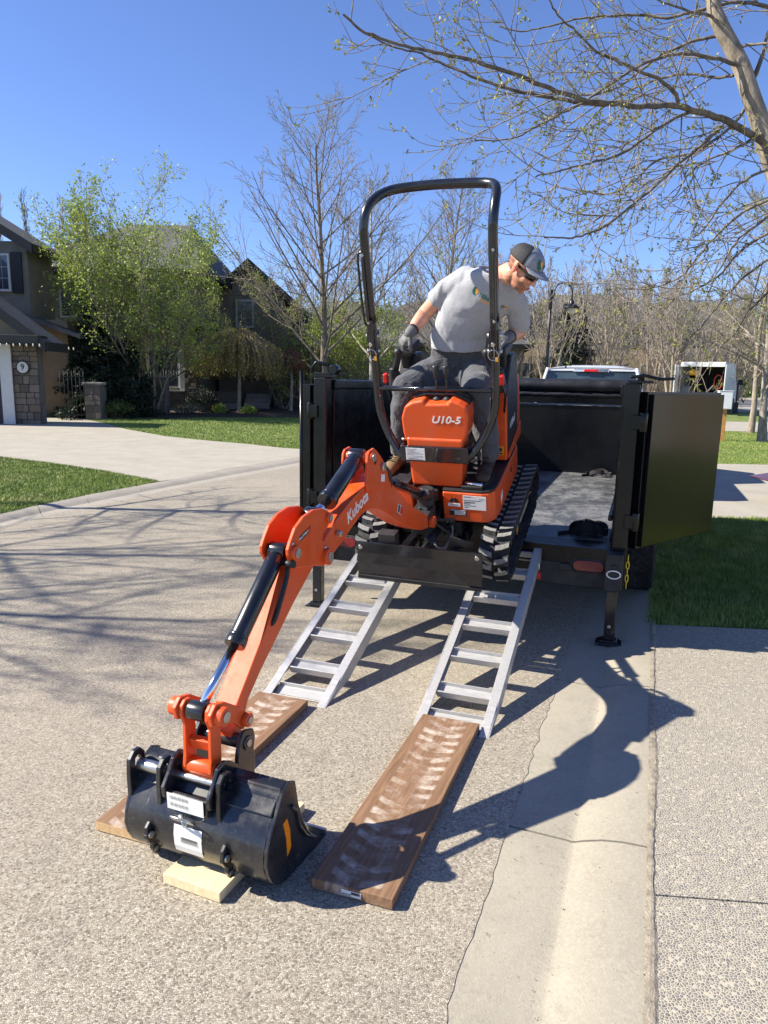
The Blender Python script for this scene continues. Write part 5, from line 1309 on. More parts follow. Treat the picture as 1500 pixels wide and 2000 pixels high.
# boots
for (bx, by, bz, mat, yaw) in ((-.335, -.185, .625, 'boot', -.15), (.278, -.185, .63, 'boot_dark', .05)):
    m = MB(); Rz = Matrix.Rotation(yaw, 3, 'Z')
    for dy, dz, rx, ry, rz2 in ((.06, .0, .043, .07, .045), (-.03, -.004, .050, .09, .042), (-.10, -.010, .050, .06, .036)): m.ell(Vector((bx, by, bz)) + Rz @ Vector((0, dy, dz)), (rx, ry, rz2), Rz)
    caps(m, [tuple(Vector((bx, by, bz)) + Rz @ Vector((0, .09, .0))), tuple(Vector((bx, by, bz)) + Rz @ Vector((0, .095, .11)))], [.048, .052])
    b = organic(m, 'boot', mat, .006, 3)
    s_ = MB(); pts = []
    for i in range(24):
        t = 2 * math.pi * i / 24; pts.append((Rz @ Vector((.054 * math.cos(t), -.025 + .148 * math.sin(t), 0))).to_2d() + Vector((bx, by)))
    s_.prism([tuple(p) for p in pts], bz - .052, bz - .034, xy); s_.build('boot_sole', 'matte_black', b, .002)
    for i in range(5):
        p = Vector((bx, by, bz)) + Rz @ Vector((0, -.04 + i * .028, .042 + i * .012)); MB().tube([p - Rz @ Vector((.024, 0, .006)), p + Vector((0, -.002, .002)), p + Rz @ Vector((.024, 0, -.006))], .003, 6).build('lace', 'plastic_black', b)
# gloves: a palm with four fingers and a thumb of different lengths, curled on what they hold
def glove(wrist, palm_dir, back, curl, side, elbow, spread=.022):
    """wrist point, direction wrist->knuckles, direction of the back of the hand; side=+1 puts the thumb towards (palm_dir x back)"""
    w = Vector(wrist); d = Vector(palm_dir).normalized(); b = Vector(back); b = (b - d * b.dot(d)).normalized(); x = d.cross(b) * side
    m = MB()
    e = (w - Vector(elbow)).normalized()
    caps(m, [tuple(w - e * .034), tuple(w + d * .005)], [.038, .034], 14)
    Mx = Matrix((tuple(x), tuple(d), tuple(b))).transposed()
    m.ell(w + d * .048, (.043, .052, .020), Mx, 16, 10); m.ell(w + d * .072, (.043, .026, .017), Mx, 16, 10)
    for i, (ox, ln) in enumerate(((.032, .92), (.011, 1.02), (-.011, .96), (-.031, .78))):
        p = w + d * (.085 - abs(ox - .005) * .25) + x * ox; ang = 0; pts = [tuple(w + d * .05 + x * ox * .8), tuple(p)]; dr_ = d
        for j, sg in enumerate((.042, .027, .022)):
            ang += curl[j] + i * .05
            dr_ = d * math.cos(ang) - b * math.sin(ang) + x * ox * .8 * (1 - j * .3)
            p = p + dr_.normalized() * sg * ln; pts.append(tuple(p))
        caps(m, pts, [.0115, .0112, .0105, .0098, .0085], 10)
    p = w + d * .022 + x * .030 - b * .006; q = p + (d * .55 + x * .75 - b * .30).normalized() * .038; r = q + (d * .75 + x * .10 - b * .75).normalized() * .030; t = r + (d * .5 - x * .25 - b * .9).normalized() * .022
    caps(m, [tuple(w + d * .02 + x * .012), tuple(p), tuple(q), tuple(r), tuple(t)], [.017, .016, .0135, .012, .0098], 10)
    g = organic(m, 'glove', 'glove_grey', .0032, 2)
    cu = w - e * .034; MB().tube([cu - e * .008, cu, cu + e * .006], [.039, .0415, .039], 18).build('glove_cuff', 'plastic_black', g)
    return g
glove(WRR, (-.62, -.10, -.62), (-.35, -.55, .62), (.75, .85, .6), -1, ELR)
glove(WRL, (-.30, -.80, .10), (.20, -.35, .90), (.35, .70, .55), 1, ELL)
# print on the shirt: laid onto the cloth by casting straight back on it
def lay(o, off=.0016):
    inv = o.matrix_local.inverted()
    for v in o.data.vertices:
        ok, loc, nor, idx = shirt.ray_cast(Vector((v.co.x, -.6, v.co.z)), Vector((0, 1, 0)))
        if ok: v.co.y = loc.y - off + (v.co.y) * .0
    o.data.update()
def on_shirt(body, c, size, ang, mat, bold=.0004, name='shirt_print'):
    X = Vector((math.cos(ang), 0, math.sin(ang))); Z = Vector((-math.sin(ang), 0, math.cos(ang)))
    o = text(name, body, size, mat, frame(X, Z, Vector((0, -1, 0)), Vector(c)), pe, 0.0, 0, bold)
    lay(o); return o
def patch(pts, c, ang, mat, name='shirt_print', off=.0016, n=5):
    ca, sa = math.cos(ang), math.sin(ang); m = MB(); cx = sum(p[0] for p in pts) / len(pts); cy = sum(p[1] for p in pts) / len(pts)
    rings = []
    for r in range(1, n + 1): rings.append([(cx + (p[0] - cx) * r / n, cy + (p[1] - cy) * r / n) for p in pts])
    to = lambda p: Vector((c[0] + p[0] * ca - p[1] * sa, 0, c[2] + p[0] * sa + p[1] * ca))
    vs = [to((cx, cy))]; k = len(pts)
    for rg in rings: vs += [to(p) for p in rg]
    fs = [(0, 1 + i, 1 + (i + 1) % k) for i in range(k)] + [(1 + r * k + i, 1 + r * k + (i + 1) % k, 1 + (r + 1) * k + (i + 1) % k, 1 + (r + 1) * k + i) for r in range(n - 1) for i in range(k)]
    m.add(vs, fs, True); o = m.build(name, mat, pe, fix=False); lay(o, off); return o
AN = R_(-27)
on_shirt('Nika', (.272, 0, 1.672), .036, AN, 'logo_green', .0009)
on_shirt('TERRA', (.266, 0, 1.646), .024, AN, 'logo_orange', .0003)
patch([(-.020, .022), (-.024, 0), (-.012, -.020), (.004, -.024), (-.004, -.008), (-.008, .008), (-.006, .022)], (.222, 0, 1.706), AN, 'logo_green')
patch([(-.004, .020), (-.005, .006), (.004, -.016), (.014, -.004), (.016, .010), (.008, .016)], (.222, 0, 1.706), AN, 'logo_orange')
patch([(-.050, .055), (.050, .055), (.052, -.040), (0, -.062), (-.052, -.040)], (.372, 0, 1.612), R_(-34), 'shirt_grey', 'pocket', .004, 6)
patch([(-.008, .009), (-.001, .011), (.008, .006), (.009, -.003), (.003, -.004), (.002, .002), (-.004, .002), (-.006, -.008), (-.010, -.006)], (.385, 0, 1.600), R_(-34), 'logo_orange', 'shirt_print', .007, 2)
# ------------------------------------------------------------------ vehicles
def wheel(parent, c, r, wd, axis=(1, 0, 0), rim='zinc', n=28):
    w_ = MB().lathe([(r * .6, -wd / 2), (r * .93, -wd / 2), (r, -wd * .35), (r, wd * .35), (r * .93, wd / 2), (r * .6, wd / 2)], c, axis, n).build('tyre', 'rubber', parent)
    MB().lathe([(.02, -wd * .3), (r * .5, -wd * .35), (r * .62, -wd * .48), (r * .62, wd * .48), (r * .5, wd * .35), (.02, wd * .3)], c, axis, 18).build('wheel_rim', rim, w_)
    return w_
def pickup():
    t = thing('pickup_truck', 'white crew cab pickup truck with red high brake light, hitched ahead of the trailer', 'pickup truck', M=TM @ Matrix.Translation((.24, 6.2, .07)))
    # local: y forward, x right
    W = .98
    bodyp = [(.0, .48), (.0, 1.12), (.05, 1.16), (2.0, 1.18), (2.05, 1.18), (4.2, 1.16), (5.45, 1.10), (5.62, 1.0), (5.65, .5), (5.2, .42), (.35, .42)]
    def shell(name, prof, x, mat, bev=.03): return MB().prism(prof, -x, x, yz).build(name, mat, t, bev, 3)
    MB().prism([(2.0, .45), (2.0, 1.19), (4.25, 1.17), (5.45, 1.10), (5.62, 1.0), (5.65, .5), (5.0, .42)], -W, W, yz).build('front_body', 'car_white', t, .05, 3)
    for s in (-1, 1):
        MB().prism([(.0, .55), (.0, 1.20), (.04, 1.24), (1.995, 1.24), (1.995, .55)], *sorted((s * .86, s * W)), yz).build('bed_side', 'car_white', t, .03, 3)
        MB().box(*sorted((s * .85, s * .97)), .02, 1.98, 1.241, 1.262).build('bed_rail_cap', 'plastic_black', t, .006)
        MB().box(*sorted((s * .80, s * .97)), -.03, -.001, .78, 1.15).build('tail_lamp', 'tail_red', t, .01)
    MB().box(-.80, .80, -.02, .03, .62, 1.22).build('tailgate', 'car_white', t, .015)
    MB().box(-.84, .84, .031, 1.99, .62, .66).build('bed_floor', 'matte_black', t)
    MB().box(-.95, .95, -.20, -.04, .48, .62).build('rear_bumper', 'chrome', t, .03)
    # cab: tapered greenhouse
    def cab(y0b, y0t, y1t, y1b, zb, zt, xb, xt, n=1):
        return [Vector(v) for v in ((-xb, y0b, zb), (xb, y0b, zb), (xb, y1b, zb), (-xb, y1b, zb), (-xt, y0t, zt), (xt, y0t, zt), (xt, y1t, zt), (-xt, y1t, zt))]
    F8 = [(3, 2, 1, 0), (4, 5, 6, 7), (0, 1, 5, 4), (1, 2, 6, 5), (2, 3, 7, 6), (3, 0, 4, 7)]
    MB().add(cab(2.02, 2.16, 3.60, 4.45, 1.19, 1.90, .93, .74), F8).build('glass_house', 'truck_glass', t, .03, 3)
    rv = []; nx, ny = 12, 6
    for j in range(ny + 1):
        for i in range(nx + 1):
            a = -1 + 2 * i / nx; b = j / ny; rv.append(Vector((a * .77, 2.12 + 1.55 * b, 1.885 + .085 * (1 - a ** 4 * .9) * (1 - (2 * b - 1) ** 4 * .6))))
    MB().add(rv, [(j * (nx + 1) + i, j * (nx + 1) + i + 1, (j + 1) * (nx + 1) + i + 1, (j + 1) * (nx + 1) + i) for j in range(ny) for i in range(nx)], True).box(-.76, .76, 2.13, 3.64, 1.86, 1.90).build('cab_roof', 'car_white', t)
    for s in (-1, 1):
        for (a, b, w2) in (((.925, 2.02, 1.19), (.745, 2.15, 1.90), .16), ((.93, 3.2, 1.19), (.75, 2.95, 1.90), .09), ((.93, 4.42, 1.19), (.745, 3.62, 1.90), .08)):
            MB().bar((s * a[0], a[1], a[2]), (s * b[0], b[1], b[2]), .05, w2, (0, 1, 0)).build('pillar', 'car_white', t, .012)
        MB().box(*sorted((s * 1.03, s * 1.22)), 3.75, 3.84, 1.22, 1.42).box(*sorted((s * .95, s * 1.05)), 3.78, 3.82, 1.25, 1.30).build('door_mirror', 'plastic_black', t, .02)
        for y in (2.45, 3.35): MB().box(*sorted((s * .985, s * 1.0)), y, y + .18, 1.02, 1.05).build('door_handle', 'chrome', t, .005)
        for y in (.95, 4.65): wheel(t, (s * .88, y, .40), .40, .26)
        MB().box(*sorted((s * .52, s * .60)), 2.3, 2.42, 1.955, 1.985).build('roof_antenna', 'plastic_black', t, .01)
    MB().box(-.30, .30, 2.10, 2.13, 1.835, 1.895).build('brake_light_housing', 'chrome', t, .012)
    MB().box(-.12, .12, 2.085, 2.099, 1.845, 1.885).build('brake_light', 'red_plastic', t, .006)
    MB().bar((-.80, 2.03, 1.20), (.80, 2.03, 1.20), .03, .06, (0, 0, 1)).build('rear_window_frame', 'plastic_black', t, .01)
pickup()

def van():
    c = Vector((14.25, 33.0, hz(33.0) + .01)); t = thing('cargo_van', 'grey-white cargo van parked across the street with its rear doors open', 'van', c, R_(-31))
    W, HT, L = .95, 2.2, 5.4
    for s in (-1, 1):
        MB().prism([(0, .45), (0, 2.0), (.05, 2.25), (.2, 2.33), (3.9, 2.33), (4.5, 1.7), (5.2, 1.35), (5.4, 1.1), (5.4, .45)], *sorted((s * .93, s * W)), yz).build('van_side', 'van_white', t, .02)
        MB().box(*sorted((s * W, s * (W + .004))), .4, 1.9, 1.3, 1.9).build('side_panel', 'van_white', t, .002)
        # opened rear door, seen edge on
        MB().box(*sorted((s * 1.01, s * 1.06)), -.80, -.01, .55, 2.2).build('rear_door', 'van_white', t, .015)
        for y in (.9, 4.4): wheel(t, (s * .86, y, .36), .36, .24)
        MB().box(*sorted((s * .94, s * 1.0)), -.012, -.002, 1.1, 1.7).build('tail_lamp', 'tail_red', t, .005)
    MB().box(-.93, .93, .05, 4.0, 2.28, 2.335).build('van_roof', 'van_white', t, .02)
    MB().box(-.93, .93, 0, 5.3, .45, .58).build('van_floor', 'van_dark', t, .01)
    MB().box(-.92, .92, 2.6, 2.66, .58, 2.27).build('bulkhead', 'van_dark', t)
    MB().box(-.93, .93, .0, .07, 2.12, 2.28).build('door_header', 'van_white', t, .01)
    MB().box(-.95, .95, -.16, -.015, .42, .60).build('rear_bumper', 'plastic_black', t, .02)
    MB().box(1.10, 1.42, 4.3, 4.42, 1.35, 1.62).build('door_mirror', 'plastic_black', t, .02)
    MB().box(-.90, -.50, .3, 1.6, .585, 1.25).build('shelf_unit', 'hose_grey', t, .01)
    MB().box(-.62, -.22, .35, .8, 1.75, 1.98).build('tool_case', 'yellow_sticker', t, .02)
    for i in range(3): MB().tube([(.62 + .17 * math.cos(a), .5 + i * .03, 1.45 + .32 * math.sin(a)) for a in [2 * math.pi * k / 18 for k in range(19)]], .018, 6, False).build('coiled_hose', 'terracotta', t)
    MB().tube([(-.72 + .18 * math.cos(a), .28, 1.45 + .22 * math.sin(a)) for a in [2 * math.pi * k / 18 for k in range(19)]], .03, 6, False).build('coiled_cable', 'hose_grey', t)
    MB().bar((-.1, .6, .62), (.45, .4, 1.3), .05, .05).build('pole', 'hose_grey', t)
    MB().prism([(2.66, .5), (2.66, 2.25), (3.85, 2.25), (4.5, 1.65), (5.3, 1.3), (5.3, .5)], -.92, .92, yz).build('van_front', 'van_white', t, .02)
van()
def red_car():
    t = thing('parked_car', 'dark red car at the right edge of the photo, its nose tip over the driveway', 'car', (5.53, 10.0, .055), R_(90))
    # local y points to -X world: nose at +y
    prof = [(.0, .33), (-.02, .31), (-.35, .25), (-4.1, .22), (-4.35, .35), (-4.4, .75), (-4.25, .95), (-3.5, 1.0), (-1.1, .92), (-.55, .72), (-.36, .50), (-.30, .38)]
    MB().prism(prof, -.84, .84, yz).build('car_body', 'red_car_paint', t, .012, 3)
    MB().prism([(-3.9, .98), (-3.3, 1.38), (-2.1, 1.40), (-1.15, .93)], -.68, .68, yz).build('glass_house', 'truck_glass', t, .06, 3)
    MB().prism([(-3.35, 1.385), (-3.2, 1.41), (-2.2, 1.43), (-2.05, 1.405)], -.6, .6, yz).build('roof', 'red_car_paint', t, .02)
    for s in (-1, 1):
        for y in (-.85, -3.4): wheel(t, (s * .78, y, .30), .30, .2)
        MB().box(*sorted((s * .5, s * .8)), -.44, -.37, .52, .60).build('headlight', 'chrome', t, .02)
red_car()

# ------------------------------------------------------------------ street lamp, utility box
def lamp():
    Y = 28.0; x = 6.12; z = hz(Y) + .05; t = thing('street_lamp', 'black gooseneck street lamp standing beyond the trailer', 'street lamp', (x, Y, z))
    h = 5.15 - z
    MB().lathe([(.13, 0), (.12, .5), (.07, .6), (.055, h * .6), (.045, h)], (0, 0, 0), (0, 0, 1), 14).build('lamp_post', 'lamp_black', t)
    MB().cyl((0, 0, h - .7), (0, 0, h + .02), .075, 12).build('post_collar', 'lamp_black', t, .01)
    arc = [(.0, 0, h - .35), (.10, 0, h - .33)] + [(.46 - .34 * math.cos(a), 0, h - .08 + .36 * math.sin(a)) for a in [math.pi * i / 12 for i in range(13)]] + [(.80, 0, h - .35)]
    MB().tube(arc, .03, 10).build('gooseneck', 'lamp_black', t)
    MB().lathe([(.05, .22), (.09, .16), (.09, .08), (.20, .02), (.30, -.06), (.31, -.09), (.29, -.09), (.05, -.05)], (.80, 0, h - .55), (0, 0, 1), 22).build('lamp_hood', 'lamp_black', t)
    MB().lathe([(.15, -.06), (.17, -.14), (.15, -.24), (.05, -.30)], (.80, 0, h - .55), (0, 0, 1), 16).build('lamp_globe', 'lamp_glass', t)
lamp()
def utility():
    p = (9.70, 20.9, hz(20.9) + .03); t = thing('utility_box', 'white metal box on a short timber post behind the open trailer door', 'utility box', p, R_(-12))
    MB().box(-.11, -.01, -.05, .05, 0, 1.05).build('post', 'post_wood', t, .006); MB().box(.02, .12, -.045, .05, 0, 1.0).build('post', 'post_wood', t, .006)
    MB().box(-.16, .22, -.14, .10, .93, 1.44).build('box_body', 'box_white', t, .012)
    MB().box(-.145, .205, -.150, -.141, .95, 1.42).build('box_door', 'box_white', t, .006)
    MB().box(-.17, .23, -.16, .11, 1.441, 1.46).build('box_lid', 'box_white', t, .004)
utility()

# ------------------------------------------------------------------ houses
def window(parent, x0, x1, z0, z1, y, nx=2, nz=3, trim='trim_white', sub=True, dy=-1):
    f = MB(); tk = .07
    f.box(x0, x1, y, y + .05 , z0, z0 + tk).box(x0, x1, y, y + .05, z1 - tk, z1).box(x0, x0 + tk, y, y + .05, z0 + tk, z1 - tk).box(x1 - tk, x1, y, y + .05, z0 + tk, z1 - tk)
    fr = f.build('window', trim, parent)
    for i in range(nx):
        for j in range(nz):
            a, b = x0 + tk + (x1 - x0 - 2 * tk) * i / nx, x0 + tk + (x1 - x0 - 2 * tk) * (i + 1) / nx
            c, d = z0 + tk + (z1 - z0 - 2 * tk) * j / nz, z0 + tk + (z1 - z0 - 2 * tk) * (j + 1) / nz
            MB().box(a + .012, b - .012, y + .015, y + .03, c + .012, d - .012).build('pane', 'window_glass', fr)
    MB().box(x0 + tk, x1 - tk, y + .031, y + .045, z0 + tk, z1 - tk).build('muntin_backing', trim, fr)
    return fr
def gable(parent, name, x0, x1, y0, y1, ze, zr, mat='shingle', th=.14, over=.45, xr=None, rake=.45):
    """gable roof with the ridge along y; returns slope sheets with depth, plus dark rake boards"""
    xr = (x0 + x1) / 2 if xr is None else xr
    for s, xe in ((-1, x0), (1, x1)):
        sl_ = (zr - ze) / abs(xr - xe); xo = xe + s * over; zo = ze - sl_ * over
        MB().add([Vector(v) for v in ((xr, y0 - rake, zr), (xo, y0 - rake, zo), (xo, y1 + rake, zo), (xr, y1 + rake, zr), (xr, y0 - rake, zr + th), (xo, y0 - rake, zo + th), (xo, y1 + rake, zo + th), (xr, y1 + rake, zr + th))], [(3, 2, 1, 0), (4, 5, 6, 7), (0, 1, 5, 4), (1, 2, 6, 5), (2, 3, 7, 6), (3, 0, 4, 7)]).build('roof', mat, parent)
        MB().add([Vector(v) for v in ((xr, y0 - rake - .05, zr - .16), (xo + s * .03, y0 - rake - .05, zo - .16), (xo + s * .03, y0 - rake - .002, zo - .16), (xr, y0 - rake - .002, zr - .16), (xr, y0 - rake - .05, zr + th + .02), (xo + s * .03, y0 - rake - .05, zo + th + .02), (xo + s * .03, y0 - rake - .002, zo + th + .02), (xr, y0 - rake - .002, zr + th + .02))], [(3, 2, 1, 0), (4, 5, 6, 7), (0, 1, 5, 4), (1, 2, 6, 5), (2, 3, 7, 6), (3, 0, 4, 7)]).build('rake_board', 'fascia', parent)
        MB().box(*sorted((xo + s * .005, xo + s * .08)), y0 - rake, y1 + rake, zo - .12, zo + th).build('gutter', 'fascia', parent)
def hip(parent, x0, x1, y0, y1, ze, zr, over=.5, mat='shingle', rx=None):
    a0, a1, b0, b1 = x0 - over, x1 + over, y0 - over, y1 + over; d = (b1 - b0) / 2
    r0_, r1_ = (a0 + d, a1 - d) if rx is None else rx
    ym = (b0 + b1) / 2
    V = [Vector(v) for v in ((a0, b0, ze), (a1, b0, ze), (a1, b1, ze), (a0, b1, ze), (r0_, ym, zr), (r1_, ym, zr))]
    MB().add(V, [(0, 1, 5, 4), (1, 2, 5), (2, 3, 4, 5), (3, 0, 4), (3, 2, 1, 0)]).build('roof', mat, parent)
    MB().box(a0 - .05, a1 + .05, b0 - .08, b0 - .005, ze - .2, ze + .02).box(a0 - .06, a0 - .005, b0, b1, ze - .2, ze + .02).box(a1 + .005, a1 + .06, b0, b1, ze - .2, ze + .02).build('gutter', 'fascia', parent)
def gable_wall(parent, x0, x1, y, z0, ze, zr, mat, xr=None, th=.2):
    xr = (x0 + x1) / 2 if xr is None else xr
    return MB().prism([(x0, z0), (x1, z0), (x1, ze), (xr, zr), (x0, ze)], y, y + th, lambda a, b, d: Vector((a, d, b))).build('gable_wall', mat, parent)
def masonry(parent, x0, x1, z0, z1, y, rows, rng, mat='stone', name='stone', depth=.06, side=None, singly=True, lo=.8, hi=1.9):
    """random-course stonework, each stone a piece of its own standing proud of the mortar"""
    z = z0; cube = MB().box(-.5, .5, -.5, .5, -.5, .5)
    joined = MB()
    hrow = (z1 - z0) / rows
    global STONE
    zs = [z0]
    while zs[-1] < z1 - .02: zs.append(min(z1, zs[-1] + hrow * rng.uniform(.65, 1.35)))
    for a, b in zip(zs, zs[1:]):
        x = x0
        while x < x1 - .02:
            w_ = min(x1 - x, hrow * rng.uniform(lo, hi)); 
            if x1 - x - w_ < hrow * .4: w_ = x1 - x
            pr = rng.uniform(.6, 1.2) * depth
            if singly:
                if 'mesh' not in STONE:
                    q = cube.build('stone', mat, parent, fix=True); STONE['mesh'] = q.data
                    bm = bmesh.new(); bm.from_mesh(q.data); bmesh.ops.bevel(bm, geom=bm.edges, offset=.07, segments=1, affect='EDGES'); bm.to_mesh(q.data); bm.free()
                else: q = bpy.data.objects.new(name, STONE['mesh']); COL.objects.link(q); q.parent = parent
                q.location = (x + w_ / 2, y - pr / 2 + .005, (a + b) / 2); q.scale = (w_ - .018, pr, b - a - .018)
                q.rotation_euler = (0, rng.uniform(-.015, .015), 0)
            else: joined.box(x + .01, x + w_ - .01, y - pr, y, a + .01, b - .01)
            x += w_
    if not singly and joined.v:
        o = joined.build('stonework', mat, parent, fix=False); o['kind'] = 'stuff'
STONE = {}
rng = random.Random(21)
# house at the far left, number 9
hA = thing('house_number_nine', 'house at left edge with stone garage pier, round number 9 plate and dark gables', 'house')
z9 = hz(22) + .0
MB().box(-18.5, -10.56, 22.0, 22.3, z9 - .3, 2.9).build('garage_wall', 'mortar', hA)
MB().box(-18.4, -10.7, 21.985, 21.999, 2.62, 2.9).build('garage_lintel', 'stucco_dark', hA)
masonry(hA, -11.33, -10.56, z9 + .02, 2.62, 21.97, 12, rng, 'stone', 'stone', .07)
masonry(hA, 22.0 - 33.33, 22.0 - 33.33, 0, 0, 0, 1, rng) if False else None
MB().box(-11.62, -11.34, 21.86, 21.98, z9, 2.50).box(-11.66, -11.30, 21.82, 21.859, z9, 2.55).box(-16.6, -11.661, 21.86, 21.98, 2.32, 2.5).build('garage_door_frame', 'trim_white', hA, .01)
gd = MB().box(-16.6, -11.63, 21.95, 21.975, z9, 2.30).build('garage_door', 'door_dark', hA)
for i in range(4): MB().box(-16.5, -11.70, 21.93, 21.949, z9 + .05 + i * .53, z9 + .54 + i * .53).build('door_panel', 'door_dark', gd, .01)
gable_wall(hA, -18.4, -10.6, 21.93, 2.82, 2.84, 5.6, 'stucco', None, .06)
gable(hA, 'g', -18.4, -10.6, 22.0, 22.1, 2.88, 5.75, rake=.62, over=.55)
MB().box(-18.4, -10.2, 21.3, 21.9, 2.55, 2.80).build('eave_return', 'fascia', hA, .01)
ls = MB().cyl((-14, 21.27, 2.56), (-10.1, 21.27, 2.56), .008, 6).build('light_wire', 'iron', hA)
for i in range(11): MB().ell((-12.05 + i * .19, 21.27, 2.51 + (.012 if i % 2 else 0)), (.022, .022, .045), n=8, m=5).build('bulb', 'bulb', hA)
for i in range(6): MB().ell((-10.06 + .0 * i, 21.6 + i * .35, 2.50), (.022, .022, .045), n=8, m=5).build('bulb', 'bulb', hA)
pl = MB().cyl((-10.98, 21.88, 1.88), (-10.98, 21.85, 1.88), .20, 28).build('number_plate', 'matte_black', hA, .006)
MB().cyl((-10.98, 21.849, 1.88), (-10.98, 21.842, 1.88), .165, 28).build('plate_face', 'trim_white', pl)
text('house_number', '9', .24, 'ink', frame(FX, FZ, FN, Vector((-10.98, 21.838, 1.885))), pl, .003, 0, .004)
# upper storey set back
MB().box(-18, -11.95, 24.6, 26.4, 2.5, 5.95).build('upper_wall', 'stucco_dark', hA)
masonry(hA, -14.0, -13.15, 3.4, 5.9, 24.58, 11, rng, 'stone', 'stone', .05)
window(hA, -13.05, -12.50, 4.35, 5.55, 24.50, 2, 3)
MB().box(-12.46, -12.12, 24.52, 24.59, 4.3, 5.6).build('shutter', 'fascia', hA, .006)
gable(hA, 'g2', -19.6, -12.05, 24.7, 26.3, 5.95, 8.2, rake=.6, over=.5)
MB().prism([(-12.3, 3.55), (-10.2, 2.86), (-10.2, 2.98), (-12.3, 3.72)], 24.2, 25.2, lambda a, b, d: Vector((a, d, b))).build('lean_to_roof', 'shingle', hA)
MB().box(-11.9, -10.9, 24.9, 26.2, 0, 3.5).build('side_bay', 'stucco', hA)

hA.location.x = .08
# second house, behind the leafy tree
hB = thing('hipped_roof_house', 'tan stucco house with grey hipped roof and stone porch pier behind the leafy tree', 'house')
zB = hz(29)
MB().box(-14.2, -7.75, 29.2, 39, zB - .3, 5.75).build('wall', 'stucco_dark', hB)
hip(hB, -14.5, -7.5, 29.2, 38.5, 5.72, 8.35, .55, rx=(-11.6, -8.9))
MB().cyl((-11.1, 32.0, 7.0), (-11.1, 32.0, 7.42), .10, 12).ell((-11.1, 32.0, 7.5), (.17, .17, .10)).build('roof_vent', 'trim_white', hB)
MB().cyl((-10.5, 31.6, 7.0), (-10.5, 31.6, 7.30), .06, 10).build('roof_vent', 'fascia', hB)
# porch bay with the white trimmed opening
MB().box(-9.35, -8.15, 28.35, 29.19, zB, 3.6).build('bay_wall', 'stucco', hB)
MB().box(-9.6, -7.15, 27.95, 29.2, 3.45, 3.62).build('bay_eave', 'fascia', hB, .01)
window(hB, -9.25, -8.02, 1.25, 2.75, 28.26, 1, 1)
MB().box(-8.01, -7.82, 28.2, 28.34, 1.1, 3.44).build('corner_board', 'trim_white', hB, .008)
MB().box(-7.80, -7.36, 28.15, 28.6, 1.98, 3.44).build('porch_column', 'stucco', hB, .01)
MB().box(-7.86, -7.28, 28.08, 28.68, 1.93, 1.98).build('pier_cap', 'stone_cap', hB, .008)
MB().box(-7.80, -7.34, 28.17, 28.6, zB, 1.93).build('pier_core', 'mortar', hB)
masonry(hB, -7.80, -7.34, zB + .02, 1.93, 28.17, 13, rng, 'stone_light', 'stone', .06, lo=1.0, hi=2.6)
MB().box(-9.7, -7.81, 28.2, 28.34, zB, 1.15).build('base_core', 'mortar', hB)
masonry(hB, -9.7, -7.84, zB + .02, 1.12, 28.2, 6, rng, 'stone_light', 'stone', .06, lo=1.2, hi=3.0)
MB().box(-9.75, -7.80, 28.08, 28.22, 1.12, 1.18).build('sill', 'stone_cap', hB, .006)
for i in range(11): MB().cyl((-9.1 + i * .10, 28.12, 1.18), (-9.1 + i * .10, 28.12, 1.95), .010, 6).build('railing_bar', 'iron', hB)
MB().box(-9.15, -8.0, 28.11, 28.135, 1.95, 1.98).build('railing_rail', 'iron', hB)
window(hB, -12.9, -11.9, 3.9, 5.0, 29.13, 2, 2); window(hB, -9.2, -8.2, 4.2, 5.4, 29.13, 2, 2)
# third house with the dark front gable
hC = thing('gabled_house', 'dark gabled house with grey shingle roofs behind the weeping tree', 'house')
zC = hz(33)
MB().box(-7.6, -4.6, 33.0, 42, zC - .3, 5.3).build('wall', 'stucco_dark', hC)
gable_wall(hC, -7.6, -4.6, 32.93, 5.28, 5.3, 6.55, 'stucco_dark', None, .06)
gable(hC, 'g', -7.7, -4.5, 33.0, 42, 5.25, 6.65, rake=.5, over=.5)
window(hC, -6.75, -5.95, 3.9, 5.1, 32.86, 2, 3)
MB().box(-4.58, 1.0, 33.6, 42, zC - .3, 3.2).build('wing_wall', 'stucco_grey', hC)
hip(hC, -4.6, .8, 33.6, 41.5, 3.2, 5.6, .5, rx=(-3.2, -.6))
MB().box(-7.55, -2.6, 31.4, 32.99, 2.7, 2.86).build('porch_roof', 'fascia', hC, .01)
MB().box(-7.5, -2.7, 31.45, 32.9, 2.862, 3.0).build('porch_shingles', 'shingle', hC)
MB().box(-4.3, -2.75, 31.5, 32.9, zC, 2.69).build('porch_wall', 'mortar', hC)
masonry(hC, -4.3, -2.75, zC + .02, 2.65, 31.48, 14, rng, 'stone', 'stonework', .05, singly=False, lo=1, hi=2.6)
MB().box(-4.7, -4.0, 30.4, 31.2, zC - .1, 1.35).build('air_conditioner', 'matte_black', hC, .02)
for i in range(4): MB().box(-6.0, -4.9, 30.2 + i * .3, 32.3, zC - .1 + i * .17, zC + .07 + i * .17 - .002).build('step', 'step_concrete', hC, .01)
MB().box(-7.3, -6.2, 31.2, 31.3, zC, 1.1).build('porch_knee_wall', 'stucco_grey', hC)
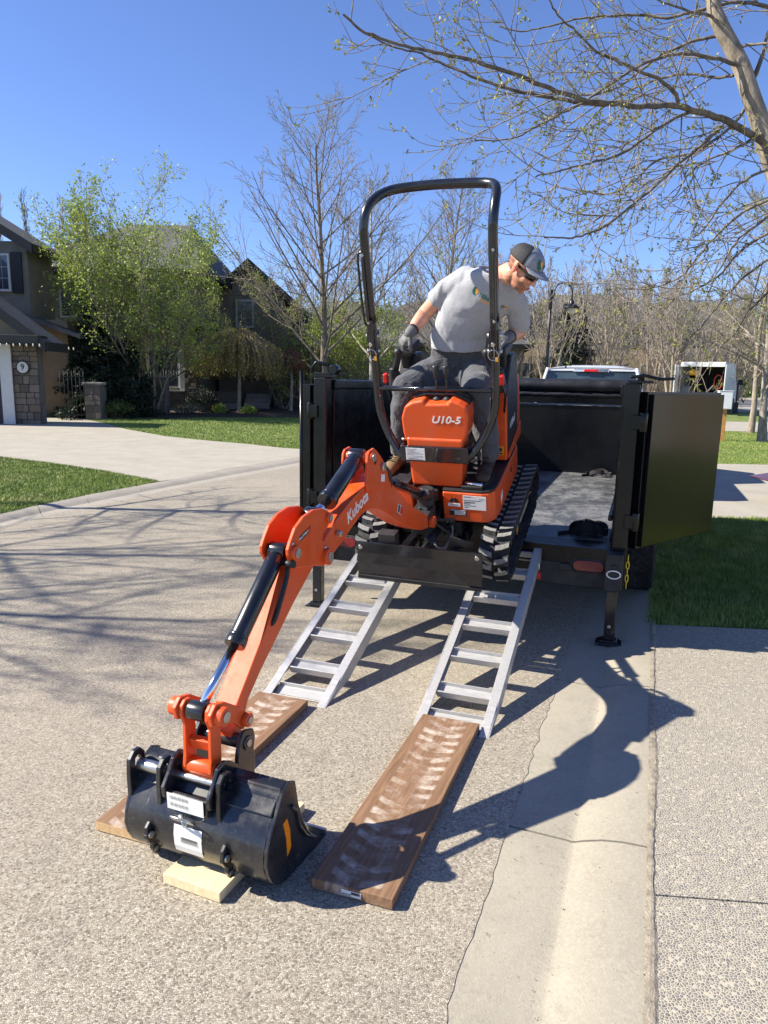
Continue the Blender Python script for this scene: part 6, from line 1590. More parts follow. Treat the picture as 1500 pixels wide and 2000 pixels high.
# houses far behind
def far_house(cx, cy, w_, d_, ze, zr, rot, label, mat='stucco_grey', side_gable=False):
    t = thing('distant_house', label, 'house', (cx, cy, hz(cy)), rot, 'houses beyond the far trees')
    MB().box(-w_ / 2, w_ / 2, 0, d_, -.4, ze).build('wall', mat, t)
    hip(t, -w_ / 2, w_ / 2, 0, d_, ze, zr, .5)
    fx = -w_ * .22
    gable_wall(t, fx - 1.7, fx + 1.7, -.25, 0, ze * .95, ze + 1.3, mat, None, .24)
    gable(t, 'g', fx - 1.7, fx + 1.7, -.2, d_ * .5, ze * .95, ze + 1.4, over=.35, rake=.3)
    for x in (-w_ * .3, -w_ * .12, w_ * .12, w_ * .32):
        for z in ((1.0, 2.2), (3.6, 4.8)):
            if z[1] < ze: window(t, x - .45, x + .45, z[0], z[1], -.33 if abs(x - fx) < 1.7 else -.08, 2, 1)
    MB().box(w_ * .3, w_ * .3 + .8, d_ * .5, d_ * .5 + .8, ze, zr + .7).build('chimney', 'stone', t)
far_house(2.5, 46, 12, 9, 3.2, 6.2, R_(-6), 'low grey-roofed house behind the roll bar, left of the operator', 'stucco_grey')
far_house(15.5, 58, 15, 10, 5.2, 8.0, R_(-14), 'two-storey brown-roofed house behind the street lamp', 'stucco')
far_house(28.5, 70, 17, 11, 5.2, 8.6, R_(-20), 'wide brown-roofed house above the white van', 'stucco_grey')
far_house(-20, 60, 13, 9, 5, 7.6, R_(8), 'house roof far behind the number nine house', 'stucco')
rhw = thing('neighbour_house', 'tan stucco house right of the frame, mirrored in the open trailer door', 'house', (17.5, 3.0, 0), R_(-90 + 8))
MB().box(-6, 6, 0, 9, -.2, 5.4).build('wall', 'stucco', rhw); hip(rhw, -6, 6, 0, 9, 5.4, 8.0, .6)
MB().box(-4.6, .2, -.06, -.01, 0, 2.3).build('garage_door', 'trim_white', rhw, .01)
window(rhw, 1.5, 3.2, 1.0, 2.4, -.06, 2, 2); window(rhw, -3, -1.6, 3.6, 4.9, -.06, 2, 2)

# iron fence with stone piers between the first two houses
fe = thing('iron_fence', 'black iron picket fence between stone piers under the leafy tree', 'fence')
def fence(x0, y0, x1, y1, h):
    n_ = int(math.hypot(x1 - x0, y1 - y0) / .12)
    for i in range(n_ + 1):
        x, y = x0 + (x1 - x0) * i / n_, y0 + (y1 - y0) * i / n_; z = hz(y) + .05
        if 'm' not in PK: PK['m'] = MB().cyl((0, 0, 0), (0, 0, 1.0), .012, 5).tube([(0, 0, 1.0), (0, 0, 1.05)], [.012, .002], 5, False).build('picket', 'iron', fe); q = PK['m']
        else: q = bpy.data.objects.new('picket', PK['m'].data); COL.objects.link(q); q.parent = fe
        q.location = (x, y, z); q.scale = (1, 1, h)
    for zz in (.15, h - .15): MB().bar((x0, y0, hz(y0) + .05 + zz), (x1, y1, hz(y1) + .05 + zz), .025, .04).build('fence_rail', 'iron', fe)
PK = {}
fence(-10.5, 23.4, -9.95, 23.9, 1.55); fence(-9.35, 24.6, -8.35, 26.0, 1.6)
for i, (x, y, w2, h2) in enumerate(((-9.65, 24.1, .52, 1.15), (-8.15, 26.3, .45, 1.35))):
    z = hz(y) + .04
    MB().box(x - w2 / 2, x + w2 / 2, y - w2 / 2, y + w2 / 2, z, z + h2).build('pier_core', 'mortar', fe)
    masonry(fe, x - w2 / 2, x + w2 / 2, z + .02, z + h2, y - w2 / 2 - .002, 6, rng, 'stone', 'stone', .04)
    MB().box(x - w2 / 2 - .05, x + w2 / 2 + .05, y - w2 / 2 - .05, y + w2 / 2 + .05, z + h2, z + h2 + .07).build('pier_cap', 'stone_cap', fe, .01)
MB().tube(smooth_path([(-8.9, 25.1, .35), (-8.5, 25.4, .35), (-8.0, 25.7, .34)], 4), .06, 6).build('kerb_stone', 'stone_cap', fe) if False else None
pt = thing('garden_planter', 'long stone planter on the porch edge behind the weeping tree', 'planter', (-6.5, 29.6, hz(29.6) + .05))
MB().prism([(-.38, .0), (.38, .0), (.50, .32), (.46, .32), (.40, .26), (-.40, .26), (-.46, .32), (-.50, .32)], -.18, .18, lambda a, b, d: Vector((a, d, b))).build('planter_box', 'planter', pt, .01)
MB().box(-.42, .42, -.16, .16, .20, .27).build('soil', 'mulch', pt)
pt2 = thing('clay_pot', 'small red clay ornament in the mulch bed', 'pot', (-6.9, 28.5, hz(28.5) + .09))
MB().lathe([(.09, 0), (.13, .18), (.15, .2), (.15, .24), (.12, .24), (.10, .16)], (0, 0, 0), (0, 0, 1), 14).build('pot', 'terracotta', pt2)
sg_ = thing('post_bollard', 'short dark post standing on the verge beside the far street', 'bollard', (16.2, 33.6, hz(33.6)))
MB().cyl((0, 0, 0), (0, 0, 1.5), .035, 8).box(-.09, .09, -.05, .05, .0, .55).build('post', 'lamp_black', sg_)
# ------------------------------------------------------------------ trees
def tubes_mesh(name, polys, k, mat, parent, stuff=False, rmin=.002):
    """polys: list of (points, radii); one tapered tube each"""
    groups = {}
    for p, r in polys: groups.setdefault(len(p), []).append((p, r))
    Vs, Fs, off = [], [], 0
    for m, lst in groups.items():
        P = np.array([[tuple(q) for q in p] for p, r in lst], float); R = np.maximum(np.array([r for p, r in lst], float), rmin)
        nb_ = len(lst); T = np.gradient(P, axis=1); T /= np.linalg.norm(T, axis=2, keepdims=True) + 1e-9
        mean = T.mean(axis=1); ref = np.where(np.abs(mean[:, 2:3]) < .75, np.array([[0, 0, 1.]]), np.array([[1., 0, 0]]))
        A = np.cross(T, ref[:, None, :]); A /= np.linalg.norm(A, axis=2, keepdims=True) + 1e-9; Bv = np.cross(T, A)
        ang = 2 * np.pi * np.arange(k) / k
        V = P[:, :, None, :] + R[:, :, None, None] * (A[:, :, None, :] * np.cos(ang)[None, None, :, None] + Bv[:, :, None, :] * np.sin(ang)[None, None, :, None])
        idx = off + np.arange(nb_ * m * k).reshape(nb_, m, k); nx_ = np.roll(idx, -1, axis=2)
        F = np.stack([idx[:, :-1], nx_[:, :-1], nx_[:, 1:], idx[:, 1:]], -1).reshape(-1, 4)
        Vs.append(V.reshape(-1, 3)); Fs.append(F); off += nb_ * m * k
    o = quads_mesh(name, np.concatenate(Vs), np.concatenate(Fs), mat, parent, True)
    if stuff: o['kind'] = 'stuff'
    return o
def rnd_unit(rng):
    v = Vector((rng.gauss(0, 1), rng.gauss(0, 1), rng.gauss(0, 1))); return v.normalized()
def grow(rng, p, d, L, r, lvl, prm, out):
    n = prm['seg'][lvl]; P = [Vector(p)]; D = [Vector(d).normalized()]; d = D[0].copy()
    for i in range(n):
        d = (d + rnd_unit(rng) * prm['wob'][lvl] + Vector((0, 0, prm['up'][lvl]))).normalized()
        P.append(P[-1] + d * (L / n)); D.append(d)
    tip = prm['tip'][lvl]; Rr = [r * (1 - (1 - tip) * i / n) for i in range(n + 1)]
    out[lvl].append((P, Rr))
    if lvl + 1 >= len(prm['seg']): return
    nc = max(1, int(prm['n'][lvl] * rng.uniform(.8, 1.2))); t0 = prm['t0'][lvl]; az = rng.uniform(0, 6.28)
    for i in range(nc):
        t = t0 + (1 - t0) * (i + rng.uniform(.1, .9)) / nc; f = t * n; j = min(int(f), n - 1); q = P[j].lerp(P[j + 1], f - j); dd = D[j + 1]
        az += 2.4 + rng.uniform(-.5, .5); a = prm['ang'][lvl] * rng.uniform(.75, 1.25)
        x = dd.orthogonal().normalized(); y = dd.cross(x)
        cd = dd * math.cos(a) + (x * math.cos(az) + y * math.sin(az)) * math.sin(a)
        shape = prm['shape'][lvl](t) if 'shape' in prm else (1 - .55 * t)
        grow(rng, q, cd, L * prm['len'][lvl] * shape * rng.uniform(.75, 1.2), max(.003, Rr[j] * prm['rr'][lvl]), lvl + 1, prm, out)
def leaf_quads(rng, pts, size, per, spread, flat=.0, aspect=.55, name='crown', mat='leaf_green', parent=None, hang=0.0):
    g_ = np.random.default_rng(rng.randint(0, 10 ** 6)); P = np.repeat(np.array([tuple(p) for p in pts]), per, axis=0); n = len(P)
    P = P + g_.normal(0, spread, (n, 3)); s_ = size * g_.uniform(.55, 1.3, n)
    a = g_.normal(0, 1, (n, 3)); a[:, 2] = a[:, 2] * (1 - flat) - hang * 2; a /= np.linalg.norm(a, axis=1, keepdims=True)
    b = g_.normal(0, 1, (n, 3)); b -= a * (a * b).sum(1, keepdims=True); b /= np.linalg.norm(b, axis=1, keepdims=True)
    A = a * s_[:, None]; Bq = b * (s_ * aspect)[:, None] * .5
    V = np.stack([P, P + A * .5 + Bq, P + A, P + A * .5 - Bq], 1).reshape(-1, 3)
    o = quads_mesh(name, V, np.arange(n * 4).reshape(n, 4), mat, parent); o['kind'] = 'stuff'; return o
def make_tree(name, label, cat, loc, seed, prm, H_, r, barkm, twigm, leaves=None, group=None, stems=1, fan=.0, scale=1.0, rmin=.004, d0=(0, 0, 1)):
    rng = random.Random(seed); t = thing(name, label, cat, loc, 0, group)
    out = [[] for _ in prm['seg']]
    for i in range(stems):
        a = 2 * math.pi * i / stems + rng.uniform(-.4, .4); dd = Vector(d0) + Vector((math.cos(a), math.sin(a), 0)) * (fan if stems > 1 else 0)
        grow(rng, Vector((math.cos(a), math.sin(a), 0)) * (.12 if stems > 1 else 0) * r * 5 + Vector((0, 0, -.1)), dd, H_ * rng.uniform(.9, 1.05), r, 0, prm, out)
    for p, rr in out[0]: rr[0] *= 1.35
    tubes_mesh('trunk', out[0], 10, barkm, t, rmin=.01)
    tubes_mesh('branches', out[1], 6, barkm, t, True, rmin)
    rest = [q for l in out[2:] for q in l]
    if rest: tubes_mesh('twigs', rest, 3, twigm, t, True, rmin)
    if leaves:
        lv = leaves.get('lvl', -1); pts = [q for p, _ in out[lv] for q in p[1:]] + ([q for p, _ in out[lv - 1] for q in p[2:]] if leaves.get('more') else [])
        leaf_quads(rng, pts, leaves['size'], leaves['per'], leaves['spread'], name='crown', mat=leaves['mat'], parent=t, hang=leaves.get('hang', 0))
    return t
UPR = dict(seg=[9, 6, 4, 3], wob=[.07, .12, .18, .25], up=[.10, .10, .10, .10], tip=[.18, .25, .4, .6], n=[26, 9, 6], t0=[.22, .15, .15], ang=[.80, .62, .65], len=[.42, .42, .42], rr=[.42, .5, .6],
           shape=[lambda t: (1.15 - .85 * t), lambda t: 1.1 - .6 * t, lambda t: 1.1 - .5 * t])
gz = lambda y, dz=.02: hz(y) + dz
# the tall bare tree left of the roll bar, and its neighbours
make_tree('bare_tree', 'tall bare tree with forked trunk left of the roll bar', 'tree', (-2.35, 27.6, gz(27.6)), 5, dict(UPR, n=[30, 9, 6], wob=[.07, .10, .16, .25], len=[.66, .40, .38], ang=[.82, .6, .65], up=[.10, .045, .05, .08], t0=[.20, .12, .1], rr=[.36, .5, .6]), 9.4, .16, 'bark_limb', 'twig', dict(size=.035, per=1, spread=.03, mat='leaf_bud', lvl=-1), rmin=.0065)
make_tree('bare_tree', 'bare pale-trunked tree seen through the left post of the roll bar', 'tree', (-.55, 28.6, gz(28.6)), 12, dict(UPR, n=[24, 8, 6], len=[.5, .42, .4], up=[.10, .07, .06, .08]), 8.6, .13, 'bark_birch', 'twig', dict(size=.035, per=1, spread=.03, mat='leaf_bud'), rmin=.0065)
make_tree('bare_tree', 'bare tree standing behind the operator inside the roll bar', 'tree', (2.6, 33.5, gz(33.5)), 14, dict(UPR, n=[28, 10, 7]), 9.6, .15, 'bark_grey', 'twig', dict(size=.035, per=1, spread=.03, mat='leaf_bud'), rmin=.007)
# leafy tree on the left
LF = dict(seg=[7, 6, 4, 3], wob=[.10, .14, .20, .25], up=[.07, .10, .07, .05], tip=[.25, .25, .4, .6], n=[11, 10, 6], t0=[.16, .12, .1], ang=[.62, .62, .7], len=[.52, .42, .40], rr=[.5, .5, .6], shape=[lambda t: 1.15 - .5 * t, lambda t: 1.1 - .5 * t, lambda t: 1])
make_tree('leafy_tree', 'broad leafy tree with fresh pale green leaves in front of the hipped roof', 'tree', (-8.35, 25.7, gz(25.7)), 7, LF, 6.0, .06, 'bark_limb', 'twig', dict(size=.088, per=3, spread=.08, mat='leaf_green'), stems=7, fan=.46, rmin=.006)
make_tree('leafy_shrub_tree', 'small loose tree with yellow-green leaves behind the bare trunk', 'tree', (-1.15, 31.0, gz(31)), 9, dict(LF, n=[8, 7, 5]), 3.9, .07, 'bark_grey', 'twig', dict(size=.10, per=2, spread=.09, mat='leaf_green', more=True), stems=5, fan=.5, rmin=.006)
make_tree('leafy_shrub_tree', 'low green bush tree beside the dark air conditioner', 'tree', (-3.1, 30.5, gz(30.5)), 19, dict(LF, n=[8, 7, 5]), 3.0, .06, 'bark_grey', 'twig', dict(size=.09, per=2, spread=.09, mat='leaf_green', more=True), stems=4, fan=.5, rmin=.006)
def spruce(label, loc, H_, rad, seed, group=None, n=3200):
    rng = random.Random(seed); t = thing('spruce_tree', label, 'tree', loc, 0, group)
    tubes_mesh('trunk', [([Vector((0, 0, H_ * i / 6)) for i in range(7)], [.10 * (1 - i / 6.3) for i in range(7)])], 8, 'bark_dark', t)
    polys = []; pts = []
    nb_ = int(34 * H_)
    for i in range(nb_):
        f = (i + rng.random()) / nb_; z = .15 + f * (H_ - .25); a = rng.uniform(0, 6.28); L = rad * (1 - f) ** .8 * rng.uniform(.7, 1.1) + .08
        P = [Vector((math.cos(a) * L * q, math.sin(a) * L * q, z - .25 * L * q + .22 * L * q * q)) for q in (0, .25, .5, .75, 1)]
        polys.append((P, [.018, .014, .01, .007, .004])); 
        for k in range(int(8 + L * 16)): pts.append(P[0].lerp(P[-1], rng.uniform(.1, 1)) + Vector((rng.gauss(0, .05 + L * .05), rng.gauss(0, .05 + L * .05), rng.gauss(-.02, .035) - .1 * L * .6)))
    tubes_mesh('branches', polys, 3, 'bark_dark', t, True)
    leaf_quads(rng, pts, .15, max(2, int(n * H_ / len(pts))), .035, name='crown', mat='needle', parent=t, aspect=.30)
    return t
spruce('dark blue-green spruce in front of the iron fence beside number nine', (-10.05, 25.0, gz(25)), 3.9, 1.25, 3, None, 9000)
spruce('small dark spruce left of the leafy tree trunk', (-8.95, 25.2, gz(25.2)), 2.7, 1.0, 6, None, 7000)
spruce('dark spruce directly behind the street lamp', (9.2, 38, gz(38)), 5.2, 1.7, 8, None, 5000)
spruce('tall dark spruce at the back between lamp and white van', (13.0, 50, gz(50)), 6.4, 1.9, 9, None, 5000)
def weeping(label, loc, rad, ztop, zlow, mat, seed, n, cat='tree', name='weeping_tree'):
    rng = random.Random(seed); t = thing(name, label, cat, loc)
    tubes_mesh('trunk', [([Vector((0, 0, 0)), Vector((.03, 0, .6)), Vector((.05, .02, 1.2)), Vector((.02, 0, ztop * .72))], [.085, .07, .06, .05])], 9, 'bark_tan', t)
    polys, pts = [], []
    for i in range(n):
        a = rng.uniform(0, 6.28); R0 = rad * math.sqrt(rng.uniform(.05, 1)); zt = ztop - (R0 / rad) ** 2 * .7 * rng.uniform(.7, 1.1); zl = zlow + rng.uniform(0, .5) + (1 - R0 / rad) * .5
        P = [Vector((0, 0, ztop * .7)), Vector((math.cos(a) * R0 * .45, math.sin(a) * R0 * .45, zt)), Vector((math.cos(a) * R0 * .85, math.sin(a) * R0 * .85, zt - .12)), Vector((math.cos(a) * R0 * 1.02, math.sin(a) * R0 * 1.02, (zt + zl) / 2)), Vector((math.cos(a) * R0 * 1.04, math.sin(a) * R0 * 1.04 + rng.gauss(0, .05), zl))]
        P = smooth_path(P, 2); polys.append((P, [.012 * (1 - j / len(P) * .7) for j in range(len(P))]))
        for j in range(3, len(P)): pts.append(P[j]); pts.append(P[j].lerp(P[j - 1], .5))
    tubes_mesh('branches', polys, 3, 'twig', t, True, .005); leaf_quads(rng, pts, .09, 3, .035, name='crown', mat=mat, parent=t, hang=1.0, aspect=.35)
weeping('weeping tree with yellow-green hanging strands on a slim pale trunk', (-5.75, 28.2, gz(28.2, .08)), 1.75, 3.15, 1.25, 'leaf_willow', 3, 620)
weeping('small reddish weeping shrub at the right of the yellow-green weeping tree', (-3.85, 29.2, gz(29.2)), .62, 2.6, 1.5, 'leaf_red', 4, 150, 'shrub', 'weeping_shrub')
def bush(label, loc, rad, h, mat, seed, n=260, name='garden_shrub', per=5, size=.07):
    rng = random.Random(seed); t = thing(name, label, 'shrub', loc); polys, pts = [], []
    for i in range(n):
        a = rng.uniform(0, 6.28); q = math.sqrt(rng.random()); P = [Vector((math.cos(a) * rad * .2 * q, math.sin(a) * rad * .2 * q, 0)), Vector((math.cos(a) * rad * .7 * q, math.sin(a) * rad * .7 * q, h * .55)), Vector((math.cos(a) * rad * q, math.sin(a) * rad * q, h * (1.05 - .5 * q * q) * rng.uniform(.8, 1.1)))]
        polys.append((P, [.008, .006, .004])); pts += [P[1], P[2], P[1].lerp(P[2], .5)]
    tubes_mesh('stems', polys, 3, 'twig', t, True, .004); leaf_quads(rng, pts, size, per, .06, name='foliage', mat=mat, parent=t)
bush('round dark shrub against the stone porch pier', (-7.0, 27.7, gz(27.7)), .6, .9, 'needle', 1, 200)
bush('low twiggy shrub at the edge of the mulch bed near the pier', (-7.4, 26.7, gz(26.7)), .8, .45, 'shrub_leaf', 2, 160, per=1, size=.05)
bush('small green clump in the mulch left of the weeping trunk', (-6.3, 27.3, gz(27.3, .08)), .22, .25, 'leaf_green', 3, 60)
bush('small green clump in the mulch right of the weeping trunk', (-5.2, 27.3, gz(27.3, .08)), .25, .22, 'leaf_green', 4, 60)
bush('dark green shrubs beneath the leafy tree by the fence', (-9.2, 24.6, gz(24.6)), .7, .6, 'shrub_leaf', 5, 160)
make_tree('budding_tree', 'small budding tree with wide boughs between weeping tree and gabled house', 'tree', (-4.3, 30.3, gz(30.3)), 23, dict(LF, n=[9, 9, 7], ang=[.9, .7, .7], up=[.03, .05, .07, .05]), 5.0, .045, 'bark_limb', 'twig', dict(size=.07, per=1, spread=.05, mat='leaf_green'), stems=4, fan=.5, rmin=.007)
# maples on the right verge
make_tree('budding_tree', 'grey trunk nearest the path at the right edge, with budding low boughs', 'tree', (10.95, 20.9, gz(20.9)), 31, dict(UPR, n=[22, 10, 7], up=[.08, .02, .10, .12], t0=[.17, .15, .1], ang=[1.1, .7, .7], len=[.42, .45, .42]), 8.5, .115, 'bark_grey', 'twig', dict(size=.05, per=2, spread=.03, mat='leaf_bud'), rmin=.006, group=None)
make_tree('budding_tree', 'tan trunk just left of the grey one at the right edge, beyond the path', 'tree', (12.0, 23.7, gz(23.7)), 33, dict(UPR, n=[20, 9, 7], up=[.08, .03, .10, .12], t0=[.2, .15, .1], ang=[1.1, .7, .7]), 8.0, .10, 'bark_tan', 'twig', dict(size=.035, per=1, spread=.03, mat='leaf_bud'), rmin=.006)
# rows of bare trees far behind: five kinds of growth, copied with turns and sizes of their own
def clone(src, label, loc, rz, sc, group):
    c = copy_tree(src); c.location = loc; c.rotation_euler = (0, 0, rz); c.scale = (sc, sc, sc); c['label'] = label
    if group: c['group'] = group
    return c
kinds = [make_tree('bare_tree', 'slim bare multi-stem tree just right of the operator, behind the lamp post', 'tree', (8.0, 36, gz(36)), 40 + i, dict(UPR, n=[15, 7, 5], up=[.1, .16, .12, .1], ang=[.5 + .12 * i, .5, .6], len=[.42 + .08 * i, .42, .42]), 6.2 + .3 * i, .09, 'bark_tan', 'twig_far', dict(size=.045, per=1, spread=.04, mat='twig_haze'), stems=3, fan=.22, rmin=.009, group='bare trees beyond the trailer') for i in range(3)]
kinds[1].location = (11.3, 37, gz(37)); kinds[1]['label'] = 'bare multi-stem tree above the cab of the white pickup'
kinds[2].location = (15.6, 40, gz(40)); kinds[2]['label'] = 'bare multi-stem tree just left of the white van, taller than its neighbours'
spots = [(5.5, 41, 1.15, 'pale bare tree behind the head of the operator'), (10.2, 43, 1.25, 'bare tree behind and right of the street lamp'), (13.4, 43, 1.2, 'bare tree above the right end of the pickup roof'), (18.2, 42, 1.0, 'bare tree rising over the roof of the white van'),
         (17.2, 47, 1.35, 'tall bare tree further back over the white van'), (20.5, 44, 1.1, 'bare tree behind the right side of the white van'), (22.6, 47, 1.2, 'bare tree beyond the far street, left of the budding trunks'), (25.2, 52, 1.3, 'bare tree at the far right beyond the street'), (7.7, 50, 1.5, 'bare tree far back between operator and lamp'), (14.9, 52, 1.5, 'bare tree far back in front of the brown-roofed house'),
         (20.8, 56, 1.4, 'bare tree far back, over the van and in front of the wide roof'), (3.4, 39, 1.1, 'bare tree framed by the right post of the roll bar'), (.6, 40, 1.2, 'bare tree framed by the roll bar, left of the operator'), (-4.6, 44, 1.3, 'bare tree behind the roof of the gabled house')]
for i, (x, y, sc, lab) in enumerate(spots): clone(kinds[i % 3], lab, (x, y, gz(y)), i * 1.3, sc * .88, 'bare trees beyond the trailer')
POP = dict(seg=[10, 5, 3], wob=[.03, .10, .2], up=[.05, .35, .3], tip=[.15, .3, .5], n=[60, 5], t0=[.15, .2], ang=[.35, .35], len=[.16, .4], rr=[.3, .5], shape=[lambda t: 1.0 - .5 * t, lambda t: 1])
pop = make_tree('poplar', 'narrow bare poplar far behind, leftmost above the number nine house', 'tree', (-31.5, 60, gz(60)), 60, POP, 14.2, .14, 'bark_tan', 'twig', None, 'poplars behind the houses', rmin=.02)
for x, y, sc, lab in ((-28.4, 60, .98, 'narrow bare poplar far behind, second from the left edge'), (-25.6, 58, .93, 'narrow bare poplar far behind, between the two left roofs'), (-24.4, 60, .85, 'narrow bare poplar far behind, right of its taller neighbour'), (-22.6, 58, .72, 'lowest narrow bare poplar over the hipped roof')): clone(pop, lab, (x, y, gz(y)), x, sc, 'poplars behind the houses')
# a thicket along the far side of the cross street, nobody could count its stems
def thicket(x0, x1, y0, y1, n, h0, h1, seed):
    rng = random.Random(seed); polys = []
    for i in range(n):
        x, y = rng.uniform(x0, x1), rng.uniform(y0, y1); b = Vector((x, y, hz(y))); h = rng.uniform(h0, h1)
        for k in range(rng.randint(4, 7)):
            d = Vector((rng.gauss(0, .4), rng.gauss(0, .4), 1)).normalized(); P = [b]
            for j in range(4): d = (d + rnd_unit(rng) * .22).normalized(); P.append(P[-1] + d * h / 4)
            polys.append((P, [.02, .017, .013, .010, .007]))
            for q in range(5):
                s0 = P[rng.randint(1, 3)]; d2 = (rnd_unit(rng) + Vector((0, 0, .6))).normalized(); polys.append(([s0, s0 + d2 * h * .16, s0 + (d2 + Vector((0, 0, .5))).normalized() * h * .3], [.011, .009, .006]))
    tag(tubes_mesh('thicket', polys, 3, 'twig', None, False, .008), kind='stuff')
thicket(19, 48, 53, 62, 230, 2.5, 5.0, 1); thicket(6, 22, 44, 50, 110, 1.6, 3.2, 2)
def hedge_mass(x0, x1, y0, y1, h, seed, n):
    g_ = np.random.default_rng(seed); P = np.stack([g_.uniform(x0, x1, n), g_.uniform(y0, y1, n), np.abs(g_.normal(0, h * .5, n))], 1); P[:, 2] += .028 * np.minimum(np.maximum(0, P[:, 1] - 17), 53)
    leaf_quads(random.Random(seed), P, .22, 2, .12, name='far_undergrowth', mat='shrub_leaf')
hedge_mass(15, 50, 52.5, 55, 1.4, 5, 4000)
# trees outside the left edge whose shadows reach over the road
SHP = dict(UPR, n=[17, 9, 7], t0=[.26, .12, .1], ang=[.95, .7, .7], up=[.06, .05, .08, .1], len=[.52, .45, .45])
make_tree('bare_tree', 'bare tree left of the frame, its trunk shadow crossing the far kerb', 'tree', (-7.0, 9.0, .04), 71, dict(SHP, t0=[.36, .12, .1]), 6.3, .085, 'bark_grey', 'twig', dict(size=.03, per=1, spread=.02, mat='leaf_bud'), rmin=.003)
make_tree('bare_tree', 'bare tree left of the frame, nearest the camera of the two, shading the road', 'tree', (-8.6, 5.0, .04), 73, dict(SHP, n=[20, 10, 7]), 7.2, .10, 'bark_grey', 'twig', dict(size=.035, per=1, spread=.02, mat='leaf_bud'), rmin=.0035)
make_tree('bare_tree', 'second bare tree left of the frame beside the driveway', 'tree', (-10.2, 6.3, .04), 74, dict(SHP, n=[18, 10, 7]), 7.8, .10, 'bark_grey', 'twig', dict(size=.035, per=1, spread=.02, mat='leaf_bud'), rmin=.0035)

# the big budding tree whose boughs hang into the top right of the picture
LIMBS = [
    [(2.8,7.0,5.03),(2.86,6.98,4.85),(2.98,6.97,4.66),(3.09,6.95,4.47),(3.18,6.93,4.25),(3.31,6.92,3.97),(3.37,6.9,3.8)],
    [(3.37,6.9,3.83),(3.13,6.79,3.89),(2.84,6.69,3.97),(2.52,6.58,4.0),(2.36,6.47,3.99),(2.04,6.36,3.94),(1.78,6.26,3.92),(1.54,6.15,3.9),(1.22,6.04,3.94),(0.98,5.94,3.98),(0.61,5.83,4.04),(0.31,5.72,4.05),(0.1,5.61,4.04),(-0.19,5.51,4.08),(-0.34,5.4,4.14)],
    [(1.79,6.3,3.93),(1.54,6.25,3.92),(1.16,6.2,3.95),(0.97,6.15,3.96),(0.74,6.1,4.0),(0.42,6.05,4.09),(0.22,6.0,4.15),(0.02,5.95,4.17),(-0.22,5.9,4.24)],
    [(2.43,6.6,4.04),(2.35,6.52,4.11),(2.19,6.45,4.18),(2.0,6.38,4.21),(1.74,6.3,4.27),(1.58,6.22,4.3),(1.42,6.15,4.39),(1.26,6.08,4.47),(1.15,6.0,4.56)],
    [(3.04,6.9,4.48),(2.79,6.87,4.52),(2.5,6.83,4.53),(2.2,6.8,4.45),(2.0,6.77,4.33),(1.71,6.73,4.13),(1.46,6.7,3.99),(1.27,6.67,3.88),(1.02,6.63,3.76),(0.72,6.6,3.73)],
    [(2.53,6.6,3.99),(2.24,6.43,3.82),(1.9,6.27,3.56),(1.63,6.1,3.44),(1.47,5.93,3.36),(1.24,5.77,3.27),(1.06,5.6,3.19)],
    [(2.9,6.8,3.95),(2.5,6.6,3.6),(2.11,6.4,3.25),(1.83,6.2,3.02),(1.59,6.0,2.88),(1.37,5.8,2.8),(1.15,5.6,2.77)],
    [(3.51,6.8,3.46),(3.43,6.91,3.38),(3.23,7.03,3.27),(3.02,7.14,3.03),(2.87,7.26,2.78),(2.75,7.37,2.7),(2.63,7.49,2.66),(2.41,7.6,2.66)],
    [(3.55,7.0,4.91),(3.3,7.04,5.0),(3.06,7.08,5.06),(2.71,7.12,5.0),(2.47,7.16,4.96),(2.22,7.2,5.0),(1.97,7.24,5.0),(1.72,7.28,5.0),(1.45,7.32,4.95),(1.19,7.36,4.91),(0.98,7.4,4.97)],
    [(2.92,7.0,4.76),(2.71,7.06,4.74),(2.43,7.12,4.64),(2.26,7.19,4.52),(2.1,7.25,4.42),(1.91,7.31,4.37),(1.6,7.38,4.39),(1.26,7.44,4.41),(0.91,7.5,4.42)],
    [(3.76,7.0,3.2),(3.58,7.17,3.14),(3.41,7.33,2.99),(3.31,7.5,2.8),(3.16,7.67,2.68),(3.03,7.83,2.61),(2.93,8.0,2.45)],
    [(3.54,7.0,4.07),(3.37,7.1,3.98),(3.2,7.2,3.88),(3.01,7.3,3.81),(2.89,7.4,3.73),(2.81,7.5,3.55),(2.77,7.6,3.52)],
    [(3.2,7.0,4.35),(3.31,7.07,4.61),(3.37,7.13,4.83),(3.48,7.2,5.09)],
    [(2.84,7.0,4.9),(2.39,6.6,4.77),(2.01,6.2,4.66)],
    [(2.99,7.0,4.65),(3.17,6.8,4.61),(3.27,6.6,4.51)],
    [(3.14,7.0,4.47),(2.99,7.17,4.48),(2.71,7.34,4.57),(2.4,7.51,4.53),(2.18,7.69,4.46),(1.98,7.86,4.3),(1.81,8.03,4.1),(1.58,8.2,4.04)],
    [(3.21,7.0,4.26),(3.14,7.13,4.08),(2.87,7.26,3.87),(2.57,7.39,3.83),(2.36,7.51,3.65),(2.15,7.64,3.57),(1.89,7.77,3.65),(1.71,7.9,3.69)],
    [(3.73,6.9,2.98),(3.55,7.04,2.88),(3.39,7.18,2.72),(3.26,7.32,2.5),(3.16,7.46,2.29),(3.08,7.6,2.16)],
    [(3.63,6.9,3.74),(3.33,6.78,3.6),(3.04,6.66,3.44),(2.83,6.54,3.22),(2.68,6.42,3.03),(2.54,6.3,2.92)],
    [(3.81,7.0,2.74),(3.69,7.2,2.63),(3.61,7.4,2.46),(3.58,7.6,2.25),(3.52,7.8,2.12)],
    [(3.63,6.9,3.37),(3.34,6.8,3.17),(3.1,6.7,3.0),(2.93,6.6,2.76),(2.8,6.5,2.58)],
]
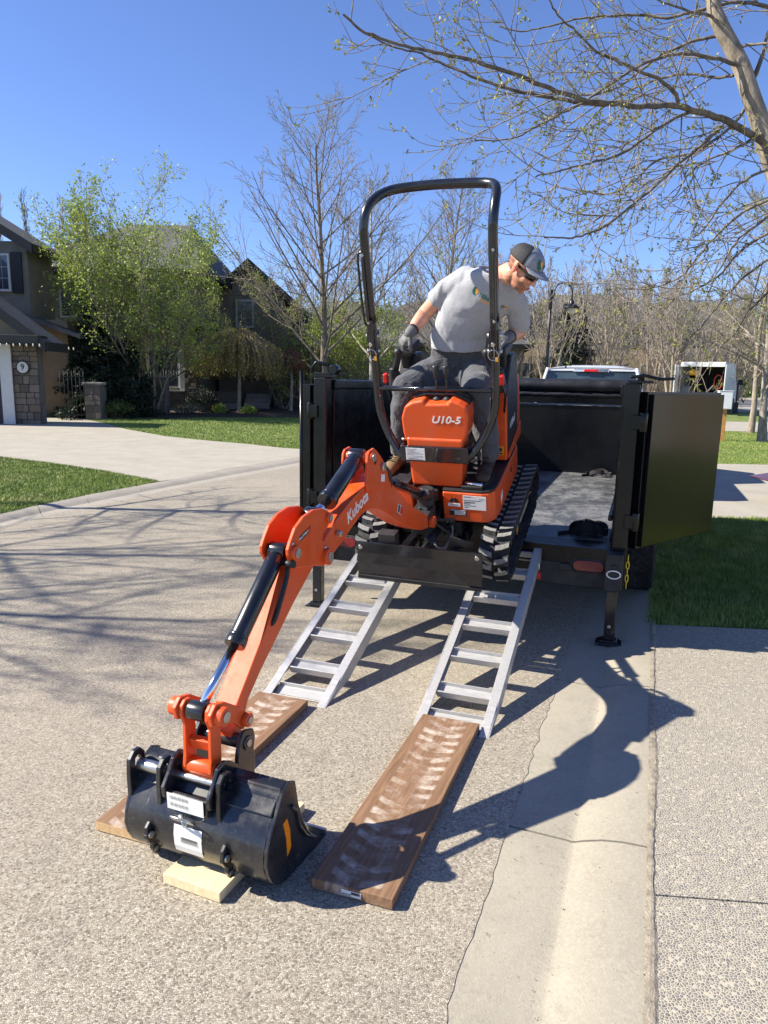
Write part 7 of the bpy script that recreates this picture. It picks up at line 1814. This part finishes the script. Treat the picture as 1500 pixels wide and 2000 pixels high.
LIMBS[0] = [(2.72, 7.0, 5.6)] + LIMBS[0] + [(3.62, 6.9, 3.2), (3.93, 6.88, 2.0), (4.12, 6.86, .8), (4.16, 6.85, -.05)]
def big_tree():
    rng = random.Random(77); t = thing('budding_tree', 'large budding tree on the right lawn whose long boughs hang across the sky', 'tree', (4.16, 6.85, .04))
    O = Vector((4.16, 6.85, .04)); Rl = [[Vector(p) - O for p in l] for l in LIMBS]
    tr_ = smooth_path(Rl[0], 4); nT = len(tr_)
    tubes_mesh('trunk', [(tr_, [.054 + .042 * (i / nT) ** .8 for i in range(nT)])], 12, 'bark_tan', t)
    r0s = [.031, .015, .016, .016, .012, .014, .013, .016, .013, .014, .012, .024, .012, .014, .012, .013, .014, .014, .013, .013, .013, .013]
    limbs, twigs, buds = [], [], []
    def twig(p, d, L, r, lvl):
        n_ = 8 if lvl == 0 else 5; P = [Vector(p)]; dd = Vector(d).normalized()
        sag = rng.uniform(-.20, .02)
        for i in range(n_):
            u = i / n_; dd = (dd + rnd_unit(rng) * .10 + Vector((0, 0, sag + .38 * u ** 1.3))).normalized(); P.append(P[-1] + dd * L / n_)
        twigs.append((P, [r * (1 - .55 * i / n_) for i in range(n_ + 1)]))
        # pairs of buds along it and a tuft at its end
        for i in range(1, n_):
            if rng.random() < .35: buds.append(P[i] + rnd_unit(rng) * .012)
        buds.append(P[-1]); buds.append(P[-1]); 
        if lvl < 2:
            m_ = int(L / (.17 if lvl == 0 else .2)) 
            for k in range(m_):
                f = rng.uniform(.15, .95) * n_; j = min(int(f), n_ - 1); q = P[j].lerp(P[j + 1], f - j); dj = (P[j + 1] - P[j]).normalized()
                x = dj.orthogonal().normalized(); y = dj.cross(x); a = rng.uniform(0, 6.28); s_ = rng.uniform(.5, .95)
                twig(q, dj * math.cos(s_) + (x * math.cos(a) + y * math.sin(a)) * math.sin(s_) + Vector((0, 0, -.15)), L * rng.uniform(.2, .42), r * .72, lvl + 1)
    for li, l in enumerate(Rl[1:]):
        P = smooth_path(l, 5); 
        P = [p + rnd_unit(rng) * .006 for p in P]; n_ = len(P); r0_ = r0s[li]
        limbs.append((P, [r0_ * (1 - .86 * (i / n_) ** .8) + .003 for i in range(n_)]))
        tot = sum((P[i + 1] - P[i]).length for i in range(n_ - 1)); acc = 0; nxt = .15
        for i in range(n_ - 1):
            sl_ = (P[i + 1] - P[i]).length; acc += sl_
            while acc > nxt:
                nxt += rng.uniform(.12, .26); dj = (P[i + 1] - P[i]).normalized(); x = dj.orthogonal().normalized(); y = dj.cross(x)
                a = rng.uniform(0, 6.28); s_ = rng.uniform(.55, 1.0); fr = acc / tot
                d = dj * math.cos(s_) + (x * math.cos(a) + y * math.sin(a)) * math.sin(s_)
                if d.y > .5: d.y *= .4
                twig(P[i], d, rng.uniform(.45, 1.5) * (1.05 - .35 * fr), .0056 * (1.1 - .35 * fr), 0)
    tubes_mesh('branches', limbs, 7, 'bark_limb', t, True); 
    tubes_mesh('twigs', twigs, 4, 'twig', t, True, .0017)
    leaf_quads(rng, [b for b in buds if rng.random() < .45], .030, 3, .008, name='crown', mat='leaf_bud', parent=t, aspect=.5)
big_tree()
